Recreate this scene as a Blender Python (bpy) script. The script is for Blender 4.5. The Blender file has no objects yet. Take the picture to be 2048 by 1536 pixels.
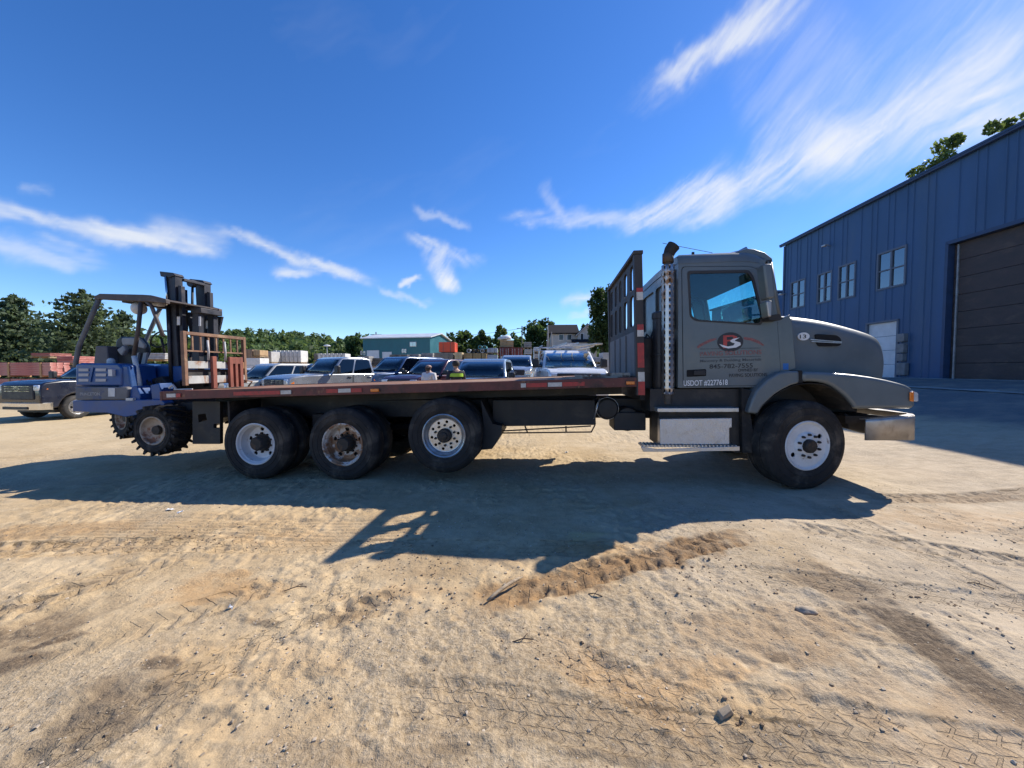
import bpy, bmesh, math, random
import numpy as np
from mathutils import Vector, Matrix, noise as mnoise
from mathutils.geometry import tessellate_polygon

R = math.radians
SC = bpy.context.scene
COL = SC.collection
random.seed(7)
rng = np.random.default_rng(7)

# ------------------------------------------------------------------ camera, sky, sun, exposure
FPX = 771.0                       # focal length in pixels of a 2048-wide frame
CAMZ = 1.58
PITCH = math.atan(30.0 / FPX)
cam_d = bpy.data.cameras.new('camera')
cam_d.sensor_width = 36.0
cam_d.lens = FPX / 2048 * 36.0
cam_d.clip_start = 0.05
cam_d.clip_end = 5000
cam = bpy.data.objects.new('camera', cam_d)
cam.location = (0, 0, CAMZ)
cam.rotation_euler = (R(90) - PITCH, 0, 0)
COL.objects.link(cam)
SC.camera = cam

SUN_AZ = R(58.3)                  # clockwise from +Y
SUN_EL = R(40.2)
sun_d = bpy.data.lights.new('sun', 'SUN')
sun_d.energy = 4.3
sun_d.angle = R(0.5)
sun_d.color = (1.0, 0.94, 0.84)
sun = bpy.data.objects.new('sun', sun_d)
sdir = Vector((math.sin(SUN_AZ) * math.cos(SUN_EL), math.cos(SUN_AZ) * math.cos(SUN_EL), math.sin(SUN_EL)))
sun.rotation_euler = sdir.to_track_quat('Z', 'Y').to_euler()
sun.location = (20, 20, 30)
COL.objects.link(sun)

SC.view_settings.view_transform = 'Standard'
SC.view_settings.look = 'None'
SC.view_settings.gamma = 1.0
SC.view_settings.use_curve_mapping = False
SC.view_settings.exposure = 0.62
SC.cycles.max_bounces = 6
SC.cycles.diffuse_bounces = 3
SC.cycles.glossy_bounces = 3
SC.cycles.transparent_max_bounces = 10
SC.cycles.use_denoising = True


class NT:
    """small helper for node trees"""
    def __init__(s, tree):
        s.t = tree
        s.n = tree.nodes
        s.l = tree.links

    def add(s, typ, **kw):
        nd = s.n.new(typ)
        for k, v in kw.items():
            setattr(nd, k, v)
        return nd

    def put(s, sock, v):
        if isinstance(v, bpy.types.NodeSocket):
            s.l.new(v, sock)
        else:
            sock.default_value = v

    def math(s, op, a, b=None, c=None, clamp=False):
        nd = s.add('ShaderNodeMath', operation=op, use_clamp=clamp)
        s.put(nd.inputs[0], a)
        if b is not None:
            s.put(nd.inputs[1], b)
        if c is not None:
            s.put(nd.inputs[2], c)
        return nd.outputs[0]

    def mix(s, fac, a, b, mode='MIX'):
        nd = s.add('ShaderNodeMix', data_type='RGBA', blend_type=mode)
        s.put(nd.inputs[0], fac)
        s.put(nd.inputs[6], a if isinstance(a, bpy.types.NodeSocket) else (*a[:3], 1))
        s.put(nd.inputs[7], b if isinstance(b, bpy.types.NodeSocket) else (*b[:3], 1))
        return nd.outputs[2]

    def noise(s, vec, scale, detail=4, rough=0.55, dist=0.0):
        nd = s.add('ShaderNodeTexNoise')
        if vec is not None:
            s.l.new(vec, nd.inputs['Vector'])
        nd.inputs['Scale'].default_value = scale
        nd.inputs['Detail'].default_value = detail
        nd.inputs['Roughness'].default_value = rough
        nd.inputs['Distortion'].default_value = dist
        return nd.outputs['Fac']

    def ramp(s, v, lo, hi, a=0.0, b=1.0, smooth=True):
        nd = s.add('ShaderNodeMapRange')
        nd.interpolation_type = 'SMOOTHSTEP' if smooth else 'LINEAR'
        s.put(nd.inputs[0], v)
        for i, x in zip((1, 2, 3, 4), (lo, hi, a, b)):
            s.put(nd.inputs[i], x)
        return nd.outputs[0]


def make_world():
    w = bpy.data.worlds.new('World')
    SC.world = w
    w.use_nodes = True
    T = NT(w.node_tree)
    T.n.clear()
    out = T.add('ShaderNodeOutputWorld')
    bg = T.add('ShaderNodeBackground')
    bg.inputs['Strength'].default_value = 0.14
    T.l.new(bg.outputs[0], out.inputs[0])
    sky = T.add('ShaderNodeTexSky', sky_type='NISHITA', sun_disc=False)
    sky.sun_elevation = SUN_EL
    sky.sun_rotation = SUN_AZ
    sky.air_density = 1.0
    sky.altitude = 1500
    sky.dust_density = 0.25
    sky.ozone_density = 4.0
    hsv = T.add('ShaderNodeHueSaturation')
    hsv.inputs['Hue'].default_value = 0.509
    hsv.inputs['Saturation'].default_value = 1.24
    hsv.inputs['Value'].default_value = 0.94
    T.l.new(sky.outputs[0], hsv.inputs['Color'])
    T.l.new(hsv.outputs[0], bg.inputs['Color'])


make_world()


# ------------------------------------------------------------------ measuring helpers
def ray(px, py):
    xr, yr = (px - 1024) / FPX, -(py - 768) / FPX
    c, s = math.cos(PITCH), math.sin(PITCH)
    return Vector((xr, c + yr * s, -s + yr * c))


def at(px, py, Y):
    """world point seen at a picture point, at depth Y"""
    d = ray(px, py)
    return Vector((0, 0, CAMZ)) + d * (Y / d.y)


TRUCK_M = Matrix.Translation((0, 5.22, 0.0)) @ Matrix.Rotation(R(-6.0), 4, 'Z') @ Matrix.Rotation(R(-0.8), 4, 'Y')
TRUCK_I = TRUCK_M.inverted()
_O = TRUCK_I @ Vector((0, 0, CAMZ))


def tp(px, py, v=0.0):
    """(u, w) on the truck's lengthwise plane y = v"""
    d = TRUCK_I.to_3x3() @ ray(px, py)
    k = (v - _O.y) / d.y
    p = _O + d * k
    return (p.x, p.z)


def tps(pts, v=0.0):
    return [tp(x, y, v) for x, y in pts]


def sstep(a, b, x):
    t = np.clip((np.asarray(x, float) - a) / (b - a), 0, 1)
    return t * t * (3 - 2 * t)


def gz(X, Y):
    """height of the yard"""
    X = np.asarray(X, float); Y = np.asarray(Y, float)
    z = 0.014 * np.clip(X, -30, 10)
    z = z + 1.04 * sstep(5.2, 16.5, X) * (1 - .3 * sstep(30, 60, Y))
    z = z + 0.052 * np.clip(Y - 9, 0, 12) * sstep(-14, 1, X) * (1 - sstep(6, 13, X))
    return z


# ------------------------------------------------------------------ materials
MATS = {}


def mat(name, base, rough=0.6, metal=0.0, var=0.18, scale=4.0, bump=0.0, bscale=40.0, c2=None, t2=(0.5, 0.65), s2=3.0,
        c3=None, t3=(0.55, 0.7), s3=8.0, coat=0.0, spec=0.5, stretch=None, emit=0.0):
    """principled material with mottled colour, optional second and third colours (rust, dirt) in noise patches, and fine relief"""
    if name in MATS:
        return MATS[name]
    m = bpy.data.materials.new(name)
    m.use_nodes = True
    T = NT(m.node_tree)
    b = T.n['Principled BSDF']
    tc = T.add('ShaderNodeTexCoord')
    vec = tc.outputs['Object']
    if stretch:
        mp = T.add('ShaderNodeMapping')
        mp.inputs['Scale'].default_value = stretch
        T.l.new(vec, mp.inputs[0]); vec = mp.outputs[0]
    n = T.noise(vec, scale, 6, 0.6)
    lo = tuple(c * (1 - var) for c in base); hi = tuple(min(1, c * (1 + var)) for c in base)
    col = T.mix(T.ramp(n, 0.3, 0.7), lo, hi)
    rg = T.ramp(n, 0.3, 0.7, max(0.03, rough - 0.08), min(1, rough + 0.1))
    if c2:
        f = T.ramp(T.noise(vec, s2, 7, 0.65, 0.4), t2[0], t2[1])
        col = T.mix(f, col, c2)
        rg = T.math('MAXIMUM', rg, T.math('MULTIPLY', f, 0.75))
    if c3:
        f = T.ramp(T.noise(vec, s3, 7, 0.7, 0.3), t3[0], t3[1])
        col = T.mix(f, col, c3)
        rg = T.math('MAXIMUM', rg, T.math('MULTIPLY', f, 0.75))
    T.l.new(col, b.inputs['Base Color'])
    T.put(b.inputs['Roughness'], rg)
    b.inputs['Metallic'].default_value = metal
    b.inputs['Specular IOR Level'].default_value = spec
    if coat:
        b.inputs['Coat Weight'].default_value = coat
        b.inputs['Coat Roughness'].default_value = 0.06
    if emit:
        T.l.new(col, b.inputs['Emission Color']); b.inputs['Emission Strength'].default_value = emit
    if bump:
        bn = T.add('ShaderNodeBump')
        bn.inputs['Strength'].default_value = min(1.0, bump)
        bn.inputs['Distance'].default_value = 0.01
        T.l.new(T.noise(vec, bscale, 4, 0.6), bn.inputs['Height'])
        T.l.new(bn.outputs[0], b.inputs['Normal'])
    MATS[name] = m
    return m


def glass(name, tint, gloss=0.1, dark=None):
    """thin tinted pane: see-through with a mirror film"""
    if name in MATS:
        return MATS[name]
    m = bpy.data.materials.new(name)
    m.use_nodes = True
    T = NT(m.node_tree)
    T.n.clear()
    out = T.add('ShaderNodeOutputMaterial')
    tr = T.add('ShaderNodeBsdfTransparent'); tr.inputs[0].default_value = (*tint, 1)
    gl = T.add('ShaderNodeBsdfGlossy'); gl.inputs['Roughness'].default_value = 0.02
    fr = T.add('ShaderNodeFresnel'); fr.inputs[0].default_value = 1.5
    mx = T.add('ShaderNodeMixShader')
    T.put(mx.inputs[0], T.math('ADD', T.math('MULTIPLY', fr.outputs[0], dark or 0.9), gloss, clamp=True))
    T.l.new(tr.outputs[0], mx.inputs[1]); T.l.new(gl.outputs[0], mx.inputs[2])
    T.l.new(mx.outputs[0], out.inputs[0])
    MATS[name] = m
    return m


# ------------------------------------------------------------------ mesh building
class MB:
    def __init__(s):
        s.v = []; s.f = []

    def add(s, vs, fs):
        o = len(s.v)
        s.v += [tuple(p) for p in vs]
        s.f += [tuple(i + o for i in f) for f in fs]
        return s

    def box(s, c, d, M=None):
        x, y, z = d[0] / 2, d[1] / 2, d[2] / 2
        vs = [Vector((i * x, j * y, k * z)) for i in (-1, 1) for j in (-1, 1) for k in (-1, 1)]
        if M is not None:
            vs = [M @ p for p in vs]
        vs = [p + Vector(c) for p in vs]
        return s.add(vs, [(0, 1, 3, 2), (4, 6, 7, 5), (0, 4, 5, 1), (2, 3, 7, 6), (0, 2, 6, 4), (1, 5, 7, 3)])

    def b2(s, a, b):
        return s.box([(p + q) / 2 for p, q in zip(a, b)], [abs(q - p) for p, q in zip(a, b)])

    def plate(s, outer, holes, y0, y1, axis='y'):
        """slab of a polygon (with holes) given in (u, w), between y0 and y1"""
        loops = [outer] + list(holes or [])
        flat = [p for lp in loops for p in lp]
        tri = tessellate_polygon([[Vector((p[0], p[1], 0)) for p in lp] for lp in loops])

        def pt(p, y):
            return {'y': (p[0], y, p[1]), 'x': (y, p[0], p[1]), 'z': (p[0], p[1], y)}[axis]
        n = len(flat)
        vs = [pt(p, y0) for p in flat] + [pt(p, y1) for p in flat]
        fs = []
        if len(loops) == 1 and n <= 4:
            fs += [tuple(range(n)), tuple(range(2 * n - 1, n - 1, -1))]
        elif len(loops) == 1:
            fs += [tuple(range(n)), tuple(range(2 * n - 1, n - 1, -1))]
        else:
            fs += [tuple(t) for t in tri] + [tuple(i + n for i in reversed(t)) for t in tri]
        o = 0
        for lp in loops:
            k = len(lp)
            for i in range(k):
                a, b = o + i, o + (i + 1) % k
                fs.append((a, b, b + n, a + n))
            o += k
        return s.add(vs, fs)

    def tube(s, pts, r, n=8, cap=True):
        pts = [Vector(p) for p in pts]
        rs = r if isinstance(r, (list, tuple)) else [r] * len(pts)
        rings = []
        up = None
        for i, p in enumerate(pts):
            t = (pts[min(i + 1, len(pts) - 1)] - pts[max(i - 1, 0)]).normalized()
            if up is None:
                up = Vector((0, 0, 1)) if abs(t.z) < .9 else Vector((0, 1, 0))
            a = t.cross(up).normalized(); b = a.cross(t).normalized(); up = b
            rings.append([p + (a * math.cos(2 * math.pi * k / n) + b * math.sin(2 * math.pi * k / n)) * rs[i] for k in range(n)])
        vs = [q for rg in rings for q in rg]
        fs = []
        for i in range(len(pts) - 1):
            for k in range(n):
                fs.append((i * n + k, i * n + (k + 1) % n, (i + 1) * n + (k + 1) % n, (i + 1) * n + k))
        if cap:
            fs += [tuple(range(n))[::-1], tuple(range((len(pts) - 1) * n, len(pts) * n))]
        return s.add(vs, fs)

    def lathe(s, prof, c, n=40, axis='y', closed=False):
        """prof: (radius, offset along axis)"""
        vs = []; fs = []
        k = len(prof)
        for i in range(n):
            a = 2 * math.pi * i / n
            for r, y in prof:
                if axis == 'y':
                    vs.append((c[0] + r * math.cos(a), c[1] + y, c[2] + r * math.sin(a)))
                elif axis == 'z':
                    vs.append((c[0] + r * math.cos(a), c[1] + r * math.sin(a), c[2] + y))
                else:
                    vs.append((c[0] + y, c[1] + r * math.cos(a), c[2] + r * math.sin(a)))
        for i in range(n):
            j = (i + 1) % n
            for q in range(k if closed else k - 1):
                q2 = (q + 1) % k
                fs.append((i * k + q, i * k + q2, j * k + q2, j * k + q))
        return s.add(vs, fs)

    def loft(s, rings, closed=False, cap=False):
        n = len(rings[0])
        vs = [p for rg in rings for p in rg]
        fs = []
        for i in range(len(rings) - 1):
            for k in range(n if closed else n - 1):
                k2 = (k + 1) % n
                fs.append((i * n + k, i * n + k2, (i + 1) * n + k2, (i + 1) * n + k))
        if cap:
            fs += [tuple(range(n))[::-1], tuple(range((len(rings) - 1) * n, len(rings) * n))]
        return s.add(vs, fs)

    def xform(s, M, start=0):
        s.v[start:] = [tuple(M @ Vector(p)) for p in s.v[start:]]
        return s

    def mesh(s, name, m, smooth=False, weld=0):
        me = bpy.data.meshes.new(name)
        me.from_pydata(s.v, [], s.f)
        bm = bmesh.new(); bm.from_mesh(me)
        if weld:
            bmesh.ops.remove_doubles(bm, verts=bm.verts, dist=weld)
        bmesh.ops.recalc_face_normals(bm, faces=bm.faces)
        bm.to_mesh(me); bm.free()
        if m is not None:
            me.materials.append(m)
        if smooth:
            for p in me.polygons:
                p.use_smooth = True
        return me

    def build(s, name, m, parent=None, smooth=False, bev=0, seg=2, auto=None, solid=0, weld=0):
        me = s.mesh(name, m, smooth or bev > 0, weld)
        o = bpy.data.objects.new(name, me)
        COL.objects.link(o)
        o.parent = parent
        if solid:
            md = o.modifiers.new('s', 'SOLIDIFY'); md.thickness = solid; md.offset = 0
        if bev:
            md = o.modifiers.new('b', 'BEVEL'); md.width = bev; md.segments = seg
            md.limit_method = 'ANGLE'; md.angle_limit = R(35)
            md.harden_normals = False
        if bev or auto:
            try:
                me.set_sharp_from_angle(angle=R(auto or 40))
            except Exception:
                pass
        return o


def tag(o, label=None, cat=None, group=None, kind=None):
    if label: o['label'] = label
    if cat: o['category'] = cat
    if group: o['group'] = group
    if kind: o['kind'] = kind
    return o


def thing(name, label, cat, loc=(0, 0, 0), rz=0.0, group=None):
    o = bpy.data.objects.new(name, None)
    o.empty_display_size = 0.2
    COL.objects.link(o)
    o.location = loc; o.rotation_euler = (0, 0, rz)
    return tag(o, label, cat, group)


def copy_tree(o, parent=None):
    c = o.copy(); COL.objects.link(c); c.parent = parent
    for ch in list(o.children):
        copy_tree(ch, c)
    return c


def circle(cx, cz, r, n=24, a0=0.0):
    return [(cx + r * math.cos(a0 + 2 * math.pi * i / n), cz + r * math.sin(a0 + 2 * math.pi * i / n)) for i in range(n)]


def rrect(u0, w0, u1, w1, r, n=5):
    pts = []
    for cx, cz, a in ((u1 - r, w1 - r, 0), (u0 + r, w1 - r, 90), (u0 + r, w0 + r, 180), (u1 - r, w0 + r, 270)):
        for i in range(n):
            t = R(a + 90 * i / (n - 1))
            pts.append((cx + r * math.cos(t), cz + r * math.sin(t)))
    return pts


def round_poly(pts, r, n=4):
    """polygon with its corners rounded"""
    out = []
    k = len(pts)
    for i in range(k):
        p0, p1, p2 = Vector(pts[i - 1]), Vector(pts[i]), Vector(pts[(i + 1) % k])
        a, b = (p0 - p1), (p2 - p1)
        d = min(r, a.length * .45, b.length * .45)
        A = p1 + a.normalized() * d; B = p1 + b.normalized() * d
        for j in range(n + 1):
            t = j / n
            q = A * (1 - t) ** 2 + p1 * 2 * t * (1 - t) + B * t * t
            out.append((q.x, q.y))
    return out


def text_obj(name, body, m, parent, M, width=None, height=None, ext=0.001, bold=0.012):
    """lettering as a thin mesh; M takes the x-right / y-up text plane to the parent's space"""
    cu = bpy.data.curves.new('lettering', 'FONT')
    cu.body = body; cu.extrude = ext; cu.offset = bold; cu.align_x = 'CENTER'; cu.align_y = 'CENTER'
    to = bpy.data.objects.new('lettering_tmp', cu)
    COL.objects.link(to)
    dg = bpy.context.evaluated_depsgraph_get()
    me = bpy.data.meshes.new_from_object(to.evaluated_get(dg))
    bpy.data.objects.remove(to)
    co = np.array([v.co[:] for v in me.vertices])
    lo, hi = co.min(0), co.max(0)
    c = (lo + hi) / 2
    kx = width / (hi[0] - lo[0]) if width else None
    ky = height / (hi[1] - lo[1]) if height else kx
    kx = kx or ky
    for v in me.vertices:
        v.co = M @ Vector(((v.co.x - c[0]) * kx, (v.co.y - c[1]) * ky, v.co.z))
    me.name = name
    me.materials.clear(); me.materials.append(m)
    o = bpy.data.objects.new(name, me)
    COL.objects.link(o); o.parent = parent
    return o
# ------------------------------------------------------------------ the yard
def seg_coords(X, Y, x0, y0, x1, y1):
    L = math.hypot(x1 - x0, y1 - y0)
    ux, uy = (x1 - x0) / L, (y1 - y0) / L
    s = (X - x0) * ux + (Y - y0) * uy
    d = (Y - y0) * ux - (X - x0) * uy
    return s, d, L


def vnoise(X, Y, scale, seed=0, oct=4, rough=0.5):
    """value noise on arrays"""
    out = np.zeros_like(X); amp = 1.0; tot = 0
    r = np.random.default_rng(seed)
    for o in range(oct):
        tab = r.random((256, 256))
        xs = X * scale + 37.7 * o + 1000; ys = Y * scale + 91.3 * o + 1000
        xi = np.floor(xs).astype(int); yi = np.floor(ys).astype(int)
        fx = xs - xi; fy = ys - yi
        fx = fx * fx * (3 - 2 * fx); fy = fy * fy * (3 - 2 * fy)
        a = tab[xi % 256, yi % 256]; b = tab[(xi + 1) % 256, yi % 256]
        c = tab[xi % 256, (yi + 1) % 256]; d = tab[(xi + 1) % 256, (yi + 1) % 256]
        out += amp * ((a * (1 - fx) + b * fx) * (1 - fy) + (c * (1 - fx) + d * fx) * fy)
        tot += amp; amp *= rough; scale *= 2.03
    return out / tot


def azel(px, py):
    """direction of a picture point as azimuth / elevation in degrees"""
    xr, yr = (px - 1024) / FPX, -(py - 768) / FPX
    c, s = math.cos(PITCH), math.sin(PITCH)
    d = Vector((xr, c + yr * s, -s + yr * c)).normalized()
    return math.degrees(math.atan2(d.x, d.y)), math.degrees(math.asin(d.z))


CLOUDS = []
for (x0, y0, x1, y1, w0, w1, br, na) in (
        (-60, 395, 190, 478, 1.2, .9, .62, -14), (150, 462, 440, 492, 1.1, 1.4, .85, -12), (-60, 480, 210, 520, 1.0, 1.0, .5, -8),
        (440, 462, 750, 560, .8, 1.0, .75, -25), (550, 535, 700, 552, .7, .7, .75, -8), (300, 455, 480, 470, 1.4, .8, .3, -5),
        (820, 480, 960, 520, .8, 1.1, .7, -35), (870, 490, 905, 585, 1.9, 1.5, .95, 60), (805, 572, 850, 562, .4, .4, .8, 15),
        (760, 575, 860, 602, .5, .4, .4, -15), (830, 420, 930, 445, .6, .6, .35, -10), (55, 372, 120, 392, .6, .5, .4, -20),
        (1010, 440, 1260, 425, .9, 1.6, .5, 10), (1080, 360, 1130, 440, 1.2, .8, .3, 40), (1230, 450, 1480, 360, 1.3, 3.6, .9, 32),
        (1330, 440, 1720, 270, 1.6, 3.4, .95, 24), (1600, 320, 2100, 120, 2.6, 4.2, 1.0, 25), (1480, 380, 1640, 200, 1.5, 3.2, .55, 45),
        (1560, 300, 2150, 40, 5.5, 8.0, .42, 35), (1300, 170, 1620, -20, .8, 2.4, .8, 32), (1240, 210, 1500, 60, 1.4, 2.8, .22, 32),
        (1130, 605, 1230, 598, .9, 1.0, .95, 5), (1140, 635, 1230, 630, .7, .7, .75, 0), (1480, 240, 1700, 60, 4., 6., .22, 40)):
    a0, e0 = azel(x0, y0); a1, e1 = azel(x1, y1)
    CLOUDS.append((a0, e0, a1, e1, w0, w1, br, na))


def make_clouds():
    """thin cirrus high above the yard: a shell of sky-wide patches whose thickness comes from stretched noise"""
    def patch(azs, els):
        A, E = np.meshgrid(azs, els, indexing='ij')
        fxw = A + 2.6 * (vnoise(A, E, .13, 71, 4) - .5); fyw = E + 2.6 * (vnoise(A, E, .13, 72, 4) - .5)
        def fib(ang, su, sv, seed, k):
            ca, sa = math.cos(R(ang)), math.sin(R(ang))
            a = fxw[k] * ca + fyw[k] * sa; b = fyw[k] * ca - fxw[k] * sa
            return vnoise(a * su + seed * 13.1, b * sv + seed * 7.7, 1.0, 73 + int(seed), 6, .58)
        WX = A + 3.2 * (vnoise(A, E, .22, 74, 5, .6) - .5); WY = E + 3.2 * (vnoise(A, E, .22, 75, 5, .6) - .5)
        tot = np.zeros_like(A)
        for i, (a0, e0, a1, e1, w0, w1, br, na) in enumerate(CLOUDS):
            L = math.hypot(a1 - a0, e1 - e0); ux, uy = (a1 - a0) / L, (e1 - e0) / L
            t = ((WX - a0) * ux + (WY - e0) * uy) / L
            d = np.abs((WY - e0) * ux - (WX - a0) * uy)
            wd = w0 + (w1 - w0) * np.clip(t, 0, 1)
            m = (1 - sstep(0, 1, d / (wd * 1.7))) * sstep(-.16, .2, t) * (1 - sstep(.8, 1.16, t))
            if m.max() <= 0:
                continue
            k = m > 0
            nz = .5 * fib(na - 4, .05, .30, i, k) + .3 * fib(na, .12, 1.0, i + 40, k) + .2 * fib(na + 5, .3, 2.6, i + 80, k)
            m[k] = sstep(.03, 1.25, m[k] * np.clip(-.75 + 3.0 * nz, .12, 1.6)) * br
            tot = 1 - (1 - tot) * (1 - np.clip(m, 0, 1))
        gen = sstep(.60, .90, fib(25, .03, .14, 30, E > -90).reshape(E.shape)) * .05 * sstep(6, 16, E)
        tot = 1 - (1 - tot) * (1 - gen)
        return A, E, np.clip(tot, 0, .93)
    vs = []; fs = []; al = []
    off = 0
    for azs, els in ((np.arange(-64, 64.01, .22), np.arange(2, 66.01, .22)), (np.arange(64, 296.1, 2.), np.arange(4, 66.1, 2.))):
        A, E, M_ = patch(azs, els)
        a, e = np.radians(A), np.radians(E)
        r = 4000.
        co = np.stack([np.sin(a) * np.cos(e) * r, np.cos(a) * np.cos(e) * r, np.sin(e) * r], -1).reshape(-1, 3)
        idx = np.arange(A.size).reshape(A.shape)
        q = np.stack([idx[:-1, :-1], idx[1:, :-1], idx[1:, 1:], idx[:-1, 1:]], -1).reshape(-1, 4)
        mm = M_.ravel()
        q = q[mm[q].max(1) > .004]
        vs.append(co); fs.append(q + off); al.append(mm); off += len(co)
    co = np.concatenate(vs); q = np.concatenate(fs); mm = np.concatenate(al)
    used = np.unique(q); remap = np.zeros(len(co), int); remap[used] = np.arange(len(used))
    co, q, mm = co[used], remap[q], mm[used]
    me = bpy.data.meshes.new('clouds')
    me.from_pydata(co.tolist(), [], q.tolist())
    ca = me.color_attributes.new('thickness', 'FLOAT_COLOR', 'POINT')
    ca.data.foreach_set('color', np.repeat(mm[:, None], 4, 1).astype(np.float32).ravel())
    for p in me.polygons:
        p.use_smooth = True
    m = bpy.data.materials.new('cirrus'); m.use_nodes = True
    T = NT(m.node_tree); T.n.clear()
    out = T.add('ShaderNodeOutputMaterial'); tr = T.add('ShaderNodeBsdfTransparent'); em = T.add('ShaderNodeEmission')
    em.inputs[0].default_value = (.93, .96, 1, 1); em.inputs[1].default_value = CLOUD_GLOW
    mx = T.add('ShaderNodeMixShader'); at_ = T.add('ShaderNodeAttribute', attribute_name='thickness')
    T.l.new(at_.outputs['Fac'], mx.inputs[0]); T.l.new(tr.outputs[0], mx.inputs[1]); T.l.new(em.outputs[0], mx.inputs[2])
    T.l.new(mx.outputs[0], out.inputs[0])
    m.cycles.emission_sampling = 'NONE'
    me.materials.append(m)
    o = bpy.data.objects.new('clouds', me); COL.objects.link(o)
    tag(o, 'thin white cirrus streaks across the blue sky', 'clouds', kind='stuff')


CLOUD_GLOW = 0.62
make_clouds()


def gp(px, py):
    """yard point under a picture point (flat approximation)"""
    d = ray(px, py)
    k = -CAMZ / d.z
    return (d.x * k, d.y * k)


def make_ground():
    def axis_x():
        mid = np.arange(-5.2, 5.2001, 0.0165)
        r = [5.2]; st = 0.0165
        while r[-1] < 900:
            st *= 1.085; r.append(r[-1] + st)
        r = np.array(r[1:])
        return np.concatenate([-r[::-1], mid, r])
    ys = [-400., -200, -100, -50, -25, -12, -6, -3, -1.5, -.5, .2, .6]
    y = 0.85
    while y < 8.0:
        ys.append(y); y *= 1.0058
    st = y * 0.006
    while y < 1500:
        ys.append(y); st *= 1.06; y += st
    xs = axis_x(); ys = np.array(ys)
    X, Y = np.meshgrid(xs, ys, indexing='ij')
    Z = gz(X, Y)
    nearness = (1 - sstep(9, 30, Y)) * (1 - sstep(9, 25, np.abs(X)))
    fine = vnoise(X, Y, 9.0, 33, 4, .6)
    warpx = (vnoise(X, Y, 1.6, 31, 4) - .5) * .5
    warpy = (vnoise(X, Y, 1.6, 32, 4) - .5) * .5
    # broad unevenness, scuffed crumbly patches between smooth packed ones
    Z = Z + nearness * 0.045 * (vnoise(X, Y, 0.9, 3, 3) - .5)
    patch = sstep(.42, .60, vnoise(X, Y, 0.8, 9, 4, .55))
    ridg = 1 - np.abs(2 * vnoise(X, Y, 6.5, 11, 4, .6) - 1)
    crumb = vnoise(X, Y, 17.0, 5, 3, .65)
    Z = Z + nearness * ((0.004 + 0.016 * patch) * (crumb - .5) + (.004 + .014 * patch) * (sstep(.55, 1.0, ridg) - .4))
    orange = np.zeros_like(X); damp = np.zeros_like(X)
    gravel = sstep(.52, .66, vnoise(X + 40, Y, 0.5, 21, 5, .55))
    TS = np.zeros_like(X); TD = np.zeros_like(X); TM = np.zeros_like(X); TK = np.zeros_like(X)
    wearn = sstep(.28, .50, vnoise(X, Y, 1.3, 44, 4))

    def track(pa, pb, width, depth, kind, pitch=0.14, dark=0.0, org=0.0, edge=0.5, full=False):
        (x0, y0), (x1, y1) = pa, pb
        pad = width * 1.4 + .2
        ix = np.where((xs > min(x0, x1) - pad) & (xs < max(x0, x1) + pad))[0]; iy = np.where((ys > min(y0, y1) - pad) & (ys < max(y0, y1) + pad))[0]
        if len(ix) == 0 or len(iy) == 0: return
        sl = (slice(ix[0], ix[-1] + 1), slice(iy[0], iy[-1] + 1))
        xx, yy, fn = X[sl], Y[sl], fine[sl]
        s, d, L = seg_coords(xx + warpx[sl] * .10, yy + warpy[sl] * .10, x0, y0, x1, y1)
        along = sstep(-.15, .4, s + (fn - .5) * .5) * (1 - sstep(L - .4, L + .15, s + (fn - .5) * .5))
        h = width / 2
        inside = (1 - sstep(h * .86, h * 1.02, np.abs(d) + (fn - .5) * h * .35)) * along
        lip = np.exp(-((np.abs(d) - h * 1.13) / (h * .20)) ** 2) * along
        wear = np.ones_like(xx) if full else wearn[sl]
        bar = fn
        if kind == 'lug':
            ph = (s + np.abs(d) * .55 + (d > 0) * pitch / 2) / pitch + (vnoise(xx, yy, 2.6, 91, 3) - .5) * .9
            bar = sstep(.20, .27, np.abs((ph % 1) - .5)) * sstep(.015, .03, np.abs(d)) * np.clip(2.6 * fn - .35, .1, 1.5)
        elif kind == 'rib':
            bar = sstep(.2, .4, np.abs(((d / .075) % 1) - .5))
        Z[sl] += -inside * wear * depth * (0.3 + bar) + lip * wear * depth * edge * (.3 + 1.1 * fn)
        m = sstep(h * 1.5, h * .6, np.abs(d) + (fn - .5) * h * 1.3) * along
        damp[sl] = np.maximum(damp[sl], m * dark); orange[sl] = np.maximum(orange[sl], m * org)
        k = {'lug': 1., 'zig': .5}.get(kind, 0.)
        if k:
            hit = inside * wear > TM[sl]
            for arr, val in ((TS, s / pitch), (TD, d), (TM, inside * wear)):
                arr[sl][hit] = val[hit]
            TK[sl][hit] = k

    track(gp(925, 1210), gp(1490, 1080), .30, .022, 'lug', .15, 0.52, .9, .8)
    track(gp(640, 1232), gp(810, 1198), .28, .026, 'lug', .13, .45, .2, .9, True)
    track(gp(-80, 1245), gp(360, 1102), .34, .024, 'lug', .16, .22, .1, .6, True)
    track(gp(-40, 1300), gp(200, 1198), .42, .022, 'none', .16, .95, 0, .8, True)
    track(gp(40, 1535), gp(350, 1322), .42, .018, 'none', .1, .85, 0, .5, True)
    track((2.30, 1.4), (2.36, 2.62), .28, .013, 'none', .1, .80, .15, .5, True)
    track((2.36, 2.5), (2.2, 2.98), .40, .018, 'none', .1, .75, .3, .8, True)
    track(gp(1080, 1285), gp(1440, 1460), .28, .012, 'zig', .085, 0, .45, .5, True)
    track(gp(780, 1380), gp(1950, 1570), .27, .010, 'zig', .085, .10, .1, .5)
    track(gp(1480, 1420), gp(2300, 1580), .26, .012, 'zig', .085, .16, .12, .6, True)
    track((-4.4, 3.98), (-.7, 3.72), .60, .014, 'rib', .1, 0, .15, .4, True)
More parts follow.
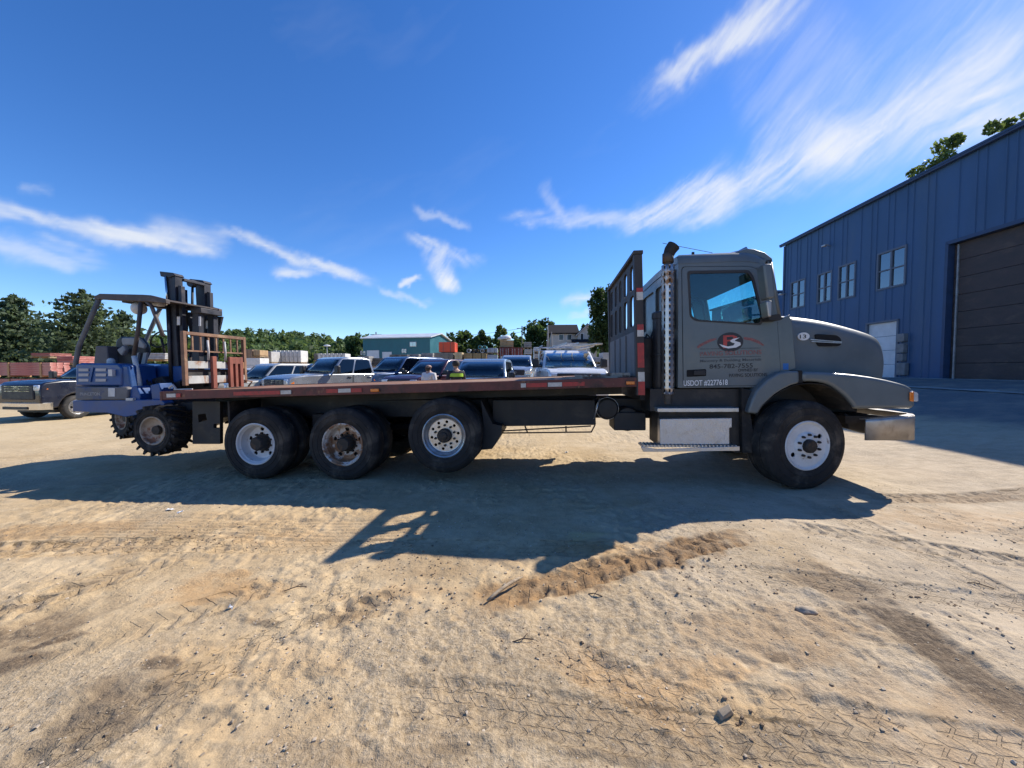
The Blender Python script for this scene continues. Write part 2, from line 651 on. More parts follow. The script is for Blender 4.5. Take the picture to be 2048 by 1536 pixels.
    track((-4.6, 3.55), (1.2, 3.30), .3, .010, 'zig', .085, 0, .12, .3)
    track(gp(1500, 1155), gp(2250, 1245), .26, .012, 'zig', .09, .10, 0, .5, True)
    track(gp(1560, 1055), gp(2300, 1185), .28, .014, 'lug', .12, .20, 0, .5)
    track((3.2, 1.0), (3.5, 4.4), .28, .012, 'zig', .09, .12, .05, .5)
    track((-2.3, 0.9), (-.9, 3.1), .28, .010, 'zig', .085, 0, 0, .4)
    track((-3.6, 1.3), (-1.6, 2.9), .30, .012, 'lug', .13, .12, 0, .4)
    track((4.4, 3.3), (9.5, 4.0), .5, .014, 'none', .1, .3, .2, .4)
    track((4.2, 4.4), (7.5, 4.6), .3, .016, 'lug', .14, .35, .25, .5, True)
    track((-7.5, 3.3), (-3.0, 3.5), .34, .016, 'lug', .15, .2, .25, .5)

    def blot(px, py, rx, ry, o=0., dk=0., g=None):
        nonlocal orange, damp, gravel
        cx, cy = gp(px, py)
        q = np.sqrt(((X + warpx - cx) / rx) ** 2 + ((Y + warpy - cy) / ry) ** 2) + (fine - .5) * .75
        m = 1 - sstep(.5, 1.0, q)
        orange = np.maximum(orange, m * o); damp = np.maximum(damp, m * dk)
        if g is not None:
            gravel = gravel * (1 - m) + g * m
    for a in ((470, 1165, .55, .22, .55), (1300, 1320, .65, .18, .5), (1560, 1270, .8, .3, .30, .16), (1120, 1440, .8, .28, 0, .20, 1), (1010, 1330, .5, .2, 0, .12, 1), (1430, 1420, .9, .2, .18),
              (1500, 1295, .10, .06, 0, .65), (300, 1345, .16, .08, 0, .75), (30, 1300, .35, .16, 0, .8), (120, 1225, .3, .08, 0, .7), (150, 1255, .16, .05, 0, .85), (1700, 1175, .22, .08, 0, .55), (700, 1215, .2, .1, 0, .55), (560, 1230, .18, .05, 0, .6), (230, 1420, .5, .16, 0, .32, .6),
              (100, 1050, 1.2, .3, .45, .18), (560, 1075, 1.0, .22, .35), (1800, 1180, .9, .3, 0, .12, .9), (900, 1120, .9, .25, .1, .25), (1900, 1050, 1.2, .4, .3), (1230, 1100, .6, .2, .55),
              (480, 1330, .7, .3, .15, 0, .1), (640, 1480, .7, .2, .1), (1900, 1480, .6, .2, .3, .15), (1650, 1390, .5, .15, .2, .08), (800, 1180, .5, .12, .3), (60, 1180, .5, .1, 0, 0, .9),
              (1500, 1510, .9, .14, 0, .25, 1), (700, 1530, .6, .1, 0, .2, 1), (1240, 1530, .35, .06, 0, .45, 1), (880, 1500, .15, .06, 0, .5, 1), (640, 1330, .2, .06, 0, .3), (1930, 1300, .3, .2, 0, 0, .8), (1250, 970, 2.5, .35, 0, .12)):
        blot(*a)
    Z = Z + gravel * nearness * .010 * (vnoise(X, Y, 26., 61, 3, .6) - .5)
    Z = Z + np.clip(damp, 0, .7) * nearness * .030 * (vnoise(X, Y, 11., 62, 4, .6) - .5)

    nx, ny = X.shape
    co = np.stack([X, Y, Z], -1).reshape(-1, 3)
    idx = np.arange(nx * ny).reshape(nx, ny)
    q = np.stack([idx[:-1, :-1], idx[1:, :-1], idx[1:, 1:], idx[:-1, 1:]], -1).reshape(-1, 4)
    me = bpy.data.meshes.new('ground')
    me.vertices.add(len(co)); me.vertices.foreach_set('co', co.astype(np.float32).ravel())
    me.loops.add(q.size); me.loops.foreach_set('vertex_index', q.astype(np.int32).ravel())
    me.polygons.add(len(q))
    me.polygons.foreach_set('loop_start', np.arange(0, q.size, 4, dtype=np.int32))
    me.polygons.foreach_set('loop_total', np.full(len(q), 4, dtype=np.int32))
    me.polygons.foreach_set('use_smooth', np.ones(len(q), dtype=bool))
    for nm, chans in (('soil', (orange, damp, gravel, np.ones_like(X))), ('tread', (TS, TD, TM, TK))):
        ca = me.color_attributes.new(nm, 'FLOAT_COLOR', 'POINT')
        ca.data.foreach_set('color', np.stack(chans, -1).reshape(-1, 4).astype(np.float32).ravel())
    me.update(); me.validate()

    m = bpy.data.materials.new('yard_dirt'); m.use_nodes = True
    T = NT(m.node_tree); b = T.n['Principled BSDF']
    tc = T.add('ShaderNodeTexCoord'); V = tc.outputs['Object']
    at_ = T.add('ShaderNodeAttribute', attribute_name='soil')
    sp = T.add('ShaderNodeSeparateColor'); T.l.new(at_.outputs['Color'], sp.inputs[0])
    o_, d_, g_ = sp.outputs
    tr_ = T.add('ShaderNodeAttribute', attribute_name='tread')
    sp2 = T.add('ShaderNodeSeparateColor'); T.l.new(tr_.outputs['Color'], sp2.inputs[0])
    ts, td, tm = sp2.outputs; tk = tr_.outputs['Alpha']
    n1 = T.noise(V, 1.1, 8, .65); n2 = T.noise(V, 6., 8, .66); n3 = T.noise(V, 38., 5, .68); n4 = T.noise(V, 150., 3, .6)
    # tread print: angled bars, wavy grooves
    absd = T.math('ABSOLUTE', td)
    phl = T.math('ADD', ts, T.math('MULTIPLY', absd, 3.6))
    phl = T.math('ADD', phl, T.math('MULTIPLY', T.math('GREATER_THAN', td, 0.), .5))
    lug = T.ramp(T.math('ABSOLUTE', T.math('SUBTRACT', T.math('FRACT', phl), .5)), .22, .26)
    zw = T.math('MULTIPLY', T.math('PINGPONG', T.math('DIVIDE', td, .05), 1.), .55)
    zg = T.ramp(T.math('ABSOLUTE', T.math('SUBTRACT', T.math('FRACT', T.math('ADD', ts, zw)), .5)), .37, .42)
    rb = T.ramp(T.math('ABSOLUTE', T.math('SUBTRACT', T.math('FRACT', T.math('DIVIDE', td, .068)), .5)), .40, .45)
    zig = T.math('MAXIMUM', zg, rb)
    islug = T.math('GREATER_THAN', tk, .75)
    prn = T.math('ADD', T.math('MULTIPLY', lug, islug), T.math('MULTIPLY', zig, T.math('SUBTRACT', 1., islug)))
    prn = T.math('MULTIPLY', T.math('MULTIPLY', prn, tm), T.ramp(n2, .40, .52))
    # colour
    col = T.mix(T.ramp(n1, .30, .70), (.455, .325, .180), (.61, .465, .285))
    col = T.mix(T.math('MULTIPLY', T.ramp(n2, .48, .72), .6), col, (.41, .29, .165))
    col = T.mix(T.math('MULTIPLY', T.ramp(n2, .44, .28), .5), col, (.68, .54, .345))
    grv = T.mix(T.ramp(n3, .35, .65), (.27, .205, .13), (.56, .45, .31))
    col = T.mix(T.math('MULTIPLY', g_, .65), col, grv)
    spz = T.add('ShaderNodeSeparateXYZ'); T.l.new(V, spz.inputs[0])
    pale = T.math('ADD', spz.outputs[0], T.math('MULTIPLY', T.math('SUBTRACT', n1, .5), 5.))
    col = T.mix(T.ramp(pale, .2, 3.4, 0., .7), col, T.mix(T.ramp(n2, .3, .7), (.60, .50, .375), (.47, .385, .285)))
    col = T.mix(T.math('MULTIPLY', o_, T.ramp(n2, .25, .6, .25, .85)), col, (.50, .275, .105))
    dm = T.math('MULTIPLY', d_, T.ramp(n3, .30, .58, .45, 1.05))
    col = T.mix(dm, col, (.10, .068, .045))
    col = T.mix(T.math('MULTIPLY', prn, .13), col, (.14, .098, .062))
    col = T.mix(T.ramp(n4, .36, .56, .24, 0.), col, (.15, .11, .075))
    vo = T.add('ShaderNodeTexVoronoi'); T.l.new(V, vo.inputs['Vector']); vo.inputs['Scale'].default_value = 30.
    vo.inputs['Randomness'].default_value = 1.0
    chip = T.math('MULTIPLY', T.ramp(vo.outputs['Distance'], .17, .12), T.ramp(n2, .46, .58))
    sv = T.add('ShaderNodeSeparateColor'); T.l.new(vo.outputs['Color'], sv.inputs[0])
    col = T.mix(T.math('MULTIPLY', chip, T.ramp(sv.outputs[1], .2, .8, .2, .95)), col, T.mix(T.ramp(sv.outputs[0], .35, .65), (.13, .095, .065), (.60, .53, .44)))
    spx = T.add('ShaderNodeSeparateXYZ'); T.l.new(V, spx.inputs[0])
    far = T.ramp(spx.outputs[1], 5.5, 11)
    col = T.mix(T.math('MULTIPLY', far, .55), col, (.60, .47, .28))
    edge = T.math('ADD', spx.outputs[0], T.math('MULTIPLY', T.math('SUBTRACT', T.noise(V, .8, 5), .5), 2.2))
    asp = T.math('MULTIPLY', T.ramp(edge, 9.0, 10.0), T.ramp(spx.outputs[1], 60, 50))
    acol = T.mix(T.ramp(n3, .3, .7), (.15, .145, .14), (.25, .24, .23))
    acol = T.mix(T.ramp(n1, .45, .65), acol, (.30, .265, .22))
    col = T.mix(asp, col, acol)
    verge = T.math('MAXIMUM', T.ramp(spx.outputs[1], 62, 70), T.ramp(spx.outputs[0], -40, -48))
    col = T.mix(verge, col, T.mix(T.ramp(n1, .35, .65), (.05, .085, .03), (.13, .15, .06)))
    T.l.new(col, b.inputs['Base Color'])
    T.put(b.inputs['Roughness'], T.ramp(d_, 0, 1, .95, .8))
    b.inputs['Specular IOR Level'].default_value = .15
    bp = T.add('ShaderNodeBump'); bp.inputs['Strength'].default_value = 1.0; bp.inputs['Distance'].default_value = .014
    loose = T.ramp(T.noise(V, 1.7, 5, .6), .42, .60, .18, 1.)
    loose = T.math('MAXIMUM', loose, T.math('MULTIPLY', T.math('ADD', g_, d_), .9))
    hgt = T.math('MULTIPLY', T.math('ADD', T.math('MULTIPLY', n3, 1.0), T.math('MULTIPLY', n4, .16)), loose)
    hgt = T.math('ADD', hgt, T.math('MULTIPLY', n2, 1.1))
    hgt = T.math('ADD', hgt, T.math('MULTIPLY', chip, .45))
    hgt = T.math('SUBTRACT', hgt, T.math('MULTIPLY', prn, .55))
    T.l.new(hgt, bp.inputs['Height']); T.l.new(bp.outputs[0], b.inputs['Normal'])
    me.materials.append(m)
    o = bpy.data.objects.new('ground', me); COL.objects.link(o)
    tag(o, 'tan dirt and gravel yard with tyre tracks', 'ground', kind='structure')
    return o


GROUND = make_ground()


def gzf(x, y):
    return float(gz(x, y))
# ------------------------------------------------------------------ shared paints and metals
RUST = (.19, .085, .04)
M_TRUCKGREY = mat('faded_grey_truck_paint', (.118, .138, .146), .40, .0, .12, 2.2, c2=(.165, .155, .14), t2=(.50, .8), s2=1.5, c3=(.20, .175, .14), t3=(.60, .78), s3=7, coat=.25)
M_TRUCKGREY2 = mat('faded_grey_fender_paint', (.124, .145, .154), .40, .0, .12, 2.0, c2=(.175, .165, .15), t2=(.5, .8), s2=2.2, c3=(.22, .19, .15), t3=(.60, .78), s3=8, coat=.2)
M_BLACK = mat('black_chassis_paint', (.022, .021, .022), .6, 0, .35, 5, c2=(.055, .046, .038), t2=(.5, .75), s2=3.5)
M_RUBBER = mat('tyre_rubber', (.026, .025, .025), .82, 0, .25, 6, bump=.25, bscale=60, c2=(.115, .098, .08), t2=(.46, .80), s2=4, spec=.25)
M_RIMWHITE = mat('white_wheel_paint', (.62, .63, .64), .5, 0, .08, 6, c2=RUST, t2=(.64, .74), s2=6, c3=(.30, .26, .21), t3=(.58, .75), s3=11)
M_RIMRUST = mat('rusty_wheel_paint', (.55, .53, .50), .6, 0, .12, 6, c2=(.24, .12, .06), t2=(.47, .56), s2=5, c3=(.32, .20, .12), t3=(.5, .62), s3=12)
M_ALU = mat('dull_aluminium', (.55, .55, .55), .38, .85, .12, 9, c2=(.30, .28, .25), t2=(.55, .8), s2=6)
M_CHROME = mat('dull_scuffed_bumper', (.42, .40, .38), .42, .75, .12, 5, c2=(.27, .24, .21), t2=(.5, .75), s2=3)
M_HUB = mat('greasy_hub', (.035, .032, .03), .65, .3, .3, 12, c2=(.12, .07, .04), t2=(.5, .7), s2=14)
M_DECK = mat('rusted_steel_deck', (.25, .125, .066), .75, .15, .30, 1.6, bump=.3, bscale=30, c2=(.40, .27, .16), t2=(.50, .68), s2=1.1, c3=(.13, .075, .05), t3=(.55, .72), s3=2.6, stretch=(.5, 1.6, 1))
M_RAIL = mat('chipped_maroon_rail', (.13, .042, .034), .6, .1, .35, 5, c2=(.06, .036, .03), t2=(.5, .64), s2=2.2, c3=(.24, .12, .07), t3=(.58, .68), s3=9)
M_TAPER = mat('red_reflective_tape', (.40, .035, .03), .45, 0, .2, 14, c2=(.10, .04, .03), t2=(.58, .7), s2=9)
M_TAPEW = mat('white_reflective_tape', (.55, .52, .47), .5, 0, .15, 14, c2=(.16, .10, .07), t2=(.6, .7), s2=10)
M_AMBER = mat('amber_lens', (.75, .20, .02), .25, 0, .1, 20, coat=.6)
M_REDLENS = mat('red_lens', (.45, .02, .02), .25, 0, .1, 20, coat=.6)
M_CLEAR = mat('clear_lamp_lens', (.66, .68, .70), .15, .3, .1, 20, coat=.8)
M_HEADB = mat('weathered_headboard_steel', (.058, .054, .053), .65, .3, .3, 3, c2=(.11, .09, .08), t2=(.55, .75), s2=2.5, stretch=(1, 1, .4))
M_HEADP = mat('grey_headboard_plate', (.16, .155, .16), .6, .3, .18, 2.5, c2=(.09, .085, .08), t2=(.5, .75), s2=3, stretch=(1, 1, .35))
M_STACK = mat('burnt_chrome_heat_shield', (.62, .58, .54), .36, .9, .2, 4, c2=(.45, .24, .11), t2=(.52, .66), s2=4, c3=(.22, .13, .09), t3=(.58, .70), s3=9)
M_PIPE = mat('sooty_exhaust_pipe', (.10, .085, .07), .7, .4, .3, 8, c2=RUST, t2=(.5, .7), s2=7)
M_SOOT = mat('sooty_stack_tip', (.04, .035, .033), .7, .4, .3, 8)
M_TREADP = mat('aluminium_tread_plate', (.58, .57, .57), .4, .8, .12, 6, bump=.6, bscale=55, c2=(.36, .33, .29), t2=(.5, .75), s2=4)
M_INT = mat('dark_cab_trim', (.045, .045, .048), .8, 0, .2, 5)
M_SEAT = mat('worn_black_vinyl', (.03, .03, .032), .55, 0, .3, 6)
M_WHITEP = mat('white_vinyl_lettering', (.72, .72, .72), .5, 0, .05, 20)
M_REDP = mat('red_vinyl', (.42, .06, .05), .5, 0, .2, 14)
M_REDFADE = mat('faded_red_vinyl', (.25, .09, .085), .55, 0, .3, 25, c2=(.16, .13, .135), t2=(.5, .7), s2=30)
M_BLKP = mat('black_vinyl', (.03, .03, .035), .5, 0, .2, 20)
M_BLKFADE = mat('faded_black_vinyl', (.06, .065, .072), .55, 0, .3, 25, c2=(.12, .13, .14), t2=(.5, .7), s2=40)
M_BLUEST = mat('blue_sticker', (.03, .16, .45), .5, 0, .1, 20)
G_CAB = glass('teal_cab_glass', (.52, .80, .82), .04)
G_DARK = glass('tinted_car_glass', (.26, .30, .32), .03, .6)
M_SEAM = mat('dark_gap', (.008, .008, .009), .9, 0, .1, 5)


NUT = {}


def wheel_part(parent, name, c, r, width, rimr, style, rim_m, steer=0.0, dual=False, lugs=False, flip=False):
    """wheel with its outer face towards -y at c; parts: tyre, rim, hub, wheel nuts. Axis along local y."""
    e = bpy.data.objects.new(name, None); COL.objects.link(e); e.parent = parent
    e.location = c; e.rotation_euler = (0, 0, steer + (math.pi if flip else 0))
    n = 56

    def tyre_prof(y0, y1):
        w = y1 - y0
        b = rimr + .005
        return [(b, y0 + .02), (b + .015, y0 + .004), (b + (r - b) * .30, y0 - .004), (b + (r - b) * .31, y0 - .009), (b + (r - b) * .34, y0 - .009), (b + (r - b) * .35, y0 - .004), (b + (r - b) * .62, y0 - .003), (b + (r - b) * .635, y0 - .008), (b + (r - b) * .66, y0 - .007), (b + (r - b) * .67, y0 - .001), (b + (r - b) * .74, y0 + .002), (r - .045, y0 + .012),
                (r - .012, y0 + .03), (r - .002, y0 + .055), (r, y0 + .30 * w), (r - .012, y0 + .305 * w), (r - .012, y0 + .33 * w), (r, y0 + .335 * w),
                (r + .001, y0 + .5 * w), (r, y0 + .665 * w), (r - .012, y0 + .67 * w), (r - .012, y0 + .695 * w), (r, y0 + .70 * w), (r - .002, y1 - .055),
                (r - .012, y1 - .03), (r - .045, y1 - .012), (b + (r - b) * .6, y1), (b + .01, y1 - .01), (b, y1 - .02)]
    t = MB().lathe(tyre_prof(0, width), (0, 0, 0), n)
    if dual:
        t2 = MB().lathe(tyre_prof(width + .04, 2 * width + .04), (0, 0, 0), n)
        t2.build('inner_tyre', M_RUBBER, e, smooth=True, auto=50)
    if style == 'lug':
        for i in range(18):
            for sd in (0, 1):
                a = 2 * math.pi * (i + .5 * sd) / 18
                Mx = Matrix.Rotation(-a, 4, 'Y') @ Matrix.Translation((r - .008, 0, 0))
                k = MB()
                y0, y1 = (-.012, width * .52) if sd == 0 else (width * .48, width + .012)
                sk = .10 if sd == 0 else -.10
                k.add([(-.03, y0, -.025 + sk * (.5 if sd == 0 else -.5)), (-.03, y1, -.025 - sk * (.5 if sd == 0 else -.5)), (-.03, y1, .022 - sk * (.5 if sd == 0 else -.5)), (-.03, y0, .022 + sk * (.5 if sd == 0 else -.5)),
                       (.030, y0, -.018 + sk * (.5 if sd == 0 else -.5)), (.030, y1, -.018 - sk * (.5 if sd == 0 else -.5)), (.030, y1, .014 - sk * (.5 if sd == 0 else -.5)), (.030, y0, .014 + sk * (.5 if sd == 0 else -.5))],
                      [(0, 1, 2, 3), (4, 7, 6, 5), (0, 4, 5, 1), (1, 5, 6, 2), (2, 6, 7, 3), (3, 7, 4, 0)])
                k.xform(Mx)
                t.add(k.v, k.f)
    t.build('tyre', M_RUBBER, e, smooth=True, auto=50)
    rim = MB()
    rr = rimr
    if style in ('dual', 'dual10'):
        dpt = .155 if style == 'dual' else .075
        rim.lathe([(rr + .006, .022), (rr + .012, .006), (rr, -.002), (rr - .012, .006), (rr - .02, .03), (rr - .035, .045), (rr - .045, dpt - .02), (rr - .06, dpt), (rr - .075, dpt + .004)], (0, 0, 0), n)
        nh, hr, hp = (5, .032, .205) if style == 'dual' else (10, .021, .192)
        hp = min(hp, rr - .085)
        holes = [circle(hp * math.cos(2 * math.pi * (i + .25) / nh), hp * math.sin(2 * math.pi * (i + .25) / nh), hr, 14) for i in range(nh)]
        rim.plate(circle(0, 0, rr - .07, n), holes, dpt, dpt + .014)
        hubd = dpt
    elif style == 'front':
        rim.lathe([(rr + .006, .022), (rr + .012, .006), (rr, -.004), (rr - .012, .002), (rr - .022, .02), (rr - .04, .028)], (0, 0, 0), n)
        holes = [circle(.215 * math.cos(R(211 + 180 * i)), .215 * math.sin(R(211 + 180 * i)), .031, 16) for i in range(2)]
        # gently convex disc
        rim.plate(circle(0, 0, rr - .035, n), holes, .024, .038)
        rim.lathe([(.175, .024), (.160, .006), (.145, -.004), (.0001, -.004)], (0, 0, 0), n)
        hubd = 0.0
    else:
        dpt = .08
        rim.lathe([(rr + .004, .02), (rr + .01, .004), (rr, -.002), (rr - .012, .008), (rr - .02, dpt * .6), (rr - .05, dpt), (.09, dpt + .02), (.0001, dpt + .02)], (0, 0, 0), n)
        hubd = dpt + .02
    rim.build('rim', rim_m, e, smooth=True, auto=35)
    if style != 'lug':
        MB().lathe([(.0001, .30), (.2, .30), (.2, .20), (rimr - .05, .20), (rimr - .05, .215), (.215, .215), (.215, .32)], (0, 0, 0), 24).build('brake_drum', M_HUB, e, smooth=True, auto=40)
    hub = MB()
    if style == 'dual':
        hub.lathe([(.118, hubd), (.115, hubd - .05), (.105, hubd - .075), (.098, hubd - .13), (.085, hubd - .145), (.0001, hubd - .145)], (0, 0, 0), 28)
        hub.lathe([(.135, hubd), (.13, hubd - .012), (.1, hubd - .014)], (0, 0, 0), 28)
    elif style == 'dual10':
        hub.lathe([(.10, hubd), (.098, hubd - .06), (.085, hubd - .075), (.055, hubd - .078), (.05, hubd - .10), (.03, hubd - .105), (.0001, hubd - .105)], (0, 0, 0), 28)
    elif style == 'front':
        hub.lathe([(.088, .0), (.084, -.05), (.07, -.062), (.0001, -.062)], (0, 0, 0), 10)
    else:
        hub.lathe([(.075, hubd), (.07, hubd - .05), (.0001, hubd - .055)], (0, 0, 0), 20)
    hub.build('hub', M_HUB, e, smooth=True, auto=40)
    nn, nr = (8, .06) if style == 'lug' else (10, .142)
    y = hubd + (.0 if style != 'front' else -.004)
    if 'nut' not in NUT:
        NUT['nut'] = MB().lathe([(.0165, 0), (.0165, -.028), (.011, -.04), (.0001, -.04)], (0, 0, 0), 6).mesh('wheel_nut', M_HUB)
    for i in range(nn):
        a = 2 * math.pi * (i + .5) / nn
        o = bpy.data.objects.new('wheel_nut', NUT['nut']); COL.objects.link(o); o.parent = e
        o.location = (nr * math.cos(a), y, nr * math.sin(a))
    return e


# ------------------------------------------------------------------ the flatbed truck
def wtop(u):
    return 1.41 + 0.019 * u


def make_truck():
    T = thing('flatbed_truck', 'grey flatbed truck with rusty deck and white lettered door, standing across the dirt yard', 'truck')
    T.matrix_world = TRUCK_M
    W2 = 2.44                                     # overall width
    # --- chassis
    for v in (.80, 1.56):
        MB().plate([(-4.95, .86), (3.2, .80), (4.9, .80), (4.9, 1.02), (3.2, 1.10), (-4.95, 1.10)], None, v, v + .08).build('frame_rail', M_BLACK, T)
        MB().plate([(-5.1, wtop(-5.1) - .26), (1.6, wtop(1.6) - .26), (1.6, wtop(1.6) - .03), (-5.1, wtop(-5.1) - .03)], None, v - .05, v - .002).build('sub_frame', M_BLACK, T)
    cm = MB()
    for u in np.arange(-5.0, 1.6, .42):
        cm.b2((u, .06, wtop(u) - .125), (u + .07, 2.38, wtop(u) - .022))
    cm.build('cross_members', M_BLACK, T)
    for u in (-3.78, -2.44, -.95):
        MB().tube([(u, .35, .53 if u < -1 else .66), (u, 2.1, .53 if u < -1 else .66)], .075, 14).build('axle', M_BLACK, T, smooth=True)
    for u in (-3.78, -2.44):
        MB().lathe([(.0001, -.2), (.12, -.18), (.2, -.08), (.22, 0), (.2, .08), (.12, .18), (.0001, .2)], (u, 1.22, .55), 18).build('differential', M_BLACK, T, smooth=True)
        MB().tube([(u + .2, 1.22, .6), (u + 1.1, 1.22, .66)], .055, 10).build('drive_shaft', M_BLACK, T, smooth=True)
    for v in (.62, 1.72):
        s = MB()
        for i in range(6):
            s.plate([(-4.0 + i * .12, .74 - .03 * i), (-3.1, .62 - .02 * i), (-2.2 - i * .12, .74 - .03 * i), (-2.2 - i * .12, .765 - .03 * i), (-3.1, .645 - .02 * i), (-4.0 + i * .12, .765 - .03 * i)], None, v, v + .09)
        s.b2((-3.25, v - .05, .62), (-2.95, v + .14, .9))
        s.build('leaf_spring', M_BLACK, T)
    MB().tube([(3.74, .3, .56), (3.74, 2.1, .56)], .06, 10).build('axle', M_BLACK, T, smooth=True)
    for v in (.78, 1.56):
        s = MB()
        for i in range(4):
            s.plate([(3.1 + i * .1, .76 - .02 * i), (3.74, .66 - .02 * i), (4.4 - i * .1, .76 - .02 * i), (4.4 - i * .1, .775 - .02 * i), (3.74, .675 - .02 * i), (3.1 + i * .1, .775 - .02 * i)], None, v, v + .09)
        s.build('leaf_spring', M_BLACK, T)
    # side box and tanks between the axles
    MB().plate(tps([(985, 800), (1190, 800), (1192, 850), (985, 853)], .55), None, .55, .75).build('chassis_box', M_BLACK, T, bev=.01)
    MB().b2((-.3, 1.7, .66), (1.2, 2.0, 1.15)).build('chassis_box', M_BLACK, T, bev=.01)
    c = tp(1216, 818, .45)
    MB().lathe([(.0001, 0), (.13, .015), (.155, .05), (.155, .6), (.13, .64), (.0001, .65)], (c[0], .45, c[1]), 24).build('air_tank', M_BLACK, T, smooth=True, auto=40)
    MB().lathe([(.158, .07), (.165, .07), (.165, .095), (.158, .095)], (c[0], .45, c[1]), 24, closed=True).build('tank_band', M_ALU, T, smooth=True)
    MB().tube([(*tp(1188, 838, .35)[:1], .35, tp(1188, 838, .35)[1]), (tp(1199, 797, .35)[0], .35, tp(1199, 797, .35)[1])], .009, 6).build('hose', M_ALU, T, smooth=True)
    c2 = tp(1255, 838, .6)
    MB().lathe([(.0001, 0), (.16, .02), (.18, .06), (.18, .7), (.16, .74), (.0001, .75)], (c2[0], .55, c2[1]), 20).build('air_tank', M_BLACK, T, smooth=True, auto=40)
    MB().b2((tp(1228, 840, .5)[0], .5, tp(1228, 861, .5)[1]), (tp(1292, 840, .5)[0], 1.0, tp(1228, 825, .5)[1])).build('battery_tray', M_BLACK, T, bev=.015)
    # hanging bar rack under the side box
    rk = MB()
    P = lambda x, y, v=.5: (tp(x, y, v)[0], v, tp(x, y, v)[1])
    for a, b in (((1003, 866), (1182, 864)), ((1003, 862), (1182, 852)), ((1050, 852), (1055, 865)), ((1132, 852), (1132, 865)), ((1182, 865), (1190, 850)), ((1003, 850), (1003, 866))):
        rk.tube([P(*a), P(*b)], .011, 6)
    rk.build('hanging_rack', mat('rusty_bar', (.07, .045, .03), .8, 0, .3, 10), T)
    # mudflap brackets and flaps
    MB().plate(tps([(962, 800), (985, 848), (1004, 852), (1003, 868), (984, 898), (960, 900), (968, 860)], .3), None, .3, .9).build('mud_flap', M_BLACK, T)
    MB().b2((tp(441, 800)[0], .12, tp(441, 913)[1]), (tp(441, 800)[0] + .03, .75, 1.15)).build('mud_flap', M_RUBBER, T)
    MB().b2((tp(441, 800)[0], 1.7, tp(441, 913)[1]), (tp(441, 800)[0] + .03, 2.33, 1.15)).build('mud_flap', M_RUBBER, T)
    # tail bracket with open slots that the forklift hangs from
    tb = tps([(385, 803), (440, 803), (440, 888), (385, 888)], .3)
    h1 = tps([(396, 829), (411, 827), (414, 840), (397, 845)], .3)
    h2 = tps([(427, 848), (439, 847), (439, 856), (427, 856)], .3)
    MB().plate(tb, [h1, h2], .3, .36).build('tail_bracket', M_BLACK, T)
    MB().plate([(p[0], p[1]) for p in tb], None, 2.05, 2.11).build('tail_bracket', M_BLACK, T)
    for v in (.55, 1.75):
        MB().b2((-5.55, v, .98), (-4.7, v + .16, 1.1)).build('fork_pocket', M_BLACK, T)
    # --- deck
    us = [-5.25, -4.05, -2.85, -1.65, -.45, .75, 1.72]
    for i in range(6):
        a, b = us[i] + .003, us[i + 1] - .003
        dz = .004 * ((i * 7) % 3 - 1)
        MB().add([(a, .05, wtop(a) - .02), (b, .05, wtop(b) - .02), (b, 2.39, wtop(b) - .02), (a, 2.39, wtop(a) - .02),
                  (a, .05, wtop(a) + dz), (b, .05, wtop(b) + dz), (b, 2.39, wtop(b) + dz), (a, 2.39, wtop(a) + dz)],
                 [(0, 3, 2, 1), (4, 5, 6, 7), (0, 1, 5, 4), (1, 2, 6, 5), (2, 3, 7, 6), (3, 0, 4, 7)]).build('deck_plate', M_DECK, T)
    for v0, v1 in ((0, .049), (2.391, 2.44)):
        r = MB()
        n = 40; rings = []
        for i in range(n + 1):
            u = -5.26 + (6.99) * i / n
            d = .006 * (mnoise.noise(Vector((u * 1.7, v0, 0))))
            zt = wtop(u) + .008 + d * .5; zb = zt - .125 - d
            rings.append([(u, v0 + d, zb), (u, v1 + d, zb), (u, v1 + d, zt), (u, v0 + d, zt)])
        r.loft(rings, True, True)
        r.build('deck_rail', M_RAIL, T, bev=.004)
    MB().plate([(.0, wtop(-5.25) - .13), (2.44, wtop(-5.25) - .13), (2.44, wtop(-5.25) + .004), (.0, wtop(-5.25) + .004)], None, -5.30, -5.265, axis='x').build('deck_rail', M_RAIL, T)

    def tape(x0, x1, m, nm):
        u0, u1 = tp(x0, 780)[0], tp(x1, 780)[0]
        MB().add([(u0, -.012, wtop(u0) - .085), (u1, -.012, wtop(u1) - .085), (u1, -.012, wtop(u1) - .03), (u0, -.012, wtop(u0) - .03),
                  (u0, -.004, wtop(u0) - .085), (u1, -.004, wtop(u1) - .085), (u1, -.004, wtop(u1) - .03), (u0, -.004, wtop(u0) - .03)],
                 [(0, 1, 2, 3), (0, 4, 5, 1), (1, 5, 6, 2), (2, 6, 7, 3), (3, 7, 4, 0)]).build(nm, m, T)
    for x0, x1, m in ((334, 352, M_TAPEW), (353, 362, M_TAPER), (468, 500, M_TAPER), (500, 530, M_TAPER), (530, 561, M_TAPER), (562, 583, M_TAPEW), (653, 676, M_TAPER), (677, 702, M_TAPEW), (703, 724, M_TAPER),
                      (1042, 1052, M_TAPEW), (1053, 1094, M_TAPER), (1096, 1124, M_TAPEW), (1125, 1169, M_TAPER)):
        tape(x0, x1, m, 'reflective_tape')
    for x in (742, 1252):
        u0, u1 = tp(x, 770)[0], tp(x + 17, 770)[0]
        MB().b2((u0, -.03, wtop(u0) - .085), (u1, -.004, wtop(u0) - .04)).build('marker_light', M_AMBER, T, bev=.008)
    # rubble of scrap lying against the headboard foot
    sm = MB()
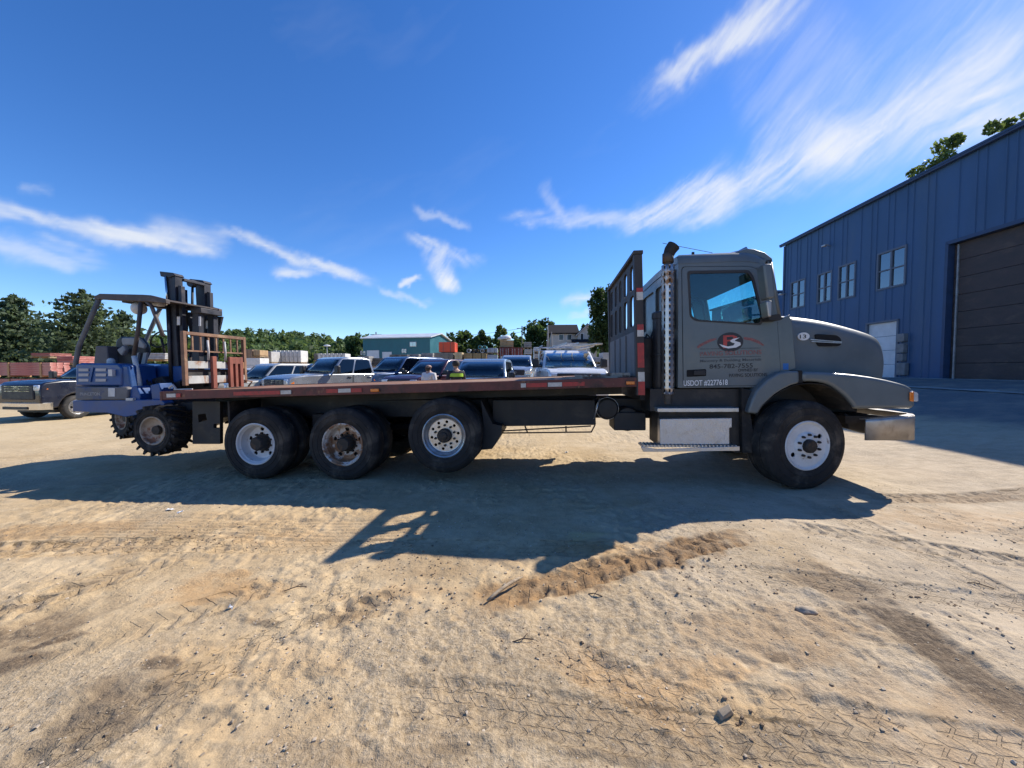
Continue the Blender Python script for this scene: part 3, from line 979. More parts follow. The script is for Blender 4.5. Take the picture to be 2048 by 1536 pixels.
    for i, (x0, x1, h) in enumerate(((1130, 1235, .025), (1150, 1180, .05), (1185, 1215, .045), (1215, 1262, .06))):
        u0, u1 = tp(x0, 760, .15)[0], tp(x1, 760, .15)[0]
        sm.b2((u0, .10 + .04 * i, wtop(u0) + .012), (u1, .19 + .05 * i, wtop(u0) + .012 + h))
    sm.build('side_step_bars', mat('bleached_wood', (.36, .31, .26), .8, 0, .3, 6, c2=(.13, .08, .06), t2=(.5, .6), s2=5), T)

    # --- headboard
    H = bpy.data.objects.new('headboard', None); COL.objects.link(H); H.parent = T
    pu0, pu1 = 1.632, 1.735
    for v0, v1 in ((-.005, .10), (2.34, 2.445)):
        MB().plate([(pu0 + .03, 1.21), (pu1 + .035, 1.21), (pu1, 3.04), (pu0, 3.04)], None, v0, v1).build('post', M_HEADB, H, bev=.006)
    MB().b2((pu0 - .01, -.01, 3.043), (pu1 + .01, 2.45, 3.09)).build('top_bar', M_HEADB, H, bev=.006)
    MB().plate([(.103, wtop(1.6) + .02), (2.337, wtop(1.6) + .02), (2.337, 2.06), (.103, 2.06)], None, 1.66, 1.672, axis='x').build('lower_plate', M_HEADP, H)
    for v in (.72, 1.22, 1.72):
        MB().b2((1.645, v - .03, wtop(1.6) + .02), (1.658, v + .03, 2.05)).build('stiffener', M_HEADP, H)
    holes = []
    cols = [(.17, .46), (.66, .92), (1.10, 1.34), (1.52, 1.78), (1.98, 2.27)]
    for k, (a, b) in enumerate(cols):
        holes.append(rrect(a, 2.14, b, 2.56, .08))
        holes.append(rrect(a, 2.63, b, 2.97, .08))
    MB().plate([(.103, 2.063), (2.337, 2.063), (2.337, 3.04), (.103, 3.04)], holes, 1.665, 1.70, axis='x').build('upper_plate', M_HEADB, H)
    mesh_ = MB()
    for k, (a, b) in enumerate(cols[2:]):
        for zz0, zz1 in ((2.14, 2.56), (2.63, 2.97)):
            for i in range(1, 9):
                v = a + (b - a) * i / 9
                mesh_.b2((1.68, v - .006, zz0), (1.684, v + .006, zz1))
            for i in range(1, 9):
                z = zz0 + (zz1 - zz0) * i / 9
                mesh_.b2((1.686, a, z - .005), (1.69, b, z + .005))
    mesh_.build('wire_mesh', M_HEADB, H)['kind'] = 'stuff'
    for y0, y1, m in ((576, 584, M_TAPER), (584, 600, M_TAPEW), (649, 660, M_TAPER), (660, 673, M_TAPEW), (686, 735, M_TAPER), (744, 763, M_TAPEW), (763, 790, M_TAPER)):
        a, b = tp(1278, y0), tp(1284, y1)
        xl = lambda w: pu0 + .03 - .03 * (w - 1.21) / 1.83 + .02
        xr = lambda w: pu1 + .035 - .035 * (w - 1.21) / 1.83 - .004
        MB().plate([(xl(b[1]), b[1]), (xr(b[1]), b[1]), (xr(a[1]), a[1]), (xl(a[1]), a[1])], None, -.0095, -.0055).build('reflective_tape', m, H)

    # --- wheels
    for c, st, m in (((-3.786, 0, .53), 'dual', M_RIMWHITE), ((-2.437, 0, .53), 'dual', M_RIMRUST), ((-.947, 0, .662), 'dual10', M_ALU)):
        wheel_part(T, 'wheel', c, .53, .27, .298, st, m, dual=True)
        wheel_part(T, 'wheel', (c[0], W2, c[2]), .53, .27, .298, st, m, dual=True, flip=True)
    wheel_part(T, 'wheel', (3.745, -.03, .565), .565, .40, .303, 'front', M_RIMWHITE, steer=R(13))
    wheel_part(T, 'wheel', (3.745, W2 + .03, .565), .565, .40, .303, 'front', M_RIMWHITE, steer=R(13), flip=True)

    # --- cab
    VN, VF = .13, 2.31
    door = tps([(1364, 534), (1499, 533), (1534, 545), (1549, 632), (1554, 640), (1561, 744), (1513, 771), (1367, 772)], VN)
    door_in = round_poly(door, .05)
    win = round_poly(tps([(1375, 543), (1497, 541), (1507, 556), (1526, 634), (1522, 650), (1440, 645), (1392, 642), (1380, 634)], VN), .04)
    cx = sum(p[0] for p in door) / len(door); cz = sum(p[1] for p in door) / len(door)
    gap = [(cx + (p[0] - cx) * 1.010, cz + (p[1] - cz) * 1.008) for p in door_in]
    side = [(2.225, 1.30), (3.215, 1.30), (3.53, 1.475), (3.505, 2.18), (3.465, 2.26), (3.385, 2.80), (3.33, 2.93), (3.15, 2.96), (2.225, 2.96)]
    for v0, s_ in ((VN, 1), (VF, -1)):
        nm = M_TRUCKGREY
        MB().plate(side, [gap], v0, v0 + .03 * s_).build('cab_side', nm, T)
        MB().plate(gap, [[(cx + (p[0] - cx) * .95, cz + (p[1] - cz) * .955) for p in door_in]], v0 + .022 * s_, v0 + .034 * s_).build('door_seal', M_SEAM, T)
        dr = MB().plate(door_in, [win], v0 - .004 * s_, v0 + .02 * s_).build('door', nm, T, bev=.004)
        wcx = sum(p[0] for p in win) / len(win); wcz = sum(p[1] for p in win) / len(win)
        sc_ = lambda k, kz: [(wcx + (p[0] - wcx) * k, wcz + (p[1] - wcz) * kz) for p in win]
        MB().plate(sc_(1.012, 1.016), [sc_(.955, .93)], v0 - .010 * s_, v0 + .024 * s_).build('window_gasket', M_INT, dr)
        MB().plate(sc_(.97, .96), None, v0 + .004 * s_, v0 + .006 * s_).build('window_glass', G_CAB, dr)
        hb = tps([(1373, 740), (1412, 738), (1412, 752), (1373, 754)], VN)
        MB().plate(round_poly(hb, .015), None, v0 - .006 * s_, v0 - .004 * s_ + .004 * s_).build('door_handle', M_SEAM, dr)
        hg = tps([(1387, 741), (1410, 740), (1410, 750), (1387, 750)], VN)
        MB().plate(round_poly(hg, .012), None, v0 - .022 * s_, v0 - .007 * s_).build('door_grip', M_BLACK, dr, bev=.004)
        if s_ == 1:
            DOOR = dr
        # cowl between door and bonnet
        cw = tps([(1556, 640), (1577, 630), (1583, 644), (1591, 737), (1563, 747)], VN + .03)
        MB().plate(cw, None, v0 + .012 * s_, v0 + .07 * s_).build('cowl_panel', nm, T, bev=.01)
    MB().b2((2.225, VN + .031, 1.30), (2.25, VF - .031, 2.96)).build('cab_back', M_TRUCKGREY, T)
    MB().b2((2.26, VN + .04, 1.29), (3.5, VF - .04, 1.32)).build('cab_floor', M_INT, T)
    MB().b2((2.255, VN + .035, 1.33), (2.30, VF - .035, 2.95)).build('back_trim', M_INT, T)
    MB().plate([(2.26, 2.925), (3.1, 2.925), (3.40, 2.79), (3.40, 2.94), (2.26, 2.95)], None, VN + .035, VF - .035).build('headliner', M_INT, T)
    # roof
    def roof_ring(u, ze, zt, inset):
        a, b = VN - .006 + inset, VF + .006 - inset
        hp = [(a, ze), (a + .004, ze + (zt - ze) * .35), (a + .03, ze + (zt - ze) * .7), (a + .10, ze + (zt - ze) * .93), (a + .25, zt), (1.22, zt + .012)]
        hp += [(a + b - y, z) for y, z in hp[-2::-1]]
        return [(u, y, z) for y, z in hp]
    rf = MB()
    rf.loft([roof_ring(2.215, 2.93, 2.95, .04), roof_ring(2.216, 2.93, 3.05, .0), roof_ring(2.26, 2.93, 3.08, 0), roof_ring(2.9, 2.93, 3.085, 0), roof_ring(3.08, 2.925, 3.085, 0), roof_ring(3.20, 2.90, 3.055, .0), roof_ring(3.32, 2.88, 2.985, .02),
             roof_ring(3.37, 2.88, 2.93, .06), roof_ring(3.372, 2.88, 2.885, .10)])
    rf.build('cab_roof', M_TRUCKGREY, T, smooth=True, auto=50)
    # roof fairing hump and sun visor
    fp = tps([(1462, 509), (1490, 499), (1504, 500), (1526, 507), (1541, 519), (1540, 526), (1520, 521), (1490, 512)], VN + .1)
    MB().plate(fp, None, VN + .05, VF - .05).build('roof_visor', M_TRUCKGREY2, T, bev=.012)
    # horns and aerial
    hn = MB()
    a = Vector((tp(1455, 503, .45)[0], .45, 3.115)); b = Vector((tp(1492, 495, .45)[0], .45, 3.15))
    hn.tube([a, a.lerp(b, .6), a.lerp(b, .8), b], [.014, .022, .04, .055], 14)
    hn.tube([a + Vector((.05, 0, -.02)), a + Vector((.05, 0, -.06))], .012, 6)
    hn.build('air_horn', M_ALU, T, smooth=True, auto=40)
    MB().tube([(tp(1386, 497, .3)[0], .3, 3.03), (tp(1386, 497, .3)[0], .3, 3.12)], .02, 8).build('roof_light', M_BLACK, T)
    MB().tube([(tp(1325, 488, .3)[0], .3, 3.26), (tp(1425, 503, .3)[0], .3, 3.10)], .004, 5).build('aerial', M_BLACK, T)
    # windscreen
    ws = []
    for t in (0, .25, .5, .75, 1):
        ring = []
        for i in range(11):
            k = i / 10; y = VN + .03 + (VF - VN - .06) * k
            bow = .13 * (1 - (2 * k - 1) ** 2)
            ring.append((3.37 + (3.475 - 3.37) * t + bow * (.5 + .5 * t), y, 2.88 - (2.88 - 2.20) * t))
        ws.append(ring)
    MB().loft(ws).build('windscreen', glass('teal_windscreen_glass', (.62, .92, .92), -.03, .3), T, smooth=True)
    for y in (VN + .02, VF - .02):
        MB().tube([(3.365, y, 2.90), (3.42, y, 2.55), (3.48, y, 2.19)], .03, 8).build('windscreen_pillar', M_TRUCKGREY, T, smooth=True)
    cw = []
    for t, z in ((0, 2.21), (.5, 2.20), (1, 2.17)):
        cw.append([(3.40 + .25 * t, VN + .02 + (VF - VN - .04) * i / 8, z + .03 * (1 - (i / 4 - 1) ** 2)) for i in range(9)])
    MB().loft(cw).build('cowl_top', M_INT, T, smooth=True)
    MB().plate([(3.0, 1.9), (3.45, 1.7), (3.5, 2.16), (3.42, 2.22), (3.15, 2.19), (3.05, 2.10)], None, VN + .05, VF - .05).build('dashboard', M_INT, T, bev=.02)
    # seats, steering wheel, mirror inside
    for y in (.45, 1.45):
        s = MB(); s.b2((2.5, y, 1.75), (2.98, y + .52, 1.9)); s.plate([(2.40, 1.85), (2.55, 1.85), (2.46, 2.42), (2.34, 2.42)], None, y + .02, y + .5)
        s.build('seat', M_SEAT, T, bev=.03)
    stw = MB()
    cen = Vector((3.02, 1.72, 2.22)); ax = Matrix.Rotation(R(28), 4, 'Y')
    stw.tube([cen + (ax @ Vector((.0 + .22 * math.cos(t), .22 * math.sin(t), 0))) for t in np.linspace(0, 2 * math.pi, 29)], .013, 8, cap=False)
    stw.tube([cen, cen + Vector((.25, 0, -.15))], .02, 8)
    stw.tube([cen + ax @ Vector((-.22, 0, 0)), cen + ax @ Vector((.22, 0, 0))], .012, 6)
    stw.tube([cen + ax @ Vector((0, -.22, 0)), cen + ax @ Vector((0, .22, 0))], .012, 6)
    stw.build('steering_wheel', M_INT, T, smooth=True)
    MB().plate(tps([(1400, 548), (1500, 548), (1498, 556), (1478, 572), (1440, 578), (1404, 584)], 1.2), None, VN + .05, VF - .05).build('sun_visor', M_INT, T) if False else None
    # mirrors
    for y, s_ in ((-.10, 1), (2.72, -1)):
        mm = round_poly(tps([(1519, 531), (1537, 531), (1543, 598), (1527, 600)], -.1), .03)
        MB().plate(mm, None, y - .09, y + .09).build('mirror', M_TRUCKGREY, T, bev=.02)
        mm2 = round_poly(tps([(1526, 604), (1537, 603), (1537, 634), (1530, 636)], -.1), .02)
        MB().plate(mm2, None, y - .08, y + .08).build('lower_mirror', M_CHROME, T, bev=.015)
        ar = MB()
        for z in (2.86, 2.47, 2.26):
            ar.tube([(3.20, y, z), (3.30, y + (.24 if s_ == 1 else -.42), z - .02)], .013, 6)
        ar.build('mirror_arm', M_BLACK, T)
        pb = tps([(1532, 632), (1556, 628), (1562, 640), (1537, 641)], -.02)
        MB().plate(round_poly(pb, .01), None, *((y + .05, y + .25) if s_ == 1 else (2.30, 2.5))).build('mirror_foot', M_BLACK, T)
    # lettering and emblem on the near door
    def PL(x, y, v=VN - .006):
        u, w = tp(x, y, v)
        return Matrix(((1, 0, 0, u), (0, 0, -1, v), (0, 1, 0, w), (0, 0, 0, 1))) @ Matrix.Rotation(R(.9), 4, 'Z')
    k = 4.98 / FPX
    text_obj('lettering', 'USDOT #2277618', M_WHITEP, DOOR, PL(1411, 766), 86 * k, 12.5 * k)
    text_obj('lettering', '845-782-7555', M_BLKP, DOOR, PL(1462, 732), 83 * k, 9 * k)
    text_obj('lettering', 'OWNED BY', M_BLKP, DOOR, PL(1496, 740), 38 * k, 6 * k)
    text_obj('lettering', 'PAVING SOLUTIONS', M_BLKP, DOOR, PL(1496, 750), 72 * k, 7 * k)
    text_obj('lettering', 'Masonry & Building Materials', M_BLKFADE, DOOR, PL(1461, 721), 118 * k, 7 * k)
    text_obj('lettering', 'PAVING SOLUTIONS', M_REDFADE, DOOR, PL(1461, 706), 118 * k, 9 * k)
    for y in (697, 714):
        a, b = tp(1400, y + 1, VN), tp(1521, y - 1, VN)
        MB().plate([(a[0], a[1] - .004), (b[0], b[1] - .004), (b[0], b[1] + .004), (a[0], a[1] + .004)], None, VN - .0062, VN - .0045).build('pinstripe', M_BLKFADE, DOOR)
    ec = tp(1460, 684, VN)
    rr = 25 * k
    disc = [(ec[0] + rr * math.cos(t), ec[1] + rr * .78 * math.sin(t)) for t in np.linspace(0, 2 * math.pi, 33)[:-1]]
    MB().plate(disc, None, VN - .0066, VN - .0045).build('emblem_disc', M_BLKP, DOOR)
    # P: red letter, S: white road-like sweep
    q = lambda x, y: tp(x, y, VN)
    MB().plate([q(1446, 671), q(1466, 670), q(1473, 673), q(1474, 677), q(1469, 681), q(1454, 683), q(1453, 696), q(1446, 697)], [[q(1453, 674), q(1464, 673.5), q(1467, 676), q(1464, 678.5), q(1453, 680)]], VN - .0085, VN - .0067).build('emblem_letter', M_REDP, DOOR)
    MB().plate([q(1479, 675), q(1465, 678), q(1459, 682), q(1463, 685), q(1469, 687), q(1466, 691), q(1455, 693), q(1444, 690), q(1438, 688), q(1444, 694), q(1456, 697), q(1472, 695), q(1481, 690), q(1480, 685), q(1469, 682), q(1470, 680)], None, VN - .0095, VN - .0086).build('emblem_letter', M_WHITEP, DOOR)
    for arc in ([(1393, 694), (1400, 688), (1418, 679), (1433, 676), (1433, 679), (1420, 684), (1403, 692), (1396, 697)], [(1487, 674), (1503, 676), (1518, 682), (1528, 690), (1526, 692), (1514, 686), (1500, 681), (1487, 679)]):
        MB().plate([q(*p) for p in arc], None, VN - .0062, VN - .0045).build('emblem_arc', M_REDFADE, DOOR)
    bs = tp(1571, 733, VN)
    MB().b2((bs[0] - .04, VN + .008, bs[1] - .04), (bs[0] + .04, VN + .0118, bs[1] + .04)).build('sticker', M_BLUEST, T)

    # --- bonnet
    st = [(3.60, 2.262, .31), (3.66, 2.265, .30), (3.9, 2.235, .315), (4.146, 2.195, .33), (4.47, 2.112, .36), (4.70, 2.045, .395), (4.84, 2.0, .42), (4.925, 1.962, .445), (4.975, 1.90, .47), (4.995, 1.80, .50), (5.005, 1.65, .53), (5.01, 1.40, .56)]
    rings = []
    for u, zt, v in st:
        h = [(v + .015, 1.36), (v, 1.45), (v - .012, (1.45 + zt) / 2 - .05), (v, zt - .20), (v + .018, zt - .12), (v + .055, zt - .055), (v + .11, zt - .016), (v + .2, zt), (v + .45, zt + .008), (1.22, zt + .012)]
        h += [(2.44 - y, z) for y, z in h[-2::-1]]
        rings.append([(u, y, z) for y, z in h])
    hood = MB().loft(rings).build('bonnet', M_TRUCKGREY2, T, smooth=True)
    md = hood.modifiers.new('s', 'SUBSURF'); md.levels = 2; md.render_levels = 2
    # side vent with bright bars, oval number plate
    vp = round_poly(tps([(1628, 668), (1672, 670), (1681, 677), (1681, 692), (1634, 693)], .315), .04)
    MB().plate(vp, None, .300, .33).build('bonnet_vent', M_SEAM, T, bev=.004)
    for (x0, y0, x1, y1) in ((1620, 679, 1683, 684), (1622, 683, 1682, 686)):
        a, b = tp(x0, y0, .30), tp(x1, y1, .30)
        MB().plate([(a[0], a[1] - .006), (b[0], b[1] - .006), (b[0], b[1] + .006), (a[0], a[1] + .006)], None, .288, .2985).build('vent_bar', M_ALU, T)
    oc = tp(1606, 673, .30)
    MB().plate([(oc[0] + .072 * math.cos(t), oc[1] + .052 * math.sin(t)) for t in np.linspace(0, 2 * math.pi, 33)[:-1]], None, .284, .31).build('number_badge', M_WHITEP, T)
    text_obj('lettering', '13', M_BLKP, T, PL(1606, 673, .2825), .078, .05)
    # --- fenders
    fr = tps([(1606, 743), (1640, 744), (1676, 746), (1710, 749), (1746, 754), (1775, 759.5), (1798, 765), (1815, 770), (1826, 776), (1833, 786), (1834, 800), (1833, 812), (1829, 818), (1710, 818), (1705, 808), (1692, 793), (1679, 782), (1666, 773), (1653, 767), (1637, 764), (1621, 763), (1606, 764)])
    MB().plate(fr, None, .01, .56).build('fender', M_TRUCKGREY2, T, bev=.045, seg=4)
    MB().plate(fr, None, 1.88, 2.43).build('fender', M_TRUCKGREY2, T, bev=.045, seg=4)
    rrp = tps([(1496, 826), (1503, 802), (1512, 782), (1535, 759), (1559, 745), (1580, 742), (1599, 742), (1599, 766), (1582, 771), (1564, 780), (1550, 789), (1538, 800), (1525, 813), (1516, 828)])
    for a, b in ((.0, .34), (2.10, 2.44)):
        MB().plate(rrp, None, a, b).build('fender_flare', M_TRUCKGREY2, T, bev=.025, seg=3)
        sl = tps([(1598, 741), (1607, 741), (1609, 765), (1598, 767)])
        MB().plate(sl, None, a + .03, b - .03).build('fender_seal', M_RUBBER, T)
    lin = tps([(1516, 830), (1525, 813), (1538, 802), (1550, 791), (1564, 782), (1582, 773), (1600, 768), (1621, 766), (1637, 767), (1653, 770), (1666, 776), (1679, 785), (1692, 796), (1704, 811), (1710, 822)])
    for a, b in ((.02, .66), (1.78, 2.42)):
        MB().loft([[(u, y, w - .004) for u, w in lin] for y in (a, b)]).build('wheel_liner', M_RUBBER, T, solid=.006)
    inner = tps([(1516, 826), (1538, 798), (1564, 778), (1600, 763), (1650, 764), (1680, 779), (1712, 816), (1712, 830), (1516, 830)])
    for v in (.625, 1.80):
        MB().plate(inner, None, v, v + .015).build('wheel_well', M_BLACK, T)
    # nose, grille, lamps
    MB().b2((4.80, .60, .98), (4.97, 1.84, 1.55)).build('radiator', M_BLACK, T)
    g = MB()
    for i in range(9):
        g.b2((4.975, .72, 1.02 + i * .058), (5.0, 1.72, 1.05 + i * .058))
    g.build('grille', M_CHROME, T)
    for s_ in (0, 1):
        lp = tps([(1819, 781), (1834, 786), (1834, 803), (1819, 802)])
        y0, y1 = (.0, .34) if s_ == 0 else (2.10, 2.44)
        hl = [(p[0] + .014, p[1]) for p in lp]
        MB().plate(round_poly(hl, .02), None, y0 - .004 if s_ == 0 else y0, y1 if s_ == 0 else y1 + .004).build('headlight', M_CLEAR, T, bev=.012)
        al = tps([(1818, 784), (1826, 783), (1826, 803), (1818, 802)])
        MB().plate(round_poly(al, .012), None, (-.016 if s_ == 0 else 2.44), (.0 if s_ == 0 else 2.456)).build('turn_signal', M_AMBER, T, bev=.006)
    # bumper: wrapped channel
    bt, bb = .925, .635
    path = [(4.42, -.0), (4.90, -.0), (4.99, .03), (5.05, .12), (5.10, .5), (5.12, 1.22)]
    path = path + [(u, 2.44 - y) for u, y in path[-2::-1]]
    rings = []
    for u, y in path:
        zt = .888 + (.05 * (u - 4.42) / .6)
        rings.append([(u, y, bb), (u, y, zt - .03), (u, y, zt)])
    bmp = MB().loft(rings).build('bumper', M_CHROME, T, smooth=True, solid=.02, auto=35)
    bl = [[(u, y, .888 + (.05 * (u - 4.42) / .6) + .002), (u - .0 if abs(y - 1.22) > 1.0 else u - .12, 1.22 + (y - 1.22) * .92, .888 + (.05 * (u - 4.42) / .6) + .002)] for u, y in path]
    MB().loft(bl).build('bumper_lip', M_CHROME, T, solid=.012)
    MB().b2((4.4, .3, .80), (4.85, 2.14, .90)).build('bumper_bracket', M_BLACK, T)
    bk = tps([(1690, 826), (1732, 842), (1732, 868), (1697, 858)], .35)
    MB().plate(bk, None, .35, .5).build('steering_box', M_BLACK, T, bev=.02)

    # --- below the cab: steps and battery box
    MB().plate(tps([(1300, 778), (1500, 778), (1500, 905), (1470, 905), (1470, 892), (1318, 892), (1318, 822), (1300, 822)], .18), None, .18, .7).build('lower_cab_box', M_BLACK, T)
    MB().plate(tps([(1483, 776), (1512, 784), (1500, 822), (1512, 905), (1485, 906)], .10), None, .10, .5).build('mud_guard', M_RUBBER, T)
    bx = tps([(1320, 838), (1464, 836), (1464, 855), (1459, 856), (1459, 889), (1320, 889)], .05)
    MB().plate(bx, None, .05, .17).build('battery_box', M_TREADP, T, bev=.006)
    a, b = tp(1315, 821, .0), tp(1478, 816, .0)
    MB().b2((a[0], .0, a[1] - .022), (b[0], .20, a[1] + .03)).build('step', M_ALU, T, bev=.005)
    st_ = tps([(1281, 893), (1315, 898), (1478, 892), (1478, 901), (1325, 903), (1286, 903)])
    MB().plate(st_, None, -.02, .0).build('step', M_ALU, T, bev=.003)
    t0 = tp(1283, 893)[1]
    trd = MB()
    u0, u1 = tp(1284, 893)[0], tp(1476, 893)[0]
    for i in range(26):
        u = u0 + (u1 - u0) * (i + .5) / 26
        trd.b2((u - .008, .0, t0 - .01), (u + .008, .22, t0 + .022))
    for v in (.03, .1, .17, .21):
        trd.b2((u0, v, t0 - .012), (u1, v + .02, t0 + .012))
    trd.build('step_tread', M_ALU, T)
    # --- exhaust stack with slotted heat shield
    cu, cv = (tp(1327, 650, .15)[0] + tp(1349, 650, .15)[0]) / 2, .20
    MB().tube([(cu, cv, 1.08), (cu, cv, 2.99)], .055, 18).build('exhaust_pipe', M_PIPE, T, smooth=True, auto=40)
    sh = MB()
    n = 21; dz = .086; z0 = 1.21
    for k_ in range(int((2.97 - z0) / dz)):
        za = z0 + k_ * dz; zb = za + dz
        row = MB()
        for i in range(n):
            t0_, t1_ = -math.pi + R(20) + (2 * math.pi - R(40)) * i / n, -math.pi + R(20) + (2 * math.pi - R(40)) * (i + 1) / n
            pr = lambda t, z, r=.082: (cu + r * math.sin(t), cv - r * math.cos(t), z)
            slot = i % 3 == 1
            if slot:
                sh.add([pr(t0_, za), pr(t1_, za), pr(t1_, za + .030), pr(t0_, za + .030)], [(0, 1, 2, 3)])
                sh.add([pr(t0_, zb - .018), pr(t1_, zb - .018), pr(t1_, zb), pr(t0_, zb)], [(0, 1, 2, 3)])
            else:
                sh.add([pr(t0_, za), pr(t1_, za), pr(t1_, zb), pr(t0_, zb)], [(0, 1, 2, 3)])
    sh.build('heat_shield', M_STACK, T, smooth=True, solid=.003, weld=.0005)
    MB().tube([(cu, cv, 2.99), (cu + .005, cv, 3.06), (cu + .03, cv, 3.13), (cu + .075, cv, 3.19)], [.066, .07, .08, .085], 18).build('stack_tip', M_SOOT, T, smooth=True, auto=50)
    MB().lathe([(.068, 0), (.072, 0), (.072, .12), (.068, .12)], (cu, cv, 2.965), 18, axis='z', closed=True).build('stack_collar', M_PIPE, T, smooth=True)
    ac = tp(1323, 690, .33)
    MB().lathe([(.0001, 0), (.085, .005), (.09, .03), (.09, .47), (.102, .475), (.102, .50), (.09, .505), (.09, .98), (.102, .985), (.102, 1.06), (.08, 1.08), (.0001, 1.085)], (ac[0] - .02, .36, tp(1323, 780, .33)[1]), 22, axis='z').build('air_cleaner', mat('satin_black_metal', (.05, .05, .055), .45, .3, .2, 6), T, smooth=True, auto=40)
    MB().b2((1.80, .45, 1.1), (2.18, 2.0, 2.0)).build('rear_cab_equipment', M_BLACK, T, bev=.02)
    hs = MB()
    for i in range(7):
        y = .5 + .18 * i
        hs.tube([(2.2, y, 1.9 + .05 * (i % 3)), (2.05, y + .05, 2.0 + .1 * (i % 2)), (1.9, y - .04, 1.75), (1.82, y, 1.4)], .018, 6)
    hs.build('air_hoses', M_BLACK, T, smooth=True)
    # cab rear panel louvre frame behind headboard
    MB().plate([(.30, 2.1), (2.1, 2.1), (2.1, 2.9), (.30, 2.9)], [rrect(.4, 2.2, 1.15, 2.8, .06), rrect(1.25, 2.2, 2.0, 2.8, .06)], 2.195, 2.222, axis='x').build('cab_back_frame', M_TRUCKGREY, T)
    return T


TRUCK = make_truck()
# ------------------------------------------------------------------ the truck-mounted forklift hanging at the tail
M_FBLUE = mat('faded_forklift_blue', (.010, .062, .22), .45, 0, .15, 4, c2=(.022, .06, .15), t2=(.5, .74), s2=3, c3=(.15, .13, .12), t3=(.68, .76), s3=9, coat=.2)
M_FGREY = mat('scraped_counterweight_grey', (.15, .145, .15), .7, .1, .2, 4, c2=(.07, .09, .16), t2=(.5, .65), s2=5)
M_MAST = mat('black_mast_steel', (.035, .036, .045), .5, .3, .3, 5, c2=(.09, .075, .07), t2=(.55, .75), s2=4)
M_GUARD = mat('weathered_guard_paint', (.075, .062, .06), .65, 0, .3, 3, c2=(.17, .13, .11), t2=(.5, .7), s2=4)
M_FORK = mat('rust_red_fork_steel', (.24, .075, .05), .7, .1, .2, 5, c2=(.16, .06, .04), t2=(.5, .7), s2=6)
M_CARR = mat('rust_streaked_pale_carriage', (.42, .43, .42), .65, .1, .15, 4, c2=(.27, .13, .06), t2=(.46, .58), s2=3.2, stretch=(1, 1, .5))
M_BREST = mat('rusty_backrest', (.20, .11, .07), .75, .1, .3, 6, c2=(.34, .23, .14), t2=(.5, .7), s2=5)
M_SEATG = mat('grey_vinyl_seat', (.30, .30, .30), .6, 0, .15, 5)
M_PISTON = mat('bright_piston', (.6, .6, .62), .2, 1, .1, 8)
M_FRIM = mat('muddy_cream_rim', (.42, .34, .26), .7, 0, .2, 6, c2=(.24, .10, .05), t2=(.5, .64), s2=6)
M_DULLW = mat('dull_white_plastic', (.58, .57, .55), .5, 0, .15, 8)


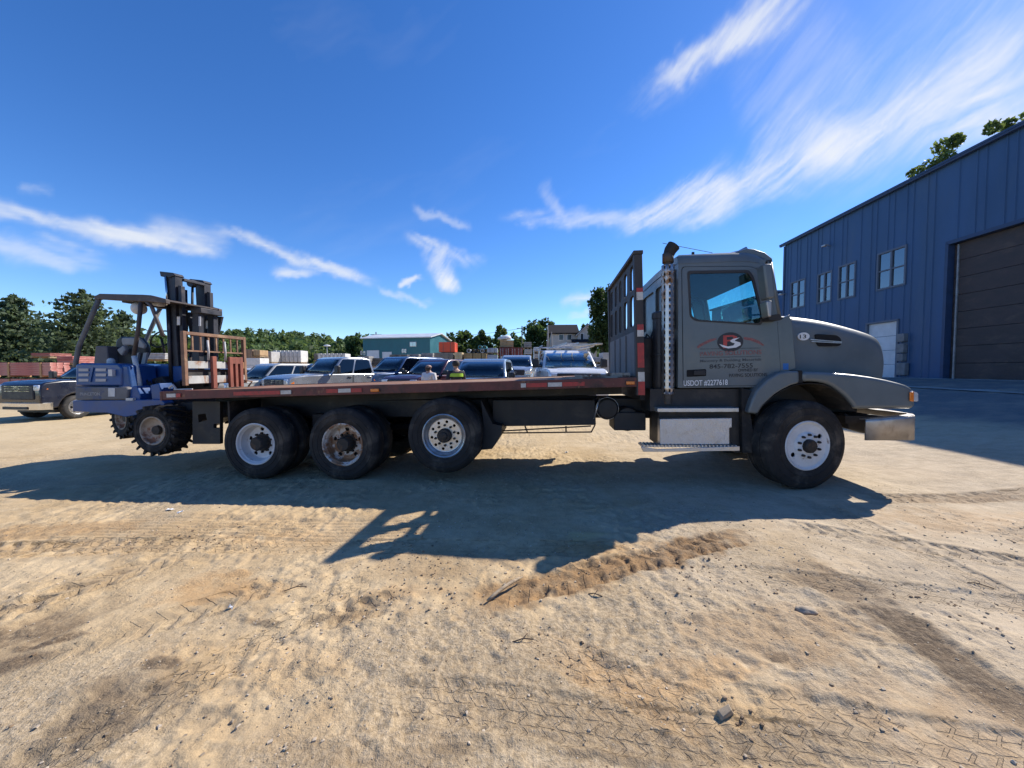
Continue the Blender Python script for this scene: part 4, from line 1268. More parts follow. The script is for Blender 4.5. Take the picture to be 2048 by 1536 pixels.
def make_forklift():
    base = TRUCK_M @ Vector((-5.95, 1.22, .16))
    F = thing('forklift', 'blue truck-mounted forklift hanging from the rear of the flatbed', 'forklift')
    FM = Matrix.Translation(base) @ TRUCK_M.to_3x3().to_4x4()
    F.matrix_world = FM
    off = Vector((-5.95, 1.22, .16))

    def B(mb, name, m, parent=F, **k):
        mb.v = [(p[0] - off.x, p[1] - off.y, p[2] - off.z) for p in mb.v]
        return mb.build(name, m, parent, **k)
    P3 = lambda x, y, v: (tp(x, y, v)[0], v, tp(x, y, v)[1])
    # wheels
    for x, y, v, fl in ((304, 862, .16, False), (304, 862, 2.28, True)):
        u, w = tp(304, 862, .16)
        wheel_part(F, 'wheel', (u - off.x, v - off.y, w - off.z), .375, .36, .215, 'lug', M_FRIM, flip=fl)
    u, w = tp(228, 838, .95)
    wheel_part(F, 'wheel', (u - off.x, 1.05 - off.y, w - off.z), .36, .34, .20, 'lug', M_FRIM, steer=R(-18))
    # frame
    fr = tps([(145, 801), (322, 799), (330, 806), (322, 822), (250, 834), (215, 826), (145, 823)], .32)
    for v in (.32, 1.96):
        B(MB().plate(fr, None, v, v + .16), 'side_frame', M_FBLUE, bev=.012)
    B(MB().b2((tp(150, 812, .32)[0], .49, tp(150, 822, .32)[1]), (tp(190, 812, .32)[0], 1.95, tp(150, 802, .32)[1])), 'rear_frame', M_FBLUE, bev=.02)
    ax = tps([(270, 800), (345, 800), (350, 850), (280, 880), (272, 850)], .5)
    B(MB().plate(ax, None, .55, 1.89), 'drive_axle', M_BLACK, bev=.02)
    # engine cover with louvred side panels, counterweight band
    body = tps([(150, 729), (160, 726), (236, 727), (244, 735), (244, 772), (150, 772)], .34)
    B(MB().plate(body, None, .34, 2.10), 'engine_cover', M_FBLUE, bev=.03, seg=3)
    band = tps([(150, 773.5), (252, 773.5), (256, 780), (254, 800), (150, 800)], .30)
    B(MB().plate(band, None, .30, 2.14), 'counterweight', M_FGREY, bev=.02)
    for r_, y in enumerate((737, 747, 757.5)):
        for x0, x1 in ((158, 178), (192, 213)):
            q = tps([(x0, y), (x1, y), (x1 - 1, y + 5.5), (x0, y + 5.5)], .335)
            B(MB().plate(q, None, .328, .338), 'louvre', mat('pale_louvre', (.42, .40, .40), .6, 0, .15, 8))
    q = tps([(184, 735), (188, 735), (182, 764), (178, 764)], .335)
    B(MB().plate(q, None, .325, .338), 'louvre_bar', M_FBLUE)
    for (x0, y0, x1, y1), m in (((219, 739, 227, 752), M_DULLW), ((219, 776, 232, 793), M_DULLW), ((254, 796, 268, 801), M_DULLW)):
        q = tps([(x0, y0), (x1, y0), (x1, y1), (x0, y1)], .31)
        B(MB().plate(q, None, .290, .338), 'data_plate', m)
    uu, ww = tp(180, 788, .30)
    Mx = Matrix(((1, 0, 0, uu - off.x), (0, 0, -1, .2985 - off.y), (0, 1, 0, ww - off.z), (0, 0, 0, 1)))
    text_obj('lettering', 'PRINCETON', mat('faded_grey_lettering', (.34, .33, .33), .6, 0, .2, 20), F, Mx, 46 * 6.1 / FPX, 6.5 * 6.1 / FPX)
    # operator side cowl
    cow = tps([(240, 733), (262, 730), (300, 731), (336, 733), (336, 752), (300, 768), (286, 772), (246, 772)], .42)
    B(MB().plate(cow, None, .85, 2.05), 'cowl', M_FBLUE, bev=.03, seg=3)
    B(MB().plate(tps([(238, 730), (262, 730), (270, 800), (244, 800)], .40), None, .36, .80), 'side_cowl', M_FBLUE, bev=.03, seg=3)
    B(MB().plate(tps([(248, 801), (268, 772), (276, 772), (283, 790), (282, 802)], .36), None, .34, .60), 'step_frame', M_FBLUE, bev=.012)
    B(MB().plate(tps([(300, 770), (318, 766), (326, 800), (304, 806)], .4), None, .40, .62), 'lift_bracket', M_FBLUE, bev=.015)
    B(MB().plate(tps([(262, 770), (322, 752), (335, 770), (322, 800), (270, 800)], .7), None, .70, 1.75), 'hydraulic_block', M_BLACK, bev=.02)
    hz = MB()
    for i in range(8):
        x = 276 + 6 * i
        hz.tube([P3(x, 760 + 4 * (i % 3), .62), P3(x + 5, 775, .58), P3(x + 14, 785, .6), P3(x + 20, 798, .66)], .014, 6)
    B(hz, 'hydraulic_hoses', M_BLACK, smooth=True)
    # air cleaner box, cap, seat
    B(MB().plate(tps([(191, 692), (214, 692), (217, 727), (187, 727)], .8), None, .8, 1.15), 'air_cleaner', mat('dusty_grey_box', (.13, .12, .125), .7, 0, .2, 6), bev=.015)
    c = P3(222, 722, .62)
    B(MB().lathe([(.0001, .05), (.03, .045), (.05, .02), (.055, -.02), (.05, -.05)], c, 14, axis='z'), 'filler_cap', M_DULLW, smooth=True)
    sb = round_poly(tps([(236, 682), (246, 673), (284, 674), (297, 692), (298, 705), (286, 730), (240, 730)], 1.0), .08)
    B(MB().plate(sb, None, .95, 1.05), 'seat_shell', M_SEAT, bev=.03)
    s1 = round_poly(tps([(244, 675), (280, 675), (292, 690), (290, 698), (262, 690), (246, 692)], .92), .06)
    B(MB().plate(s1, None, .90, .948), 'seat_back', M_SEATG, bev=.02)
    for x in (272, 288):
        B(MB().plate(tps([(x, 706), (x + 7, 705), (x + 2, 729), (x - 5, 729)], .92), None, .91, .948), 'seat_stripe', M_SEATG)
    B(MB().plate(tps([(236, 700), (250, 690), (254, 700), (246, 712)], .85), None, .82, .90), 'armrest', M_SEATG, bev=.02)
    B(MB().plate(tps([(246, 728), (300, 728), (300, 736), (246, 738)], .9), None, .78, 1.35), 'seat_cushion', M_SEAT, bev=.03)
    # steering wheel
    cen = Vector(P3(323, 678, 1.0))
    B(MB().tube([cen + Matrix.Rotation(R(-55), 3, 'Y') @ Vector((.17 * math.cos(t), .17 * math.sin(t), 0)) for t in np.linspace(0, 2 * math.pi, 25)], .013, 7, cap=False).tube([cen, cen + Vector((.05, 0, -.25))], .02, 7), 'steering_wheel', M_BLACK, smooth=True)
    # overhead guard: legs and roof
    VA, VB = .50, 1.50
    for v in (VA, VB):
        s = lambda x, y: P3(x, y, VA)[0:1] + (v,) + P3(x, y, VA)[2:3]
        B(MB().tube([s(152, 735), s(152, 722), s(158, 692), s(180, 640), s(198, 598)], .034, 8), 'guard_leg', mat('bleached_grey_leg', (.14, .145, .15), .7, 0, .2, 6), smooth=True)
        B(MB().tube([s(282, 604), s(277, 655), s(268, 712)], .030, 8), 'guard_post', M_GUARD, smooth=True)
        B(MB().tube([s(268, 712), s(274, 740), s(282, 782)], .034, 8), 'lower_post', M_DULLW if v == VA else M_GUARD, smooth=True)
        B(MB().tube([s(291, 601), s(303, 612), s(314, 640), s(326, 672)], .028, 8), 'front_post', M_GUARD, smooth=True)
        e = tps([(192, 594), (204, 588), (290, 590), (305, 591), (336, 599), (336, 608), (300, 604), (285, 604), (250, 602), (204, 599), (194, 600)], VA)
        B(MB().plate(e, None, v - .04, v + .04), 'guard_side', M_GUARD, bev=.012)
    B(MB().plate(tps([(206, 590), (334, 599), (334, 602), (206, 594)], VA), None, VA + .045, VB - .045), 'guard_roof', M_GUARD)
    B(MB().plate(tps([(243, 600), (268, 603), (268, 608), (243, 605)], .7), None, .7, 1.6), 'rear_light_bar', M_BLACK, bev=.01)
    c = P3(278, 617, .62)
    B(MB().lathe([(.0001, -.09), (.06, -.085), (.095, -.05), (.105, 0), (.095, .05), (.06, .085), (.0001, .09)], c, 20, axis='x'), 'work_lamp', M_DULLW, smooth=True)
    B(MB().plate(tps([(303, 605), (317, 605), (317, 611), (303, 611)], .6), None, .6, .72), 'front_lamp', M_DULLW, bev=.01)
    # mast: two outer channels, cross heads, rams
    for v in (.86, 1.42):
        d = v - .86
        o_ = [(p[0], p[1]) for p in tps([(330, 548), (350, 550), (352, 660), (360, 775), (342, 778), (336, 660)], .86)]
        B(MB().plate(o_, None, v, v + .14), 'mast_channel', M_MAST, bev=.006)
        i_ = [(p[0], p[1]) for p in tps([(352, 570), (359, 571), (366, 770), (360, 772)], .86)]
        B(MB().plate(i_, None, v + .03, v + .10), 'inner_channel', M_MAST, bev=.005)
        hd = [(p[0], p[1]) for p in tps([(321, 543), (348, 546), (352, 551), (340, 556), (323, 553)], .86)]
        B(MB().plate(hd, None, v - .02, v + .16), 'mast_head', M_MAST, bev=.008)
        rm = [P3(331, 552, .84), P3(336, 620, .84)]
        B(MB().tube([(p[0], p[1] + d + (.0 if v < 1 else .2), p[2]) for p in rm], .018, 10), 'ram_rod', M_PISTON, smooth=True)
        rm = [P3(336, 612, .84), P3(343, 770, .84)]
        B(MB().tube([(p[0], p[1] + d + (.0 if v < 1 else .2), p[2]) for p in rm], .03, 10), 'ram_barrel', M_MAST, smooth=True)
        st = tps([(352, 633), (358, 633), (358, 650), (352, 650)], .84)
        B(MB().plate(st, None, v - .006, v + .001), 'mast_sticker', M_WHITEP)
    for y0, y1 in ((553, 558), (610, 616), (700, 708)):
        a, b = tp(345, y0, .86), tp(353, y1, .86)
        B(MB().b2((a[0], 1.0, b[1]), (b[0], 1.42, a[1])), 'mast_crossbar', M_MAST, bev=.006)
    B(MB().tube([P3(372, 580, 1.3), P3(374, 650, 1.3), P3(372, 700, 1.3)], .02, 8), 'lift_hose', M_BLACK, smooth=True)
    B(MB().tube([P3(385, 575, 1.3), P3(384, 640, 1.3)], .02, 8), 'lift_hose', M_BLACK, smooth=True)
    B(MB().tube([P3(355, 601, .9), P3(366, 602, 1.0), P3(376, 612, 1.15), P3(380, 620, 1.2)], .02, 8), 'lift_hose', M_BLACK, smooth=True)
    B(MB().lathe([(.0001, 0), (.07, 0), (.07, .08), (.0001, .08)], P3(380, 566, 1.25), 14), 'chain_pulley', M_MAST, smooth=True, auto=40)
    # scissor reach section between mast and carriage
    rs = tps([(390, 618), (402, 618), (404, 770), (388, 770)], 1.0)
    for v in (.95, 1.25):
        B(MB().plate(rs, None, v, v + .10), 'reach_channel', M_MAST, bev=.008)
    a, b = tp(388, 617, 1.0), tp(405, 627, 1.0)
    B(MB().b2((a[0], .93, b[1]), (b[0] + .04, 1.37, a[1])), 'reach_head', M_MAST, bev=.008)
    sc = tps([(372, 626), (377, 624), (392, 690), (392, 720), (386, 720)], 1.05)
    B(MB().plate(sc, None, 1.06, 1.10), 'reach_arm', M_MAST)
    sc = tps([(404, 628), (412, 628), (398, 690), (394, 690)], 1.05)
    B(MB().plate(sc, None, 1.38, 1.42), 'reach_arm', M_MAST)
    B(MB().plate(tps([(398, 633), (402, 633), (402, 652), (398, 652)], .95), None, .942, .948), 'mast_sticker', M_WHITEP)
    # carriage, load backrest and folded forks on the deck tail
    un, wt = tp(366, 662, .40); wb = tp(366, 775, .40)[1]
    uc = un
    va, vb = .40, 1.60
    for v in (va, vb):
        B(MB().b2((uc - .03, v - .028, wb + .03), (uc + .03, v + .028, wt)), 'backrest_post', M_BREST, bev=.005)
    B(MB().b2((uc - .028, va + .03, wt - .055), (uc + .028, vb - .03, wt - .002)), 'backrest_top', M_BREST, bev=.005)
    wm = tp(366, 701, .40)[1]
    B(MB().b2((uc - .014, va + .03, wm - .012), (uc + .014, vb - .03, wm + .012)), 'backrest_bar', M_BREST)
    for i in range(7):
        v = va + (vb - va) * (i + 1) / 8
        B(MB().b2((uc - .010, v - .012, wm + .013), (uc + .010, v + .012, wt - .056)), 'backrest_slat', M_BREST)
    for y0, y1 in ((722, 737), (752, 768)):
        w1, w0 = tp(366, y0, .4)[1], tp(366, y1, .4)[1]
        B(MB().b2((uc - .02, va + .03, w0), (uc + .03, vb - .03, w1)), 'carriage_bar', M_CARR, bev=.004)
    B(MB().b2((uc - .12, va + .06, wb + .04), (uc - .03, vb - .06, tp(366, 735, .4)[1] - .03)), 'carriage_back', M_BLACK)
    fw1, fw0 = tp(366, 711, .40)[1], wtop(uc) + .012
    for v0, v1 in ((.83, .91), (1.18, 1.25), (1.30, 1.36), (1.41, 1.48)):
        B(MB().b2((uc + .035, v0, fw0), (uc + .085, v1, fw1)), 'fork_shank', M_FORK, bev=.006)
    B(MB().b2((uc + .036, 1.25, fw1 - .12), (uc + .083, 1.41, fw1 - .002)), 'fork_tie', M_FORK)
    hk = MB()
    for v in (.78, 1.12):
        hk.tube([(uc + .05, v, wt - .12), (uc + .06, v, wm), (uc + .05, v, wm - .15)], .018, 7)
    B(hk, 'side_shift_hoses', mat('pale_hose', (.36, .36, .37), .5, 0, .15, 8), smooth=True)
    B(MB().tube([(uc + .03, vb + .05, fw0), (uc + .10, vb + .06, fw0 + .09), (uc + .02, vb - .05, fw0 + .12)], .016, 7), 'hook_bar', M_BREST, smooth=True)
    pr = MB()
    pr.tube([P3(338, 776, .42), P3(346, 770, .42), P3(352, 778, .42)], .018, 7)
    pr.tube([P3(348, 779, .36), P3(385, 778, .36)], .010, 6)
    B(pr, 'lock_lever', M_DULLW)
    return F


FORK = make_forklift()
# ------------------------------------------------------------------ parked cars and pickups
M_CHROMEC = mat('car_chrome', (.7, .7, .71), .12, 1.0, .05, 5)
M_CARBLK = mat('car_black_trim', (.02, .02, .022), .5, 0, .2, 8)
M_CARTYRE = mat('car_tyre', (.03, .029, .028), .85, 0, .2, 8, c2=(.10, .085, .07), t2=(.5, .7), s2=5)
M_CARRIM = mat('car_alloy', (.45, .45, .46), .3, .9, .1, 8)


def paint(name, c, rough=.25, metal=.25):
    return mat(name, c, rough, metal, .05, 2.0, coat=.6, c2=tuple(min(1, x * .8 + .06) for x in c), t2=(.55, .85), s2=2.5)


def make_car(name, label, cat, loc, heading, col, kind='suv', L=5.0, W=1.95, H=1.85, hood=1.08, belt=1.12, wb=3.0, wr=.38, cabx=None, glass_m=None, front=None, group='vehicles parked in the yard'):
    """car facing +x in its own space; parts with their trim as sub-parts"""
    z = gzf(loc[0], loc[1])
    C = thing(name, label, cat, (loc[0], loc[1], z), heading, group)
    G = glass_m or G_DARK
    h2 = L / 2; hw = W / 2
    sill = wr * .82
    fx, rx = wb / 2 + (.05 if kind != 'car' else .0), -wb / 2 + .05
    fx += .10; rx += .0
    ar = wr * 1.17
    arch = lambda cx: [(cx + ar * math.cos(t), max(sill, wr + ar * math.sin(t))) for t in np.linspace(math.pi * .985, math.pi * .015, 11)][::-1]
    # greenhouse stations
    if kind == 'pickup':
        wsb, wst, rst, rsb = cabx or (h2 - 1.55, h2 - 2.15, -.55, -.68)
    elif kind == 'suv':
        wsb, wst, rst, rsb = cabx or (h2 - 1.35, h2 - 2.0, -h2 + .45, -h2 + .12)
    else:
        wsb, wst, rst, rsb = cabx or (h2 - 1.15, h2 - 1.85, -h2 + .75, -h2 + .25)
    rear_end = rsb - .03 if kind == 'pickup' else -h2
    rear_top = belt if kind == 'pickup' else belt
    prof = [(h2 - .05, sill + .05), (h2, sill + .20), (h2, hood - .28), (h2 - .03, hood - .12), (h2 - .16, hood - .03), (h2 - .6, hood + .03), (wsb + .1, belt - .02), (wsb - .1, belt), (rear_end + .05, rear_top), (rear_end, rear_top - .1),
            (rear_end, sill + .15), (rear_end + .04, sill)]
    bottom = []
    if kind != 'pickup':
        bottom += [(p[0], p[1]) for p in reversed(arch(rx))]
    bottom += [(p[0], p[1]) for p in reversed(arch(fx))]
    poly = prof + bottom

    def shape(mb):
        out = []
        for x, y, zz in mb.v:
            t = abs(x) / h2
            k = 1 - .075 * max(0, t - .6) / .4 * (max(0, t - .6) / .4) - .05 * max(0, (zz - .75)) / .5 - .04 * max(0, (.6 - zz)) / .4
            out.append((x, y * k, zz))
        mb.v = out
        return mb
    # body with a crowned bonnet: three slices across
    body = MB()
    body.plate(poly, None, -hw, hw)
    shape(body)
    bo = body.build('body', col, C, bev=.055, seg=3)
    # bonnet bulge
    ys = [(-.72, -.03), (-.55, .012), (-.3, .024), (0, .028), (.3, .024), (.55, .012), (.72, -.03)]
    bn = MB().loft([[(x, y * hw * s, zz + dz) for y, dz in ys] for x, zz, s in ((h2 - .10, hood - .10, .93), (h2 - .25, hood - .01, .97), (h2 - .6, hood + .03, 1.0), (wsb + .1, belt - .02, 1.0), (wsb - .05, belt - .03, 1))])
    bn.build('bonnet', col, C, smooth=True)
    # cabin
    tw = .80
    cab = MB()
    gh = [(wsb, belt - .03), (wst, H - .06), (wst - .25, H), (rst + .3, H), (rst, H - .07), (rsb, belt - .03)]
    def tum(mb, o=0.0):
        mb.v = [(x, (y / hw) * hw * (.94 - (.94 - tw) * max(0, (zz - belt)) / (H - belt)) + (o if y > 0 else -o), zz) for x, y, zz in mb.v]
        return mb
    tum(cab.plate(gh, None, -hw, hw))
    cab.build('cabin', col, C, bev=.05, seg=3)
    # glass: windscreen, rear window, side panes
    def lerp(a, b, t): return (a[0] + (b[0] - a[0]) * t, a[1] + (b[1] - a[1]) * t)
    def across(a, b, name, k=.90, side=1):
        p0, p1 = lerp(a, b, .10), lerp(a, b, .90)
        n = Vector((b[1] - a[1], 0, a[0] - b[0])).normalized()
        if n.x * side < 0: n = -n
        rings = []
        for p in (p0, p1):
            w = hw * k * (.94 - (.94 - tw) * max(0, (p[1] - belt)) / (H - belt))
            rings.append([(p[0] + n.x * .012 + .04 * side * (1 - (2 * i / 6 - 1) ** 2), -w + 2 * w * i / 6, p[1] + n.z * .012) for i in range(7)])
        MB().loft(rings).build(name, G, C, smooth=True, solid=.01)
    across(gh[0], gh[1], 'windscreen', .90, 1)
    across(gh[5], gh[4], 'rear_window', .86, -1)
    top = H - .10; bot = belt + .02
    GL = 0
    front_at = lambda zz: wsb + (wst - wsb) * (zz - belt) / (H - .06 - belt)
    rear_at = lambda zz: rsb + (rst - rsb) * (zz - belt) / (H - .07 - belt)
    f0, f1 = front_at(bot) - .10, front_at(top) - .08
    r0, r1 = rear_at(bot) + .12, rear_at(top) + .10
    nwin = 2 if kind == 'pickup' else (3 if kind == 'suv' else 2)
    for s in (-1, 1):
        for i in range(nwin):
            a0, a1 = f0 + (r0 - f0) * i / nwin, f1 + (r1 - f1) * i / nwin
            b0, b1 = f0 + (r0 - f0) * (i + 1) / nwin + .07, f1 + (r1 - f1) * (i + 1) / nwin + .07
            if i == nwin - 1: b0, b1 = r0, r1
            q = round_poly([(a0, bot), (b0, bot), (b1, top), (a1, top)], .05, 3)
            w = MB().plate(q, None, (hw - .004) * s, (hw + .003) * s)
            tum(w)
            w.v = [(x, y + s * .005, zz) for x, y, zz in w.v]
            w.build('side_window', G, C)
        # door shut lines
        for i in range(1, nwin + 1):
            xx = f0 + (r0 - f0) * (i - .02) / nwin + .03
            if i == nwin: xx = r0 - .0
            ln = MB().b2((xx - .008, hw * s - .004, sill + .18), (xx + .008, hw * s + .002, belt - .03))
            shape(ln); ln.v = [(x, y + s * .003, zz) for x, y, zz in ln.v]
            ln.build('door_gap', M_SEAM, C)
            hd = MB().b2((xx + .06, hw * s - .01, belt - .16), (xx + .24, hw * s + .03, belt - .12))
            shape(hd).build('door_handle', M_CARBLK if i % 2 else col, C, bev=.01)
        # mirror
        mx = f0 - .02
        big = kind == 'pickup'
        mm = MB().box((mx + .02, s * (hw + (.17 if big else .10)), belt + (.16 if big else .09)), (.14, .22 if not big else .24, .16 if not big else .30))
        mm.build('mirror', M_CARBLK, C, bev=.04, seg=3)
        MB().tube([(mx, s * hw * .93, belt + .05), (mx + .02, s * (hw + .12), belt + .08)], .025, 6).build('mirror_arm', M_CARBLK, C)
        # lamps
        hl = MB().box((h2 - .10, s * (hw * .80), hood - .22), (.24, .34, .20)); shape(hl).build('headlight', M_CLEAR, C, bev=.04, seg=3)
        am = MB().box((h2 - .16, s * (hw * .93), hood - .24), (.16, .10, .14)); shape(am).build('turn_signal', M_AMBER, C, bev=.03)
        tx = -h2 + .03
        tl = MB().box((tx, s * hw * .88, belt - .12 if kind == 'pickup' else belt - .02), (.12, .17, .38)); shape(tl).build('tail_light', M_REDLENS, C, bev=.03)
    # grille, badge, bumpers
    gh_ = .50 if kind == 'pickup' else .26
    gr = MB().box((h2 + .005, 0, hood - .12 - gh_ / 2), (.06, W * (.66 if kind == 'pickup' else .56), gh_)).build('grille', M_CARBLK, C, bev=.03)
    if front != 'plain':
        for i in (-1, 0, 1):
            MB().box((h2 + .03, 0, hood - .25 + i * .08), (.02, W * .52, .018)).build('grille_bar', M_CHROMEC if front == 'chrome' else M_CARBLK, C)
    bd = MB().plate([(.13 * math.cos(t), hood - .25 + .06 * math.sin(t)) for t in np.linspace(0, 2 * math.pi, 21)[:-1]], [[(.11 * math.cos(t), hood - .25 + .043 * math.sin(t)) for t in np.linspace(0, 2 * math.pi, 21)[:-1]]], h2 + .035, h2 + .05, axis='x')
    bd.build('badge', M_CHROMEC, C)
    bm = M_CHROMEC if front in ('chrome', 'steel') else col
    rings = []
    for y, dx in ((-1.0, -.20), (-.9, -.03), (-.5, .06), (0, .08), (.5, .06), (.9, -.03), (1.0, -.20)):
        rings.append([(h2 + dx - .06, y * hw, sill + .04), (h2 + dx + .02, y * hw, sill + .06), (h2 + dx + .03, y * hw, sill + .28), (h2 + dx - .06, y * hw, sill + .30)])
    MB().loft(rings, True, True).build('front_bumper', bm, C, smooth=True, auto=45)
    MB().box((h2 + .095, 0, sill + .12), (.03, W * .5, .09)).build('bumper_intake', M_CARBLK, C)
    MB().box((-h2 - .02, 0, sill + .17), (.14, W * .95, .20)).build('rear_bumper', bm, C, bev=.04)
    MB().box((0, 0, sill - .02), (L * .86, W * .78, .12)).build('underbody', M_CARBLK, C)
    # interior so that the glass shows seats
    for x in ((wst + wsb) / 2 - .75, (wst + wsb) / 2 - 1.65):
        if x - .3 < rst: continue
        for s in (-.22, .22):
            MB().plate([(x - .05, .75), (x + .12, .75), (x - .02, belt + .28), (x - .16, belt + .28)], None, s * W - .24, s * W + .24).build('seat', M_SEAT, C, bev=.04)
    MB().box(((wsb + wst) / 2 + .05, 0, belt - .06), (.5, W * .78, .14)).build('dashboard', M_CARBLK, C, bev=.03)
    # wheels
    for x in (fx, rx):
        for s in (-1, 1):
            e = bpy.data.objects.new('wheel', None); COL.objects.link(e); e.parent = C
            e.location = (x, s * (hw - .01), wr); e.rotation_euler = (0, 0, 0 if s == -1 else math.pi)
            tw_ = .25
            MB().lathe([(wr * .62, .01), (wr * .66, -.0), (wr * .85, -.004), (wr * .97, .02), (wr, .05), (wr, tw_ - .05), (wr * .97, tw_ - .02), (wr * .85, tw_), (wr * .62, tw_ - .01)], (0, 0, 0), 28).build('tyre', M_CARTYRE, e, smooth=True, auto=50)
            rm = MB().lathe([(wr * .64, .004), (wr * .60, .002), (wr * .57, .03), (wr * .55, .07)], (0, 0, 0), 24)
            hol = [circle(wr * .38 * math.cos(2 * math.pi * i / 6), wr * .38 * math.sin(2 * math.pi * i / 6), wr * .11, 8) for i in range(6)]
            rm.plate(circle(0, 0, wr * .58, 24), hol, .045, .06)
            rm.lathe([(wr * .16, .045), (wr * .14, .015), (.0001, .012)], (0, 0, 0), 14)
            rm.build('rim', M_CARRIM, e, smooth=True, auto=40)
            MB().lathe([(.0001, .08), (wr * .56, .08)], (0, 0, 0), 20).build('brake_disc', M_CARBLK, e)
    if kind == 'pickup':
        b0 = rsb - .07; b1 = -h2
        bt = belt + .02
        sidep = [(b0, sill + .02), (b0, bt), (b1, bt), (b1, sill + .12)] + [(p[0], p[1]) for p in reversed(arch(rx))]
        for s in (-1, 1):
            y0, y1 = (hw - .10, hw) if s == 1 else (-hw, -hw + .10)
            w = MB().plate(sidep, None, y0, y1); shape(w).build('bed_side', col, C, bev=.03)
        w = MB().b2((b1 + .005, -hw + .11, sill + .15), (b1 + .07, hw - .11, bt - .01)); shape(w).build('tailgate', col, C, bev=.02)
        w = MB().b2((b0 - .06, -hw + .11, sill + .15), (b0 - .003, hw - .11, bt - .01)); shape(w).build('bed_front', col, C, bev=.02)
        MB().b2((b1 + .08, -hw + .12, sill + .28), (b0 - .065, hw - .12, sill + .33)).build('bed_floor', M_CARBLK, C)
    return C


def car_at(px, Y, dx, dy):
    """yard position under picture column px at depth Y, with heading from a ground direction"""
    return ((px - 1024) / FPX * Y, Y), math.atan2(dy, dx)


P_NAVY = paint('deep_navy_paint', (.025, .04, .09))
P_BLACKP = paint('black_car_paint', (.008, .009, .018), .3, 0)
P_SILVER = paint('silver_car_paint', (.40, .41, .42), .25, .6)
P_TAN = paint('pale_champagne_paint', (.50, .48, .43), .3, .4)
P_BLUE = paint('dark_blue_car_paint', (.03, .065, .15))
P_MAROON = paint('dark_maroon_paint', (.06, .022, .03))
P_PALEBLUE = paint('pale_blue_car_paint', (.30, .38, .46), .25, .5)
P_ICE = paint('ice_grey_car_paint', (.42, .48, .54), .25, .5)
P_WHITE = paint('white_car_paint', (.70, .70, .69), .3, 0)

(l, h) = car_at(236, 16.2, -.14, -1)
make_car('pickup_truck', 'black pickup with chrome bumper half hidden behind the blue forklift', 'pickup truck', l, h, P_BLACKP, 'pickup', 6.0, 2.05, 2.05, 1.38, 1.42, 3.8, .43, front='chrome')
(l, h) = car_at(556, 17.6, -.55, -1)
make_car('suv', 'pale champagne suv just right of the forklift load backrest', 'suv', l, h, P_TAN, 'suv', 5.1, 2.0, 1.92, 1.15, 1.22, 2.95, .39, front='plain')
(l, h) = car_at(505, 27.0, -.4, -1)
make_car('pickup_truck', 'white pickup far back behind the champagne suv', 'pickup truck', l, h, P_WHITE, 'pickup', 5.6, 1.98, 1.88, 1.15, 1.2, 3.5, .39, front='plain')
(l, h) = car_at(628, 18.8, -.42, -1)
make_car('pickup_truck', 'dark blue pickup between the champagne suv and the silver pickup', 'pickup truck', l, h, P_NAVY, 'pickup', 5.7, 2.0, 1.86, 1.12, 1.2, 3.5, .39)
(l, h) = car_at(702, 16.6, -.62, -1)
make_car('pickup_truck', 'silver crew cab pickup with long bed behind the middle of the deck', 'pickup truck', l, h, P_SILVER, 'pickup', 6.3, 2.03, 1.98, 1.25, 1.32, 4.1, .42, front='chrome', cabx=(1.55, 1.0, -.35, -.48))
(l, h) = car_at(808, 19.0, -.62, -1)
make_car('suv', 'dark blue suv with chrome front between silver pickup and maroon suv', 'suv', l, h, P_BLUE, 'suv', 5.2, 1.98, 1.92, 1.12, 1.2, 3.0, .39, front='chrome')
(l, h) = car_at(876, 16.2, -.50, -1)
make_car('suv', 'dark maroon suv behind the man in the white shirt', 'suv', l, h, P_MAROON, 'suv', 4.7, 1.88, 1.72, 1.05, 1.1, 2.75, .36, front='plain')
(l, h) = car_at(970, 13.6, -.10, -1)
make_car('suv', 'pale blue suv with dark windscreen right of the man in the hi-vis jacket', 'suv', l, h, P_PALEBLUE, 'suv', 4.6, 1.86, 1.72, 1.04, 1.08, 2.7, .36, front='plain')
(l, h) = car_at(1034, 21.0, -.08, -1)
make_car('suv', 'ice grey compact suv parked behind between pale blue suv and white pickup', 'suv', l, h, P_ICE, 'suv', 4.5, 1.84, 1.70, 1.04, 1.08, 2.65, .36, front='plain')
(l, h) = car_at(1128, 14.6, .02, -1)
WHITE_P = make_car('pickup_truck', 'white pickup with a ladder rack, nearest the truck headboard', 'pickup truck', l, h, P_WHITE, 'pickup', 5.8, 2.03, 1.93, 1.25, 1.30, 3.7, .41, glass_m=glass('clear_car_glass', (.35, .45, .45), .12))


def rack():
    rk = MB()
    for x in (1.0, -1.6):
        for s in (-1, 1):
            rk.tube([(x - 1.3, s * .92, 1.2), (x - 1.3, s * .92, 2.08)], .025, 7)
        rk.tube([(x - 1.3, -.92, 2.08), (x - 1.3, .92, 2.08)], .025, 7)
    for s in (-1, 1):
        rk.tube([(-2.95, s * .92, 2.08), (.9, s * .92, 2.08)], .025, 7)
    rk.build('ladder_rack', M_ALU, WHITE_P, smooth=True, auto=40)


